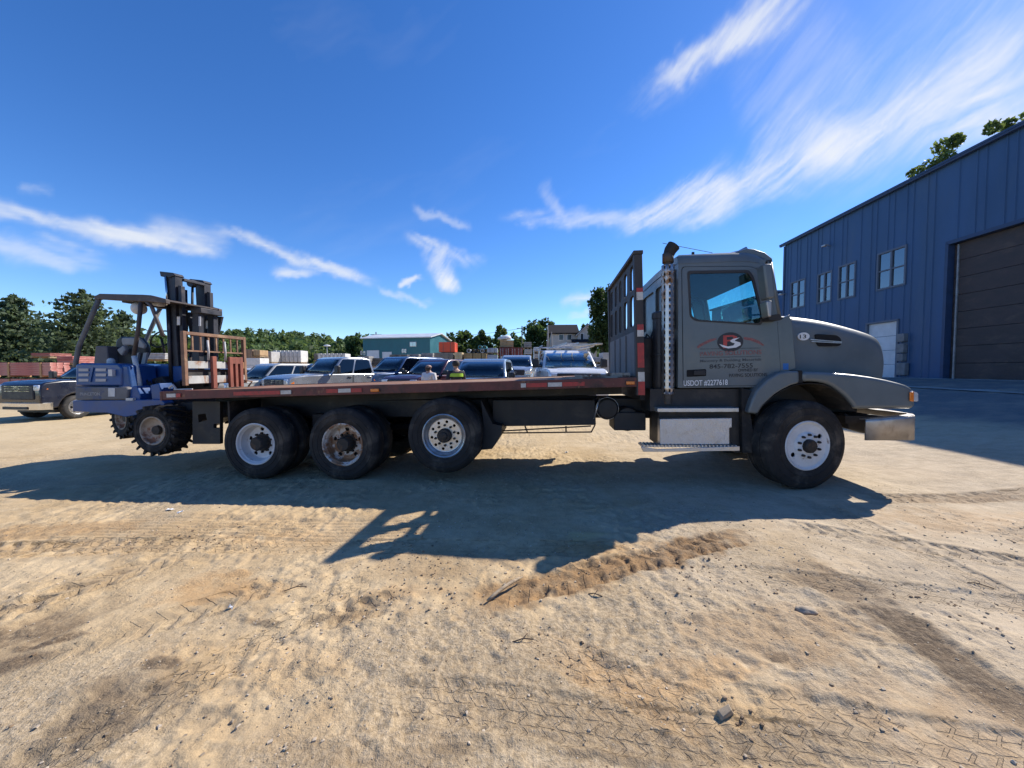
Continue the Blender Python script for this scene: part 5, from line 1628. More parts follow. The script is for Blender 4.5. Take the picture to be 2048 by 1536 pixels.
rack()
wl = WHITE_P.location
ld = thing('ladder', 'aluminium ladder tied on top of the white pickup rack', 'ladder', (wl.x, wl.y, wl.z + 2.115), WHITE_P.rotation_euler[2] + R(3))
for s in (-.20, .20):
    MB().box((-.7, s, .03), (4.2, .03, .06)).build('side_rail', M_ALU, ld)
for i in range(13):
    MB().tube([(-2.6 + .31 * i, -.185, .03), (-2.6 + .31 * i, .185, .03)], .015, 6).build('rung', M_ALU, ld)
bdm = mat('pale_board', (.55, .50, .42), .7, 0, .15, 4)
bo = MB().box((0, 0, .03), (3.0, .25, .05)).build('plank', bdm)
bo.location = (wl.x + .55, wl.y + .3, wl.z + 2.115); bo.rotation_euler = (0, 0, WHITE_P.rotation_euler[2] + R(20))
tag(bo, 'pale wooden plank lying askew on the white pickup rack', 'plank')
# ------------------------------------------------------------------ the blue steel building
M_SIDING = mat('blue_metal_siding', (.038, .094, .20), .5, .1, .16, .8, c2=(.06, .11, .19), t2=(.5, .8), s2=.9, c3=(.09, .13, .20), t3=(.66, .8), s3=3, stretch=(1, 1, .25))
M_TRIMB = mat('dark_blue_trim', (.03, .06, .13), .5, .1, .15, 3)
M_DOORBR = mat('dark_brown_overhead_door', (.055, .042, .04), .6, .1, .25, 2, c2=(.10, .075, .06), t2=(.5, .75), s2=1.6, stretch=(1, 1, 2))
M_WHITED = mat('white_sectional_door', (.62, .64, .66), .5, 0, .08, 2)
M_WFRAME = mat('blue_grey_window_frame', (.10, .13, .18), .5, 0, .1, 5)
M_CONC = mat('worn_concrete', (.36, .34, .31), .85, 0, .2, 3, bump=.2, c2=(.24, .22, .20), t2=(.5, .7), s2=1.2)
M_STEEL = mat('galvanised_steel', (.42, .43, .44), .45, .7, .15, 6)
G_WIN = glass('window_glass', (.25, .32, .38), .30)

CORN = Vector((18.2, 26.0, 1.18))
WDIR = Vector((17.33 - 18.2, 13.05 - 26.0, 0)).normalized()
WN = Vector((WDIR.y, -WDIR.x, 0))                 # faces the yard
if WN.x > 0:
    WN = -WN
BM = Matrix(((WDIR.x, -WN.x, 0, CORN.x), (WDIR.y, -WN.y, 0, CORN.y), (0, 0, 1, CORN.z), (0, 0, 0, 1)))   # x along wall, y into the building
BI = BM.inverted()


def wp(px, py, v=0.0):
    o = BI @ Vector((0, 0, CAMZ)); d = BI.to_3x3() @ ray(px, py)
    k = (v - o.y) / d.y
    p = o + d * k
    return p.x, p.z


def make_blue_building():
    Bd = thing('steel_building', 'blue ribbed steel building with big dark overhead door in its shade', 'building')
    Bd.matrix_world = BM
    HT = 9.81 - CORN.z
    LEN = 44.0; DEP = 22.0
    s_door0, zt = wp(1896, 490); zdoor = zt
    dr = (s_door0, s_door0 + 6.0, -.05, zdoor)
    g0, gz1 = wp(1734, 640); g1, _ = wp(1797, 640)
    gd = (g0, g1, -.05, wp(1797, 641)[1])
    wins = []
    for (x0, y0, x1, y1) in ((1757, 497, 1811, 568), (1679, 530, 1710, 592), (1637, 546, 1663, 601), (1583, 562, 1610, 612)):
        a, b = wp(x0, (y0 + 12) if x1 - x0 > 40 else y0 + 4), wp(x1, y1)
        wins.append((a[0], b[0], wp(x1, y1)[1], a[1]))
    ops = [dr, gd] + wins

    def panel(s0, s1, z0, z1):
        """ribbed sheet"""
        prof = []
        k0 = math.ceil((s0 + .0001) / .305)
        prof.append((s0, 0))
        r = k0 * .305
        while r < s1 - .05:
            if r - .035 > s0:
                prof += [(r - .032, 0), (r - .016, -.032), (r + .016, -.032), (r + .032, 0)]
            r += .305
        prof.append((s1, 0))
        m = MB().loft([[(x, y, z0) for x, y in prof], [(x, y, z1) for x, y in prof]])
        m.build('wall_panel', M_SIDING, Bd)
    edges = set(np.arange(0, LEN + .01, .915).round(3).tolist())
    for o in ops:
        edges |= {round(o[0], 3), round(o[1], 3)}
    edges = sorted(edges)
    for a, b in zip(edges[:-1], edges[1:]):
        if b - a < .01: continue
        mid = (a + b) / 2
        cuts = sorted([(o[2], o[3]) for o in ops if o[0] - .002 < mid < o[1] + .002])
        z = -.25
        for c0, c1 in cuts:
            if c0 - z > .02: panel(a - .001, b + .001, z, c0)
            z = max(z, c1)
        if HT - z > .02: panel(a - .001, b + .001, z, HT + .03)
    # other walls and the roof
    gab = [(.06, -.25), (DEP, -.25), (DEP, HT + .01), (DEP / 2, HT + .83), (.06, HT + .01)]
    MB().plate(gab, None, -.10, -.02, axis='x').build('end_wall', M_SIDING, Bd)
    MB().plate(gab, None, LEN, LEN + .08, axis='x').build('end_wall', M_SIDING, Bd)
    MB().b2((0, DEP, -.25), (LEN, DEP + .08, HT)).build('rear_wall', M_SIDING, Bd)
    MB().plate([(-.22, HT + .02), (DEP / 2, HT + .85), (DEP + .22, HT + .02), (DEP + .22, HT + .10), (DEP / 2, HT + .95), (-.22, HT + .10)], None, -.3, LEN + .3, axis='x').build('roof', M_TRIMB, Bd)
    MB().b2((-.32, -.20, HT - .06), (LEN + .32, -.06, HT + .12)).build('gutter', M_TRIMB, Bd, bev=.02)
    MB().b2((-.10, -.05, -.25), (.06, .02, HT - .07)).build('corner_trim', M_TRIMB, Bd)
    # overhead door set back in its opening
    for i in range(8):
        h = (zdoor + .05) / 8
        MB().b2((dr[0] + .02, .22, -.05 + h * i + .006), (dr[1] - .02, .27, -.05 + h * (i + 1) - .006)).build('door_section', M_DOORBR, Bd, bev=.006)
    MB().b2((dr[0] - .02, .29, -.2), (dr[1] + .02, .31, zdoor + .1)).build('door_backing', M_SEAM, Bd)
    for s in (dr[0], dr[1]):
        MB().b2((s - .06, -.045, -.2), (s + .06, .21, zdoor + .06)).build('door_jamb', M_TRIMB, Bd)
    MB().b2((dr[0] - .05, -.045, zdoor + .0), (dr[1] + .05, .21, zdoor + .14)).build('door_head', M_TRIMB, Bd)
    t0 = wp(1912, 600, .2)[0]
    MB().b2((t0, .17, -.05), (t0 + .06, .215, zdoor - .05)).build('door_track', M_STEEL, Bd)
    # pale sectional door
    for i in range(4):
        h = (gd[3] + .05) / 4
        MB().b2((gd[0] + .02, .08, -.05 + h * i + .006), (gd[1] - .02, .12, -.05 + h * (i + 1) - .006)).build('door_section', M_WHITED, Bd, bev=.006)
    for s in (gd[0], gd[1]):
        MB().b2((s - .05, -.04, -.2), (s + .05, .12, gd[3] + .05)).build('door_jamb', M_WFRAME, Bd)
    MB().b2((gd[0] - .05, -.04, gd[3]), (gd[1] + .05, .12, gd[3] + .08)).build('door_head', M_WFRAME, Bd)
    # sash windows
    M_BLIND = mat('pale_window_blind', (.62, .66, .70), .6, 0, .1, 3)
    M_DARKIN = mat('dark_room', (.02, .022, .026), .9, 0, .2, 3)
    for k, (a, b, z0, z1) in enumerate(wins):
        w = bpy.data.objects.new('window', None); COL.objects.link(w); w.parent = Bd
        fr_ = .05
        two = (b - a) > .75
        m = MB()
        m.b2((a - .03, -.05, z0 - .03), (a + fr_, .06, z1 + .03)); m.b2((b - fr_, -.05, z0 - .03), (b + .03, .06, z1 + .03))
        m.b2((a + fr_, -.05, z0 - .03), (b - fr_, .06, z0 + fr_)); m.b2((a + fr_, -.05, z1 - fr_), (b - fr_, .06, z1 + .03))
        zm = (z0 + z1) / 2
        m.b2((a + fr_, -.03, zm - .025), (b - fr_, .05, zm + .025))
        if two: m.b2(((a + b) / 2 - .04, -.04, z0 + fr_), ((a + b) / 2 + .04, .055, z1 - fr_))
        m.build('window_frame', M_WFRAME, w)
        cells = [(a + fr_, (a + b) / 2 - .04), ((a + b) / 2 + .04, b - fr_)] if two else [(a + fr_, b - fr_)]
        for j, (c0, c1) in enumerate(cells):
            for t, (y0, y1) in enumerate(((z0 + fr_, zm - .025), (zm + .025, z1 - fr_))):
                MB().b2((c0, .02, y0), (c1, .026, y1)).build('pane', G_WIN, w)
            MB().b2((c0, .045, zm - .02), (c1, .055, z1 - fr_)).build('blind', M_BLIND, w)
        MB().b2((a, .10, z0), (b, .12, z1)).build('room_behind', M_DARKIN, w)
    # meters on the wall
    for y0, y1, wd in ((668, 684, .36), (688, 706, .34), (708, 722, .30), (726, 750, .4)):
        s0, z1 = wp(1803, y0); z0 = wp(1803, y1)[1]
        MB().b2((s0, -.22, z0), (s0 + wd, -.035, z1)).build('meter_box', mat('grey_meter_box', (.20, .20, .205), .6, .2, .2, 5), Bd, bev=.015)
    # wall lamps
    for x, y in ((1661, 491), (1572, 588)):
        s0, z0 = wp(x, y)
        MB().box((s0, -.30, z0), (.28, .22, .10)).build('wall_lamp', M_STEEL, Bd, bev=.02)
        MB().tube([(s0, -.19, z0), (s0, -.03, z0 + .02)], .03, 6).build('lamp_arm', M_STEEL, Bd)
    return Bd


make_blue_building()
# concrete strip along the building
ap = MB()
pts = []
for s in np.linspace(-6, 44, 34):
    a = BM @ Vector((s, -.04, 0)); b = BM @ Vector((s, -4.2, 0))
    pts.append([(a.x, a.y, max(CORN.z, gzf(a.x, a.y)) + .02), (b.x, b.y, gzf(b.x, b.y) + .03)])
ap.loft(pts)
o = ap.build('concrete_apron', M_CONC); o['kind'] = 'structure'

bb = thing('steel_building', 'smaller blue building just visible between cab windscreen and big blue building', 'building', (30.4, 45, 1.0))
MB().b2((.0, 0, -.6), (18, 14, 9.4)).build('wall', M_SIDING, bb)
MB().b2((-.25, -.25, 9.42), (18.3, 14.3, 9.65)).build('roof', M_TRIMB, bb)
MB().b2((.3, -.06, .0), (3.3, -.005, 5.2)).build('door', M_WHITED, bb)

# ------------------------------------------------------------------ trees
def leaf_mat(name, c, trans=.45):
    m = bpy.data.materials.new(name); m.use_nodes = True
    T = NT(m.node_tree); b = T.n['Principled BSDF']; out = T.n['Material Output']
    oi = T.add('ShaderNodeNewGeometry')
    col = T.mix(oi.outputs['Random Per Island'], tuple(x * .55 for x in c), tuple(min(1, x * 1.55) for x in c))
    T.l.new(col, b.inputs['Base Color']); b.inputs['Roughness'].default_value = .6; b.inputs['Specular IOR Level'].default_value = .25
    tr = T.add('ShaderNodeBsdfTranslucent'); T.l.new(T.mix(.5, col, (min(1, c[0] * 2), min(1, c[1] * 1.9), c[2])), tr.inputs[0])
    mx = T.add('ShaderNodeMixShader'); mx.inputs[0].default_value = trans
    T.l.new(b.outputs[0], mx.inputs[1]); T.l.new(tr.outputs[0], mx.inputs[2]); T.l.new(mx.outputs[0], out.inputs[0])
    return m


L_DARK = leaf_mat('dark_foliage', (.048, .080, .028)); L_MID = leaf_mat('green_foliage', (.078, .120, .036)); L_PALE = leaf_mat('pale_foliage', (.12, .16, .055))
L_CON = leaf_mat('conifer_foliage', (.088, .120, .066)); L_WOOD = leaf_mat('far_wood_foliage', (.098, .142, .058))
M_BARK = mat('bark', (.10, .075, .055), .9, 0, .3, 6, bump=.5, bscale=20)


def leaves(centers, size, r, flat=.0, aspect=.6, horiz=0.0):
    """one quad per centre, random tilt"""
    n = len(centers)
    a = r.normal(size=(n, 3)); 
    a[:, 2] *= (1 - horiz)
    a /= np.linalg.norm(a, axis=1)[:, None]
    b = r.normal(size=(n, 3)); b -= (b * a).sum(1)[:, None] * a
    b /= np.linalg.norm(b, axis=1)[:, None]
    s = size * r.uniform(.6, 1.35, n)[:, None]
    a = a * s; b = b * s * aspect
    q = np.stack([centers - a, centers + b * .9, centers + a, centers - b * .9], 1)
    return q.reshape(-1, 3)


def quad_mesh(name, co, m):
    n = len(co) // 4
    me = bpy.data.meshes.new(name)
    me.vertices.add(len(co)); me.vertices.foreach_set('co', co.astype(np.float32).ravel())
    me.loops.add(len(co)); me.loops.foreach_set('vertex_index', np.arange(len(co), dtype=np.int32))
    me.polygons.add(n); me.polygons.foreach_set('loop_start', np.arange(0, len(co), 4, dtype=np.int32))
    me.polygons.foreach_set('loop_total', np.full(n, 4, dtype=np.int32))
    me.update(); me.validate(); me.materials.append(m)
    return me


def crown_points(r, n, rx, rz, cz, clumps, spread=.34, flat=1.0):
    """leaf centres gathered in clumps that fill an uneven crown"""
    c = r.normal(size=(clumps, 3)); c /= np.linalg.norm(c, axis=1)[:, None]
    c *= r.uniform(.25, 1.0, clumps)[:, None] ** .6
    c *= np.array([rx, rx, rz]); c[:, 2] += cz
    k = r.integers(0, clumps, n)
    sz = r.uniform(.5, 1.15, clumps)[k][:, None]
    d = r.normal(size=(n, 3)); d /= np.linalg.norm(d, axis=1)[:, None]; d *= r.uniform(.2, 1, n)[:, None] ** .5
    return c[k] + d * sz * spread * np.array([rx, rx, rz * .8 * flat]), c


def tree(px, ytop, halfpx, Y, label, m, n=2600, leaf=None, clumps=40, base_z=None, low=.22, group='trees beyond the yard', seed=0, spread=.34, flat=1.0, horiz=0.0, X=None, conifer=False):
    r = np.random.default_rng(seed * 1000 + int(abs(px) * 7 + Y))
    x = (px - 1024) / FPX * Y if X is None else X
    bz = gzf(x, Y) if base_z is None else base_z
    H = at(px, ytop, Y).z - bz
    rad = halfpx / FPX * Y
    T = thing('tree', label, 'tree', (x, Y, bz - .1), r.uniform(0, 6), group)
    leaf = leaf or max(.16, .0045 * Y)
    if conifer:
        # tiers of sweeping branches
        cs = []
        lv = 26
        for i in range(lv):
            t = i / (lv - 1); z = H * (.12 + .86 * t); rr = rad * (1 - t) ** .5 * r.uniform(.75, 1.15) + .15
            nb = max(4, int(11 * (1 - t) + 3))
            for j in range(nb):
                an = 2 * math.pi * (j + r.uniform(-.3, .3)) / nb; L = rr * r.uniform(.6, 1.1)
                m_ = int(n / (lv * 9)); s = r.uniform(.15, 1, m_)
                cs.append(np.stack([np.cos(an) * L * s + r.normal(0, .13 * rr, m_), np.sin(an) * L * s + r.normal(0, .10 * rr, m_), z - .10 * L * s + .12 * L * s * s + r.normal(0, .035 * H / 5, m_)], 1))
        pts = np.concatenate(cs); cl = pts[::60]
    else:
        cz = H * (.5 + low / 2); rz = H * (1 - low) / 2
        pts, cl = crown_points(r, n, rad * .78, rz * .84, cz, clumps, spread, flat)
    co = leaves(pts, leaf, r, horiz=horiz)
    o = bpy.data.objects.new('crown', quad_mesh('crown', co, m)); COL.objects.link(o); o.parent = T
    tk = MB()
    hh = H * (.94 if conifer else .72)
    lean = r.normal(0, .02 * H, 2)
    tk.tube([(0, 0, -.3), (lean[0] * .3, lean[1] * .3, hh * .35), (lean[0] * .7, lean[1] * .7, hh * .7), (lean[0], lean[1], hh)], [H * .024, H * .018, H * .011, H * .003], 8)
    for i in range(0 if conifer else 7):
        c = cl[r.integers(0, len(cl))]; z0 = hh * r.uniform(.35, .75)
        tk.tube([(lean[0] * .5, lean[1] * .5, z0), tuple((np.array([0, 0, z0]) + c) / 2 + np.array([0, 0, .04 * H])), tuple(c)], [H * .009, H * .006, H * .002], 5)
    tk.build('trunk', M_BARK, T, smooth=True)
    return T


tree(35, 588, 75, 42, 'dark feathery evergreen at the edge behind the red lumber', L_CON, 9000, .24, conifer=True, seed=1)
tree(-60, 600, 70, 44, 'dark evergreen cut by the picture edge behind the red lumber', L_CON, 4500, .30, conifer=True, seed=2)
tree(172, 578, 95, 40, 'tall feathery evergreen behind the forklift guard', L_CON, 10000, .22, conifer=True, seed=3)
tree(250, 622, 60, 46, 'shorter evergreen showing through the forklift guard posts', L_CON, 4500, .28, conifer=True, seed=4)
tree(100, 640, 70, 48, 'low bushy tree between the two tall evergreens', L_DARK, 3500, .3, low=.05, seed=5)
tree(-10, 650, 80, 47, 'low bushy tree behind the left end of red lumber', L_DARK, 3500, .3, low=.05, seed=6)
tree(300, 655, 60, 52, 'low bushy tree behind the forklift mast', L_MID, 3500, .3, low=.05, seed=7)
tree(395, 668, 70, 58, 'low bushy tree behind the forklift load backrest', L_MID, 3500, .3, low=.05, seed=8)
tree(712, 664, 22, 95, 'tall narrow tree beside the teal building', L_DARK, 1800, seed=9)
tree(900, 664, 30, 84, 'round green tree right behind the orange-red box', L_DARK, 2600, seed=10)
tree(862, 668, 26, 96, 'dark tree over the roof end of the teal building', L_DARK, 1800, low=.1, seed=21)
tree(930, 655, 30, 88, 'green tree above the stacked culvert pipes', L_MID, 2600, seed=11)
tree(963, 658, 28, 84, 'dark green tree left of the tall pale tree', L_DARK, 2600, seed=12)
tree(1002, 638, 23, 86, 'tall pale airy tree above the plywood crate', L_PALE, 1500, clumps=22, low=.35, spread=.28, seed=13)
tree(1032, 660, 24, 90, 'smaller green tree between pale airy tree and dense dark tree', L_MID, 2000, low=.1, seed=14)
tree(1078, 629, 42, 74, 'dense dark tree left of the house', L_DARK, 5000, low=.15, clumps=60, seed=15)
tree(1135, 638, 26, 92, 'pale tree rising behind the house roof', L_PALE, 1600, clumps=24, seed=16)
tree(1166, 640, 14, 96, 'small tree behind the house gable', L_MID, 900, clumps=14, seed=17)
tree(1208, 556, 40, 46, 'tall dark tree directly behind the truck headboard', L_DARK, 7000, low=.12, clumps=70, seed=18)
tree(1868, 282, 75, 40, 'low sunlit tree crown over the blue roof, farthest from the edge', L_PALE, 2200, .26, low=.62, clumps=20, spread=.26, base_z=1.2, seed=19)
tree(1940, 232, 95, 40, 'tallest sunlit tree crown over the blue roof, the middle one', L_PALE, 2800, .26, low=.58, clumps=24, spread=.26, base_z=1.2, seed=22)
tree(2045, 200, 95, 40, 'tree crown at the picture edge over the blue roof', L_PALE, 2800, .26, low=.58, clumps=24, spread=.26, base_z=1.2, seed=20)

# ------------------------------------------------------------------ wooded hill far behind
def hill_z(X, Y):
    ang = np.degrees(np.arctan2(X, Y))
    m = 1 - .55 * sstep(-26, -8, ang) * 1.0
    m = m * (1 + .12 * np.sin(ang * .35 + 1.0))
    return 14.0 * sstep(95, 235, Y) * m + .3


hx = np.linspace(-900, 300, 120); hy = np.linspace(88, 520, 40)
HX, HY = np.meshgrid(hx, hy, indexing='ij')
HZ = hill_z(HX, HY) - 1.2 * (HY < 95)
idx = np.arange(HX.size).reshape(HX.shape)
q = np.stack([idx[:-1, :-1], idx[1:, :-1], idx[1:, 1:], idx[:-1, 1:]], -1).reshape(-1, 4)
me = bpy.data.meshes.new('hill'); me.from_pydata(np.stack([HX, HY, HZ], -1).reshape(-1, 3).tolist(), [], q.tolist())
me.materials.append(mat('hill_undergrowth', (.045, .065, .025), .95, 0, .4, .05))
ho = bpy.data.objects.new('hill', me); COL.objects.link(ho); ho['kind'] = 'structure'
r = np.random.default_rng(5)
cs = []
for i in range(760):
    ang = r.uniform(-76, 14); Y = 100 + 150 * r.random() ** .7
    X = math.tan(R(ang)) * Y
    h = r.uniform(6.0, 9.8); rad = r.uniform(2.6, 4.6)
    base = float(hill_z(X, Y))
    p, _ = crown_points(r, 120, rad, h * .42, h * .58, 10, .42)
    cs.append(p + np.array([X, Y, base]))
pts = np.concatenate(cs)
wo = bpy.data.objects.new('woods', quad_mesh('woods', leaves(pts, .95, r), L_WOOD)); COL.objects.link(wo)
tag(wo, 'distant wooded hillside along the skyline', 'woods', kind='stuff')

# ------------------------------------------------------------------ teal building, house
M_TEAL = mat('teal_metal_siding', (.025, .13, .16), .5, .1, .12, .7)
M_ROOFW = mat('pale_metal_roof', (.62, .64, .65), .45, .2, .08, 1)
A = at(726, 700, 57); Bp = at(860, 700, 54.5)
tb_dir = (Vector((Bp.x, Bp.y, 0)) - Vector((A.x, A.y, 0)))
TL = tb_dir.length
tb = thing('teal_building', 'long teal metal building with pale roof beyond the stacked pallets', 'building', (A.x, A.y, .5), math.atan2(tb_dir.y, tb_dir.x))
hh = at(726, 678, 57).z - .5
MB().plate([(0, -.6), (TL, -.6), (TL, hh), (0, hh)], None, 0, .15).build('front_wall', M_TEAL, tb)
gw = 7.0
MB().plate([(0.16, -.6), (gw, -.6), (gw, hh), (gw / 2, hh + .75), (.16, hh)], None, TL - .15, TL - .001, axis='x').build('gable_wall', M_TEAL, tb)
MB().plate([(0.16, -.6), (gw, -.6), (gw, hh), (gw / 2, hh + .75), (.16, hh)], None, 0.001, .15, axis='x').build('gable_wall', M_TEAL, tb)
MB().plate([(0, -.6), (TL, -.6), (TL, hh), (0, hh)], None, gw + .01, gw + .15).build('rear_wall', M_TEAL, tb)
MB().plate([(-.3, hh + .0), (gw / 2, hh + .80), (gw + .3, hh + .0), (gw + .3, hh + .12), (gw / 2, hh + .95), (-.3, hh + .14)], None, -.3, TL + .3, axis='x').build('roof', M_ROOFW, tb)


def tb_local(x, y):
    t = (x - 726) / (860 - 726)
    Yd = 57 + (54.5 - 57) * t
    p = at(x, y, Yd)
    d = (Vector((p.x, p.y, 0)) - Vector((A.x, A.y, 0)))
    return d.dot(tb_dir.normalized()), p.z - .5


for (x0, y0, x1, y1), nm in (((734, 701, 759, 740), 'garage_door'), ((765, 704, 784, 740), 'garage_door')):
    a, b = tb_local(x0, y0), tb_local(x1, y1)
    MB().b2((a[0], -.06, max(-.4, b[1])), (b[0], -.004, a[1])).build(nm, M_WHITED, tb)
for (x0, y0, x1, y1) in ((820, 684, 833, 693), (804, 698, 808, 706), (809, 698, 813, 706), (721.5, 702, 725, 710), (727, 702, 731, 710)):
    a, b = tb_local(x0, y0), tb_local(x1, y1)
    w = MB().b2((a[0], -.07, b[1]), (b[0], -.004, a[1])).build('window', M_WHITED, tb)
    mx = (a[0] + b[0]) / 2
    for c0, c1 in ((a[0] + .07, mx - .03), (mx + .03, b[0] - .07)):
        MB().b2((c0, -.085, b[1] + .07), (c1, -.072, a[1] - .07)).build('pane', G_WIN, w)
        MB().b2((c0, -.0712, b[1] + .07), (c1, -.0705, a[1] - .07)).build('pane_backing', M_SEAM, w)

M_CLAP = mat('beige_clapboard', (.42, .40, .37), .8, 0, .08, 2)
M_SHING = mat('dark_shingle_roof', (.024, .023, .026), .95, 0, .25, 3, bump=.4, bscale=8, spec=.1)
HY0 = 62.0
hp = at(1102, 700, HY0)
hs = thing('house', 'beige two-storey house with dark roof and white trimmed windows', 'house', (hp.x, HY0, 1.0), R(-4))
q = lambda x, y: ((x - 1102) / FPX * HY0, at(1102, y, HY0).z - 1.0)
wl_ = q(1190, 700)[0]; ez = q(0, 668)[1]; rz_ = q(0, 654)[1]
gx0 = q(1153, 0)[0]
MB().b2((0, 0, -1), (gx0 - .01, 8, ez)).build('main_wall', M_CLAP, hs)
MB().plate([(gx0, -1), (wl_, -1), (wl_, ez - .3), ((gx0 + wl_) / 2, rz_ + .15), (gx0, ez - .3)], None, -1.0, 8).build('gable_wall', M_CLAP, hs)
for yb in np.arange(.2, ez - .5, .42):
    MB().b2((gx0 + .02, -1.03, yb), (wl_ - .02, -1.002, yb + .04)).build('clapboard', M_CLAP, hs)
MB().plate([(-.4, ez - .02), (4, rz_ + .6), (8.4, ez - .02), (8.4, ez + .15), (4, rz_ + .8), (-.4, ez + .15)], None, -.4, gx0 + .4, axis='x').build('roof', M_SHING, hs)
gmx = (gx0 + wl_) / 2
for s in (-1, 1):
    e = gx0 - .35 if s < 0 else wl_ + .35
    MB().plate([(e, ez - .42), (gmx, rz_ + .22), (gmx, rz_ + .42), (e, ez - .22)], None, -1.35, 8.2).build('gable_roof', M_SHING, hs)
    MB().plate([(e, ez - .52), (gmx, rz_ + .12), (gmx, rz_ + .215), (e, ez - .425)], None, -1.37, -1.2).build('gable_trim', M_WHITED, hs)
pz = q(0, 683)[1]
MB().plate([(-2.2, pz - .35), (-1.0, pz + .15), (-1.0, pz + .28), (-2.2, pz - .2)], None, gx0 - 1.0, wl_ - .2, axis='x').build('porch_roof', M_SHING, hs)
MB().b2((gx0 - 1.0, -2.1, -1), (wl_ - .4, -1.05, pz - .36)).build('porch', M_CLAP, hs)
for (x0, y0, x1, y1, yy) in ((1118, 670, 1126, 680, 0), (1134, 670, 1142, 680, 0), (1159, 669, 1164, 680, -1), (1176, 676, 1181, 679, -1), (1106, 692, 1113, 700, 0), (1122, 692, 1129, 700, 0)):
    a, b = q(x0, y0), q(x1, y1)
    w = MB().b2((a[0] - .08, yy - .09, b[1] - .08), (b[0] + .08, yy - .04, a[1] + .08)).build('window', M_WHITED, hs)
    MB().b2((a[0], yy - .115, b[1]), (b[0], yy - .095, a[1])).build('pane', mat('dark_pane', (.03, .04, .05), .1, .0, .2, 5), w)

# ------------------------------------------------------------------ stored goods behind the cars
M_WRAP = mat('grey_wrapped_block', (.42, .41, .40), .55, 0, .12, 1.5, c2=(.30, .29, .28), t2=(.5, .7), s2=2)
M_WRAPW = mat('white_wrapped_block', (.62, .61, .59), .5, 0, .10, 1.5, c2=(.46, .45, .43), t2=(.52, .7), s2=2)
M_STONEG = mat('grey_stone_pallet', (.24, .23, .22), .85, 0, .25, 3, bump=.4, bscale=8)
M_BLKWRAP = mat('dark_wrapped_pallet', (.07, .068, .066), .6, 0, .3, 2, c2=(.16, .15, .14), t2=(.5, .65), s2=2)
M_BLUEWRAP = mat('bluish_wrapped_block', (.30, .33, .38), .5, 0, .15, 2)
M_WOODY = mat('yellow_crate_wood', (.36, .25, .12), .8, 0, .2, 3, stretch=(1, 1, .3))
M_WOODG = mat('grey_crate_wood', (.23, .20, .165), .85, 0, .2, 3, stretch=(1, 1, .3))
M_PALW = mat('pallet_wood', (.28, .20, .12), .85, 0, .25, 4)
M_PLY = mat('plywood', (.38, .25, .13), .75, 0, .15, 2)
M_CARD = mat('brown_cardboard', (.26, .165, .10), .8, 0, .15, 2)
M_CONTR = mat('red_container_steel', (.21, .045, .035), .6, .1, .2, 2, c2=(.13, .04, .03), t2=(.5, .7), s2=3)
M_ORNG = mat('orange_red_plastic', (.62, .07, .02), .45, 0, .1, 2)


def goods(name, label, cat, px0, px1, y0, y1, Y, m, depth=1.1, group=None, layers=0, slats=0, pallet=True, yaw=0.0, z_on=None):
    """a pallet load or crate whose front fills the given picture box at depth Y"""
    a, b = at(px0, y0, Y), at(px1, y1, Y)
    w = b.x - a.x; z0 = b.z; hgt = a.z - b.z
    gnd = gzf((a.x + b.x) / 2, Y)
    if z_on is None and z0 - gnd < 1.6:
        z0 = gnd; hgt = a.z - gnd
    o = thing(name, label, cat, ((a.x + b.x) / 2, Y + depth / 2, z0), yaw, group)
    pz = .14 if pallet else .004
    if pallet:
        for i in range(5):
            MB().box((0, -depth / 2 + depth * (i + .5) / 5, .11), (w, depth / 5 * .7, .025)).build('pallet_slat', M_PALW, o)
        for x in (-.45, 0, .45):
            MB().box((x * w, 0, .05), (.1, depth, .092)).build('pallet_runner', M_PALW, o)
    if layers:
        lh = (hgt - pz) / layers
        for k in range(layers):
            dx, dy = random.uniform(-.02, .02), random.uniform(-.02, .02)
            MB().box((dx, dy, pz + lh * (k + .5)), (w * .97, depth * .97, lh - .012)).build('layer', m, o, bev=.02)
    elif slats:
        MB().box((0, 0, pz + (hgt - pz) / 2), (w - .08, depth - .08, hgt - pz - .02)).build('box_core', m, o)
        for k in range(slats):
            x = -w / 2 + w * (k + .5) / slats
            MB().box((x, -depth / 2 + .02, pz + (hgt - pz) / 2), (w / slats * .9, .03, hgt - pz - .04)).build('slat', m, o)
        for zz in (.12, .5, .88):
            MB().box((0, -depth / 2 - .01, pz + (hgt - pz) * zz), (w, .03, .09)).build('batten', m, o)
        for s in (-1, 1):
            MB().box((s * (w / 2 - .02), 0, pz + (hgt - pz) / 2), (.03, depth - .1, hgt - pz - .04)).build('side_board', m, o)
    else:
        bx = MB().box((0, 0, pz + (hgt - pz) / 2), (w * .98, depth * .98, hgt - pz - .004))
        bx.build('load', m, o, bev=.04, seg=3)
        for x in (-.22, .22):
            MB().box((x * w, 0, pz + (hgt - pz) / 2), (.03, depth * .98 + .012, hgt - pz + .008)).build('strap', M_BLKWRAP, o)
    return o


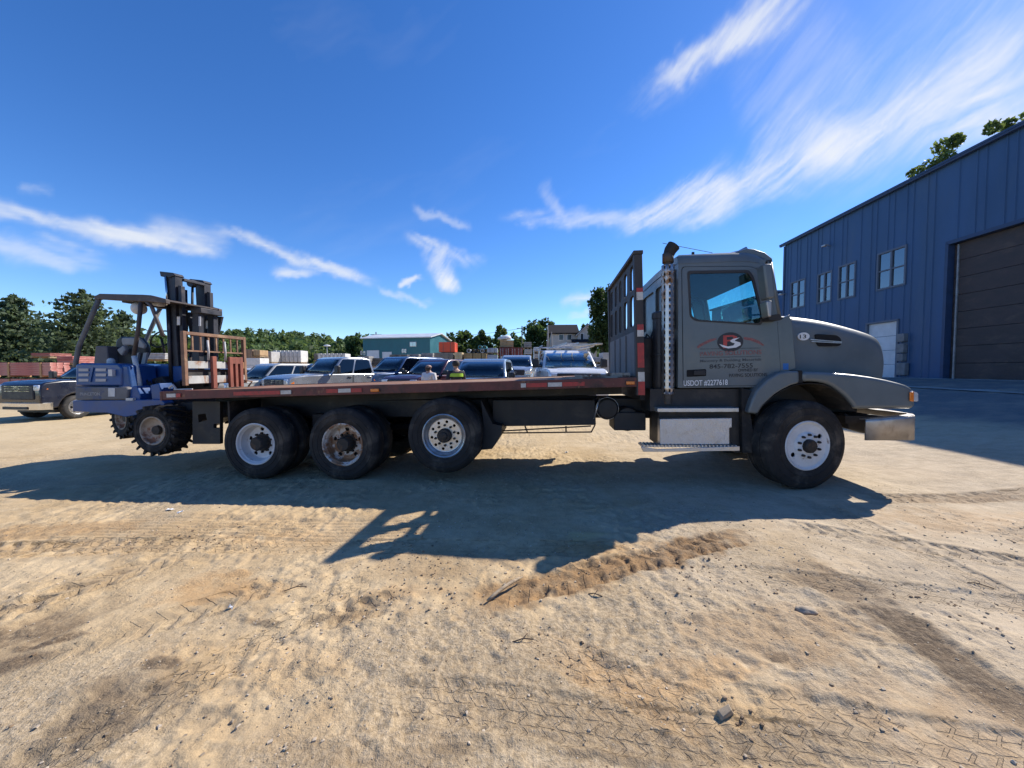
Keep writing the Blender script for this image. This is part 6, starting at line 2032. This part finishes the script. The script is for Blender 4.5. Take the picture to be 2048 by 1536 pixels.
ORD = ('first', 'second', 'third', 'fourth', 'fifth', 'sixth', 'seventh', 'eighth')
GA = 'wrapped pallets in the long pale row'
for i in range(7):
    x = 545 + i * 8.2
    goods('wrapped_pallet', ORD[i] + ' white wrapped pallet from the left in the long pale row behind the champagne suv', 'pallet', x, x + 7.6, 701, 727, 44, M_WRAPW, 1.6, GA)
goods('wrapped_pallet', 'grey wrapped pallet at the left end of the pale row', 'pallet', 527, 543, 703, 727, 42, M_WRAP, 1.6)
for i in range(8):
    x = 627 + i * 8.0
    goods('wrapped_pallet', ORD[i] + (' small white' if i else ' small dark') + ' wrapped pallet from the left in the row above the silver pickup', 'pallet', x, x + 7.4, 707, 722, 46, M_WRAPW if i else M_BLKWRAP, 1.6, 'small wrapped pallets above the silver pickup')
goods('cardboard_crate', 'brown crate on white sacks right of the load backrest', 'crate', 490, 505, 699, 718, 40, M_CARD, 1.4)
goods('plywood_crate', 'tan plywood crate on white sacks right of the load backrest', 'crate', 506, 520, 700, 714, 40, M_PLY, 1.4)
goods('sack_pallet', 'white sacks on a pallet below the tan plywood crate', 'pallet', 488, 521, 716, 745, 36, M_WRAPW, 1.4, layers=4)
for i, (x0, x1, y0, y1, lb, m) in enumerate(((690, 712, 716, 730, 'dark machinery crate behind the silver pickup bed', M_BLKWRAP), (714, 738, 712, 730, 'dark slab stack left of the teal building doors', M_STONEG), (742, 775, 716, 735, 'dark low stack under the white garage door', M_BLKWRAP),
                                             (778, 815, 709, 722, 'long dark stack below the teal building windows', M_BLKWRAP), (818, 838, 708, 724, 'grey stone pallet below the teal building corner', M_STONEG), (842, 866, 706, 722, 'dark grey stack beside the grey wooden crate', M_STONEG),
                                             (812, 834, 722, 738, 'dark stone pallet behind the dark blue suv roof', M_STONEG), (836, 860, 722, 738, 'low pale stone pallet above the maroon suv', M_WRAP))):
    goods('stone_pallet', lb, 'pallet', x0, x1, y0, y1, 36 + i % 3, m, 1.4, layers=3)
goods('wooden_crate', 'big grey wooden crate under the orange-red box', 'crate', 868, 907, 705, 745, 31, M_WOODG, 2.0, slats=4)
goods('wooden_crate', 'tall pale yellow crate end beside the grey wooden crate', 'crate', 909, 924, 704, 745, 30.6, mat('pale_yellow_board', (.50, .40, .24), .8, 0, .15, 3), 2.0, slats=2)
goods('wooden_crate', 'brown crate under the culvert pipes, first from pale crate', 'crate', 927, 945, 706, 745, 31, M_WOODY, 2.0, slats=3)
goods('wooden_crate', 'brown crate under the culvert pipes, second from pale crate', 'crate', 946, 962, 706, 745, 31, M_WOODY, 2.0, slats=3)
goods('wooden_crate', 'brown crate under the culvert pipes, beside the bluish pallets', 'crate', 963, 973, 706, 745, 31, M_WOODY, 2.0, slats=2)
o = goods('plastic_bin', 'orange-red box on top of the grey wooden crate', 'box', 877, 910, 684, 704.3, 31, M_ORNG, 1.6, pallet=False, z_on=1)
goods('block_pallet', 'upper bluish wrapped pallet beside the red containers', 'pallet', 974, 995, 696, 709, 30, M_BLUEWRAP, 1.2, z_on=1)
goods('block_pallet', 'lower bluish wrapped pallet beside the red containers', 'pallet', 974, 995, 709.4, 745, 30, M_BLUEWRAP, 1.2, layers=4)
# red containers: corrugated doors with bars
for k, (x0, x1) in enumerate(((998, 1020), (1021, 1046))):
    a, b = at(x0, 695, 32), at(x1, 720, 32)
    gnd = gzf((a.x + b.x) / 2, 32)
    c = thing('shipping_container', ('red steel container under the plywood crate', 'red steel container right of the one under the plywood crate')[k], 'container', ((a.x + b.x) / 2, 32, gnd))
    w = b.x - a.x; h = a.z - gnd
    MB().b2((-w / 2, .06, 0), (w / 2, 5.5, h)).build('shell', M_CONTR, c)
    for s in (-1, 1):
        MB().b2((.02 * s, .0, .12), (s * (w / 2 - .05), .058, h - .1)).build('door', M_CONTR, c, bev=.01)
        for t in (.3, .7):
            MB().tube([(s * w / 2 * t, -.03, .1), (s * w / 2 * t, -.03, h - .1)], .02, 6).build('lock_bar', M_STEEL, c)
    MB().b2((-w * .38, -.012, h * .52), (-w * .2, -.002, h * .74)).build('placard', M_WHITED, c)
goods('plywood_crate', 'plywood crate standing on the red container', 'crate', 1000, 1027, 680, 694.6, 32.3, M_PLY, 1.6, pallet=False, z_on=1, slats=2)
sk = at(1009, 675, 33)
s_ = MB().lathe([(.0001, .28), (.25, .26), (.42, .16), (.46, .02), (.42, -.06), (.0001, -.07)], (0, 0, .07), 14, axis='z')
s_.v = [(x * 1.3, y, z * (1 + .15 * math.sin(5 * x))) for x, y, z in s_.v]
so = s_.build('sack', M_WRAPW, None, smooth=True); so.location = (at(1009, 680, 33).x, 33, at(1009, 680, 33).z + .02)
tag(so, 'white sack lying on the plywood crate', 'sack')
for i, (x0, x1, y0, y1, lb, m) in enumerate(((1048, 1063, 684, 698, 'top block pallet of the tall grey pile right of the red containers', M_STONEG), (1049, 1064, 698.4, 712, 'middle block pallet of the tall grey pile right of red containers', M_WRAP), (1050, 1064, 712.4, 745, 'bottom block pallet of the tall grey pile right of red containers', M_WRAP))):
    goods('block_pallet', lb, 'pallet', x0, x1, y0, y1, 29, m, 1.1, layers=3, z_on=1 if i < 2 else None)
for i, (x0, x1, y0, y1, lb) in enumerate(((1068, 1082, 694, 707, 'top pale block pallet left of the white pickup cab'), (1068, 1083, 707.4, 720, 'middle pale block pallet left of the white pickup cab'), (1067, 1083, 720.4, 748, 'bottom pale block pallet left of the white pickup cab'))):
    goods('block_pallet', lb, 'pallet', x0, x1, y0, y1, 27, M_WRAPW if i == 0 else M_WRAP, 1.1, layers=3, z_on=1 if i < 2 else None)
for i, (x0, x1, y0, y1, lb, m) in enumerate(((1164, 1181, 706, 722, 'pale bagged pallet seen over the white pickup mirror', M_WRAPW), (1184, 1203, 714, 728, 'upper bluish block pallet beside the truck headboard', M_BLUEWRAP), (1183, 1204, 728.4, 745, 'lower bluish block pallet beside the truck headboard', M_BLUEWRAP),
                                            (1206, 1226, 705, 745, 'block pallet half hidden by the truck headboard', M_WRAP), (1150, 1162, 712, 745, 'grey block pallet behind the white pickup right door', M_STONEG))):
    goods('block_pallet', lb, 'pallet', x0, x1, y0, y1, 24, m, 1.1, layers=4, z_on=1 if i == 1 else None)
# culvert pipes on the brown crates
M_PIPEB = mat('black_corrugated_pipe', (.03, .03, .032), .5, 0, .2, 6); M_PIPEW = mat('pale_pipe', (.55, .56, .57), .5, 0, .1, 4); M_RINGT = mat('teal_pipe', (.10, .32, .33), .5, 0, .1, 4)
zt = at(950, 706, 31).z
for i, (x, m) in enumerate(((938, M_PIPEW), (947, M_PIPEB), (956, M_PIPEB), (965, M_PIPEW), (973, M_PIPEB))):
    p = at(x, 700, 31.2)
    prof = [(.13, 0), (.17, 0)] + [(.17 if k % 2 else .155, .1 + k * .1) for k in range(18)] + [(.17, 1.95), (.13, 1.95), (.13, 0)]
    pp = MB().lathe(prof, (0, 0, 0), 18).build('culvert_pipe', m, None, smooth=True, auto=40)
    pp.location = (p.x, 31.05, zt + .172)
    tag(pp, ('pale culvert pipe end nearest the orange-red box', 'black culvert pipe, first right of the pale end pipe', 'black culvert pipe in the middle of the row', 'pale culvert pipe between two black ones', 'black culvert pipe nearest the bluish pallets')[i], 'pipe', 'culvert pipes on the brown crates')
for i, x in enumerate((956, 965)):
    p = at(x, 692, 31.2)
    pp = MB().lathe([(.125, 0), (.165, 0), (.165, 1.6), (.125, 1.6)], (0, 0, 0), 20, closed=True).build('teal_pipe', M_RINGT, None, smooth=True, auto=40)
    pp.location = (p.x + .17, 31.1, zt + .47)
    tag(pp, ('teal rimmed pipe lying on the culvert pipes, left one', 'teal rimmed pipe lying on the culvert pipes, right one')[i], 'pipe', 'teal pipes on top')

# red lumber at the left
M_REDW = mat('red_stained_board', (.40, .13, .11), .75, 0, .22, 2, c2=(.52, .26, .22), t2=(.45, .65), s2=2.5, stretch=(.3, 1, 3)); M_BATT = mat('raw_batten', (.45, .27, .13), .8, 0, .15, 4)
bd = MB().box((0, 0, 0), (8.2, .28, .092)).mesh('board', M_REDW)
for k, (zb, n, lb) in enumerate(((.0, 5, 'lowest red board bundle at the picture edge'), (.68, 6, 'middle red board bundle at the picture edge'), (1.46, 7, 'topmost red board bundle at the picture edge'))):
    Yl = 20.5
    xr = at(108 if k else 96, 750, Yl).x
    L = thing('lumber_bundle', lb + ', left of the black pickup', 'lumber', (xr - 4.1, Yl, gzf(xr, Yl) + zb + .02))
    for j in range(n):
        for d_ in range(3):
            ob = bpy.data.objects.new('board', bd); COL.objects.link(ob); ob.parent = L
            ob.location = (random.uniform(-.04, .04), d_ * .30 + random.uniform(-.012, .012), .10 + .046 + j * .098)
    for x in (-3.4, -1.3, .2, 1.9, 3.6):
        MB().box((x, .3, .05), (.09, .95, .09)).build('bearer', M_BATT, L)
        MB().box((x, -.165, .10 + n * .049), (.09, .03, n * .098)).build('batten', M_BATT, L)
for k, (x0, x1, y0, y1, lb, m) in enumerate(((112, 146, 712, 730, 'red plank pallet behind the black pickup cab', M_REDW), (114, 150, 731, 748, 'dark plank pallet behind the black pickup cab', M_BLKWRAP), (60, 100, 706, 716, 'red plank pallet far behind the red lumber', M_REDW), (205, 260, 715, 735, 'dark pallet seen behind the forklift seat', M_BLKWRAP), (285, 330, 706, 722, 'grey slab pallet seen behind the forklift steering wheel', M_WRAP))):
    goods('plank_pallet', lb, 'pallet', x0, x1, y0, y1, 25 + k, m, 1.4, layers=4)

# poles
def pole(px, ytop, Y, r0, r1, label, m, top=None):
    p = at(px, ytop, Y); g_ = gzf(p.x, Y)
    T = thing('pole', label, 'pole', (p.x, Y, g_))
    MB().tube([(0, 0, -.3), (0, 0, p.z - g_)], [r0, r1], 8).build('shaft', m, T, smooth=True, auto=40)
    return T, p.z - g_


M_POLE = mat('weathered_pole', (.19, .165, .14), .85, 0, .2, 4)
t, h = pole(654, 692, 48, .07, .05, 'thin pole with a white lamp head above the silver pickup', M_STEEL)
MB().lathe([(.0001, .18), (.3, .12), (.45, 0), (.3, -.05), (.0001, -.06)], (0, 0, h), 14, axis='z').build('lamp_head', M_WHITED, t, smooth=True)
t1, h1 = pole(752, 664, 75, .16, .11, 'utility pole over the teal building roof', M_POLE)
MB().box((0, 0, h1 - .5), (2.2, .12, .12)).build('cross_arm', M_POLE, t1)
t2, h2_ = pole(1044, 652, 80, .16, .11, 'utility pole between the red container and the dense dark tree', M_POLE)
MB().box((0, 0, h2_ - .5), (2.2, .12, .12)).build('cross_arm', M_POLE, t2)
for k, dz in enumerate((-.45, -1.2)):
    a = t1.location + Vector((0, 0, h1 + dz)); b = t2.location + Vector((0, 0, h2_ + dz))
    w = MB().tube([a.lerp(b, t) - Vector((0, 0, 1.0 * 4 * t * (1 - t))) for t in np.linspace(0, 1, 14)], .03, 5).build('power_line', M_CARBLK)
    tag(w, ('upper power line between the two utility poles', 'lower power line between the two utility poles')[k], 'power line')
t, h = pole(1096, 650, 44, .30, .05, 'left one of two tall tapered grey posts before the house', mat('grey_post', (.30, .28, .26), .8, 0, .15, 2))
t, h = pole(1103, 664, 44, .26, .05, 'shorter right one of two tapered grey posts before the house', mat('grey_post', (.3, .28, .26)))
# ------------------------------------------------------------------ two people standing behind the deck
M_SKIN = mat('skin', (.42, .25, .18), .5, 0, .08, 8)


def skin_obj(name, nodes, edges, m, parent, root=0, lv=1):
    """surface grown round a jointed skeleton: nodes are (x, y, z, radius)"""
    me = bpy.data.meshes.new(name)
    me.from_pydata([n[:3] for n in nodes], edges, [])
    o = bpy.data.objects.new(name, me); COL.objects.link(o); o.parent = parent
    o.modifiers.new('s', 'SKIN')
    for i, n in enumerate(nodes):
        sv = me.skin_vertices[0].data[i]
        r_ = n[3]
        sv.radius = r_ if isinstance(r_, tuple) else (r_, r_)
        sv.use_root = i == root
    md = o.modifiers.new('d', 'SUBSURF'); md.levels = lv; md.render_levels = lv + 1
    me.materials.append(m)
    for p in me.polygons: p.use_smooth = True
    o.modifiers['s'].use_smooth_shade = True
    return o


def person(label, px, Y, h, face, shirt_m, trouser_m, hair, hivis=False, look=0.0):
    """figure facing +y of its own space before turning"""
    x = (px - 1024) / FPX * Y
    P = thing('person', label, 'person', (x, Y, gzf(x, Y)), face, 'people standing behind the deck')
    k = h / 1.75
    S = lambda *a: (a[0] * k, a[1] * k, a[2] * k, a[3] * k if not isinstance(a[3], tuple) else tuple(q * k for q in a[3]))
    nodes = [S(0, 0, .95, .12), S(0, .01, 1.12, .115), S(0, .01, 1.30, .13), S(0, 0, 1.44, .10), S(0, .005, 1.52, .055), S(0, .015, 1.57, .06), S(0, .02, 1.64, .088), S(0, .015, 1.70, .075)]
    ed = [(0, 1), (1, 2), (2, 3), (3, 4), (4, 5), (5, 6), (6, 7)]
    def chain(start, pts):
        i = start
        for p in pts:
            nodes.append(S(*p)); ed.append((i, len(nodes) - 1)); i = len(nodes) - 1
        return i
    for s in (-1, 1):
        w = chain(3, [(s * .17, 0, 1.42, .062), (s * .215, .0, 1.27, .05), (s * .23, .02, 1.12, .042), (s * .225, .10, .98, .034), (s * .215, .15, .88, .026), (s * .21, .18, .82, (.035, .018))])
        for j in range(4):
            f = (j - 1.5) * .019
            chain(w, [(s * .208 + f * .3, .205 + f, .775, .0095), (s * .200 + f * .3, .222 + f, .735 + .006 * abs(j - 1), .0085), (s * .193, .218 + f, .705 + .008 * abs(j - 1), .008)])
        chain(w, [(s * .185, .165, .80, .011), (s * .170, .185, .765, .0095)])
        chain(0, [(s * .095, 0, .88, .095), (s * .10, .01, .68, .078), (s * .10, .015, .49, .056), (s * .10, -.01, .30, .05), (s * .10, -.02, .10, .038), (s * .10, .05, .045, .04), (s * .105, .14, .035, .035)])
    skin_obj('body', nodes, ed, M_SKIN, P)
    # clothing shells
    sn = [S(0, 0, .90, .145), S(0, .01, 1.12, .135), S(0, .01, 1.30, .15), S(0, 0, 1.44, .115), S(0, 0, 1.49, .07)]
    se = [(0, 1), (1, 2), (2, 3), (3, 4)]
    for s in (-1, 1):
        sn += [S(s * .18, 0, 1.425, .078), S(s * .217, 0, 1.27, .066), S(s * .232, .02, 1.12, .056)]
        b = len(sn) - 3; se += [(3, b), (b, b + 1), (b + 1, b + 2)]
        if hivis:
            sn.append(S(s * .227, .10, .97, .05)); se.append((b + 2, b + 3))
    skin_obj('jacket' if hivis else 'shirt', sn, se, shirt_m, P)
    tn = [S(0, 0, .96, .14)]; te = []
    for s in (-1, 1):
        tn += [S(s * .095, 0, .86, .11), S(s * .10, .01, .68, .092), S(s * .10, .015, .49, .075), S(s * .10, -.01, .28, .07), S(s * .10, -.015, .09, .066)]
        b = len(tn) - 5; te += [(0, b), (b, b + 1), (b + 1, b + 2), (b + 2, b + 3), (b + 3, b + 4)]
    skin_obj('trousers', tn, te, trouser_m, P)
    for s in (-1, 1):
        MB().box((s * .10 * k, .05 * k, .045 * k), (.10 * k, .28 * k, .09 * k)).build('boot', M_CARBLK, P, bev=.03, seg=3)
    # head details
    hz = 1.64 * k
    nose = MB().add([(-.014, .10 * k, hz - .02), (.014, .10 * k, hz - .02), (0, .135 * k, hz - .022), (0, .10 * k, hz + .025)], [(0, 1, 2), (0, 2, 3), (1, 3, 2), (0, 3, 1)])
    nose.build('nose', M_SKIN, P, smooth=True)
    for s in (-1, 1):
        MB().lathe([(.0001, -.01), (.02, -.006), (.026, .0), (.018, .008), (.0001, .01)], (s * .088 * k, .01, hz), 10, axis='x').build('ear', M_SKIN, P, smooth=True)
        MB().lathe([(.0001, .012), (.009, .006), (.011, 0), (.009, -.006), (.0001, -.012)], (s * .032 * k, .098 * k, hz + .015), 8, axis='z').build('eye', M_CARBLK, P, smooth=True)
    MB().box((0, .103 * k, hz - .055), (.045, .012, .008)).build('mouth', mat('lips', (.30, .13, .11), .5), P)
    if hair == 'beard':
        b = MB().lathe([(.0001, -.085), (.045, -.078), (.07, -.05), (.078, -.01), (.07, .015)], (0, .035 * k, hz - .03), 16, axis='z').build('beard', mat('dark_beard', (.05, .035, .028), .85, 0, .3, 30), P, smooth=True)
    else:
        hp_ = MB().lathe([(.0001, .112), (.05, .105), (.085, .075), (.1, .03), (.098, -.02), (.085, -.05)], (0, -.006, hz + .01), 18, axis='z').build('hair', mat('dark_hair', (.02, .016, .014), .7, 0, .3, 30), P, smooth=True)
    if hivis:
        # bright bands over the shoulders and round the chest, standing off the jacket
        hv = mat('hi_vis_yellow', (.36, .58, .05), .5, 0, .1, 8)
        bz = 1.365 * k
        pts = [(.205 * k * math.cos(t), .152 * k * math.sin(t)) for t in np.linspace(0, 2 * math.pi, 33)[:-1]]
        inn = [(x_ * .93, y_ * .93) for x_, y_ in pts]
        MB().plate(pts, [inn], bz - .045, bz + .045, axis='z').build('hi_vis_band', hv, P)
        pts2 = [(.165 * k * math.cos(t), .162 * k * math.sin(t)) for t in np.linspace(0, 2 * math.pi, 33)[:-1]]
        MB().plate(pts2, [[(x_ * .93, y_ * .93) for x_, y_ in pts2]], 1.10 * k - .03, 1.10 * k + .03, axis='z').build('hi_vis_band', hv, P)
    return P


person('man in a white shirt with dark beard standing behind the deck', 858, 10.6, 1.70, R(150), mat('white_cotton', (.62, .60, .60), .8, 0, .08, 8), mat('blue_jeans', (.05, .07, .12), .85, 0, .2, 10), 'beard')
person('person in a dark jacket with bright yellow hi-vis band, back turned', 912, 10.4, 1.76, R(25), mat('dark_work_jacket', (.02, .022, .03), .8, 0, .2, 10), mat('dark_trousers', (.03, .03, .032), .85, 0, .2, 10), 'hair', hivis=True)

# ------------------------------------------------------------------ loose things on the ground
GR = np.random.default_rng(77)
gm = GROUND.data
_gco = np.empty(len(gm.vertices) * 3, np.float32); gm.vertices.foreach_get('co', _gco); _gco = _gco.reshape(-1, 3)
_gx = np.unique(_gco[:, 0]); _gy = np.unique(_gco[:, 1]); _gzz = _gco[:, 2].reshape(len(_gx), len(_gy))


def surf(x, y):
    """height of the ground mesh"""
    i = np.clip(np.searchsorted(_gx, x) - 1, 0, len(_gx) - 2); j = np.clip(np.searchsorted(_gy, y) - 1, 0, len(_gy) - 2)
    fx = (x - _gx[i]) / (_gx[i + 1] - _gx[i]); fy = (y - _gy[j]) / (_gy[j + 1] - _gy[j])
    return _gzz[i, j] * (1 - fx) * (1 - fy) + _gzz[i + 1, j] * fx * (1 - fy) + _gzz[i, j + 1] * (1 - fx) * fy + _gzz[i + 1, j + 1] * fx * fy


def stones(name, label, n, xr, yr, smin, smax, m, dens=None, flat=.6):
    base = np.array([(sx, sy, sz) for sx in (-1, 1) for sy in (-1, 1) for sz in (-1, 1)], float) * .8
    base = np.concatenate([base, np.array([(0, 0, 1.15), (0, 0, -1.0)])])
    faces = [(0, 1, 3, 2), (4, 6, 7, 5), (0, 4, 5, 1), (2, 3, 7, 6), (0, 2, 6, 4), (1, 5, 8), (5, 7, 8), (7, 3, 8), (3, 1, 8)]
    x = GR.uniform(*xr, n * 3); y = yr[0] * (yr[1] / yr[0]) ** GR.random(n * 3)
    if dens is not None:
        keep = dens(x, y) > GR.random(len(x)); x, y = x[keep], y[keep]
    x, y = x[:n], y[:n]
    z = surf(x, y)
    s = smin * (smax / smin) ** (GR.random(len(x)) ** 2.2)
    vs = []; fs = []
    for i in range(len(x)):
        p = base * (1 + GR.normal(0, .22, base.shape)) * s[i] * np.array([1, GR.uniform(.6, 1), flat * GR.uniform(.6, 1.2)])
        a = GR.uniform(0, 6.28); c_, s_ = math.cos(a), math.sin(a)
        p = np.stack([p[:, 0] * c_ - p[:, 1] * s_, p[:, 0] * s_ + p[:, 1] * c_, p[:, 2]], 1) + np.array([x[i], y[i], z[i] + s[i] * flat * .35])
        o = len(vs); vs += p.tolist(); fs += [tuple(k + o for k in f) for f in faces]
    me = bpy.data.meshes.new(name); me.from_pydata(vs, [], fs); me.materials.append(m)
    o = bpy.data.objects.new(name, me); COL.objects.link(o)
    tag(o, label, name.replace('_', ' '), kind='stuff')


def stone_mat(name, ca, cb):
    m = bpy.data.materials.new(name); m.use_nodes = True
    T = NT(m.node_tree); b = T.n['Principled BSDF']
    g = T.add('ShaderNodeNewGeometry')
    T.l.new(T.mix(g.outputs['Random Per Island'], ca, cb), b.inputs['Base Color']); b.inputs['Roughness'].default_value = .9
    return m


patchd = lambda x, y: .25 + .75 * sstep(.48, .60, vnoise(x, y, .9, 81, 4))
stones('pebbles', 'loose small pebbles over the dirt', 4500, (-5, 5), (.95, 5.5), .003, .0105, stone_mat('pebble', (.24, .185, .125), (.58, .48, .36)), patchd)
clod = lambda x, y: sstep(.62, .72, vnoise(x, y, 1.1, 82, 4)) + .02
stones('dirt_clods', 'crumbs of dark dirt thrown up beside the tyre tracks', 1500, (-4.5, 4.5), (1.0, 4.2), .005, .012, stone_mat('dirt_clod', (.17, .115, .07), (.36, .25, .15)), clod, .7)


def lump(name, label, cat, px, py, size, m, seed, rz=0):
    x, y = gp(px, py)
    bm = bmesh.new(); bmesh.ops.create_icosphere(bm, subdivisions=3, radius=1)
    for v in bm.verts:
        n_ = mnoise.noise(v.co * 1.3 + Vector((seed, 0, 0))) * .35 + mnoise.noise(v.co * 3.1 + Vector((seed, 3, 0))) * .12
        v.co = Vector([c * (1 + n_) * s for c, s in zip(v.co, size)])
    me = bpy.data.meshes.new(name); bm.to_mesh(me); bm.free(); me.materials.append(m)
    for p in me.polygons: p.use_smooth = True
    o = bpy.data.objects.new(name, me); COL.objects.link(o)
    o.location = (x, y, float(surf(np.array([x]), np.array([y]))[0]) + size[2] * .45); o.rotation_euler = (0, 0, rz)
    return tag(o, label, cat)


M_ROCK = mat('pale_rock', (.40, .32, .23), .9, 0, .25, 12, bump=.5, bscale=40)
M_OLDW = mat('weathered_grey_wood', (.36, .28, .19), .85, 0, .25, 6, stretch=(.3, 4, 4), bump=.4, bscale=30, c2=(.20, .16, .12), t2=(.5, .65), s2=5)
lump('rock', 'flat pale rock lying on the dirt in front of the front wheel', 'rock', 1612, 1230, (.06, .034, .02), M_ROCK, 1.3, R(-15))
x, y = gp(1450, 1438)
zz = float(surf(np.array([x]), np.array([y]))[0])
wd = MB().add([(-.07, -.022, 0), (.05, -.03, 0), (.062, .02, 0), (-.05, .03, 0), (-.055, -.024, .022), (.02, -.028, .05), (.058, .012, .036), (-.045, .022, .030)],
              [(0, 3, 2, 1), (4, 5, 6, 7), (0, 1, 5, 4), (1, 2, 6, 5), (2, 3, 7, 6), (3, 0, 4, 7)]).build('wood_block', M_OLDW, None, bev=.006, seg=3)
wd.scale = (.66, .75, .7); wd.location = (x, y, zz - .006); wd.rotation_euler = (R(4), R(-8), R(24)); tag(wd, 'small broken wood block on the dirt near the bottom edge', 'wood block')
a, b = gp(975, 1206), gp(1045, 1162)
za, zb = [float(surf(np.array([p[0]]), np.array([p[1]]))[0]) for p in (a, b)]
pts = [Vector((a[0], a[1], za + .012)).lerp(Vector((b[0], b[1], zb + .022)), t) + Vector((0, 0, .018 * math.sin(3 * t) + .006)) for t in np.linspace(0, 1, 7)]
tag(MB().tube(pts, [.008, .012, .013, .012, .013, .010, .006], 7).build('stick', M_OLDW, None, smooth=True), 'pale bent stick lying across the deep lug track', 'stick')
for i, (px, py, ln, an, lb) in enumerate(((1045, 1283, .12, 10, 'short dark twig on the dirt below the deep lug track'), (590, 1175, .14, 25, 'curled dark twig left of the headboard shadow'), (1190, 1198, .09, -20, 'thin twig right of the bent stick'), (1960, 1180, .12, -40, 'thin twig at the right among the pale tracks'))):
    x, y = gp(px, py); z0 = float(surf(np.array([x]), np.array([y]))[0])
    tw = MB().tube([(ln * (t - .5) * math.cos(R(an)) + .008 * math.sin(7 * t), ln * (t - .5) * math.sin(R(an)), .004 + .012 * math.sin(3.1 * t)) for t in np.linspace(0, 1, 7)], .0035, 5)
    tw.tube([(0, 0, .014), (.02, .025, .02), (.03, .05, .012)], .0025, 5)
    o = tw.build('twig', mat('dark_twig', (.07, .045, .03), .9, 0, .3, 20)); o.location = (x, y, z0); tag(o, lb, 'twig')
for i, (px, py, lb) in enumerate(((340, 1011, 'crumpled white paper scrap at the edge of the deck shadow'), (360, 1018, 'torn white paper scrap just outside the deck shadow'), (462, 1210, 'tiny white paper scrap on the orange dirt patch'), (1133, 907, 'white scrap in the shade under the side box'))):
    x, y = gp(px, py); z0 = float(surf(np.array([x]), np.array([y]))[0])
    s = .03 if i != 2 else .016
    g = [[(s * (u - 1.5) / 1.5 + GR.normal(0, .1 * s), s * .6 * (v - 1.5) / 1.5 + GR.normal(0, .1 * s), .012 + GR.normal(0, .008)) for v in range(4)] for u in range(4)]
    o = MB().loft(g).build('paper_scrap', M_WHITEP, None, solid=.001); o.location = (x, y, z0); tag(o, lb, 'paper scrap')
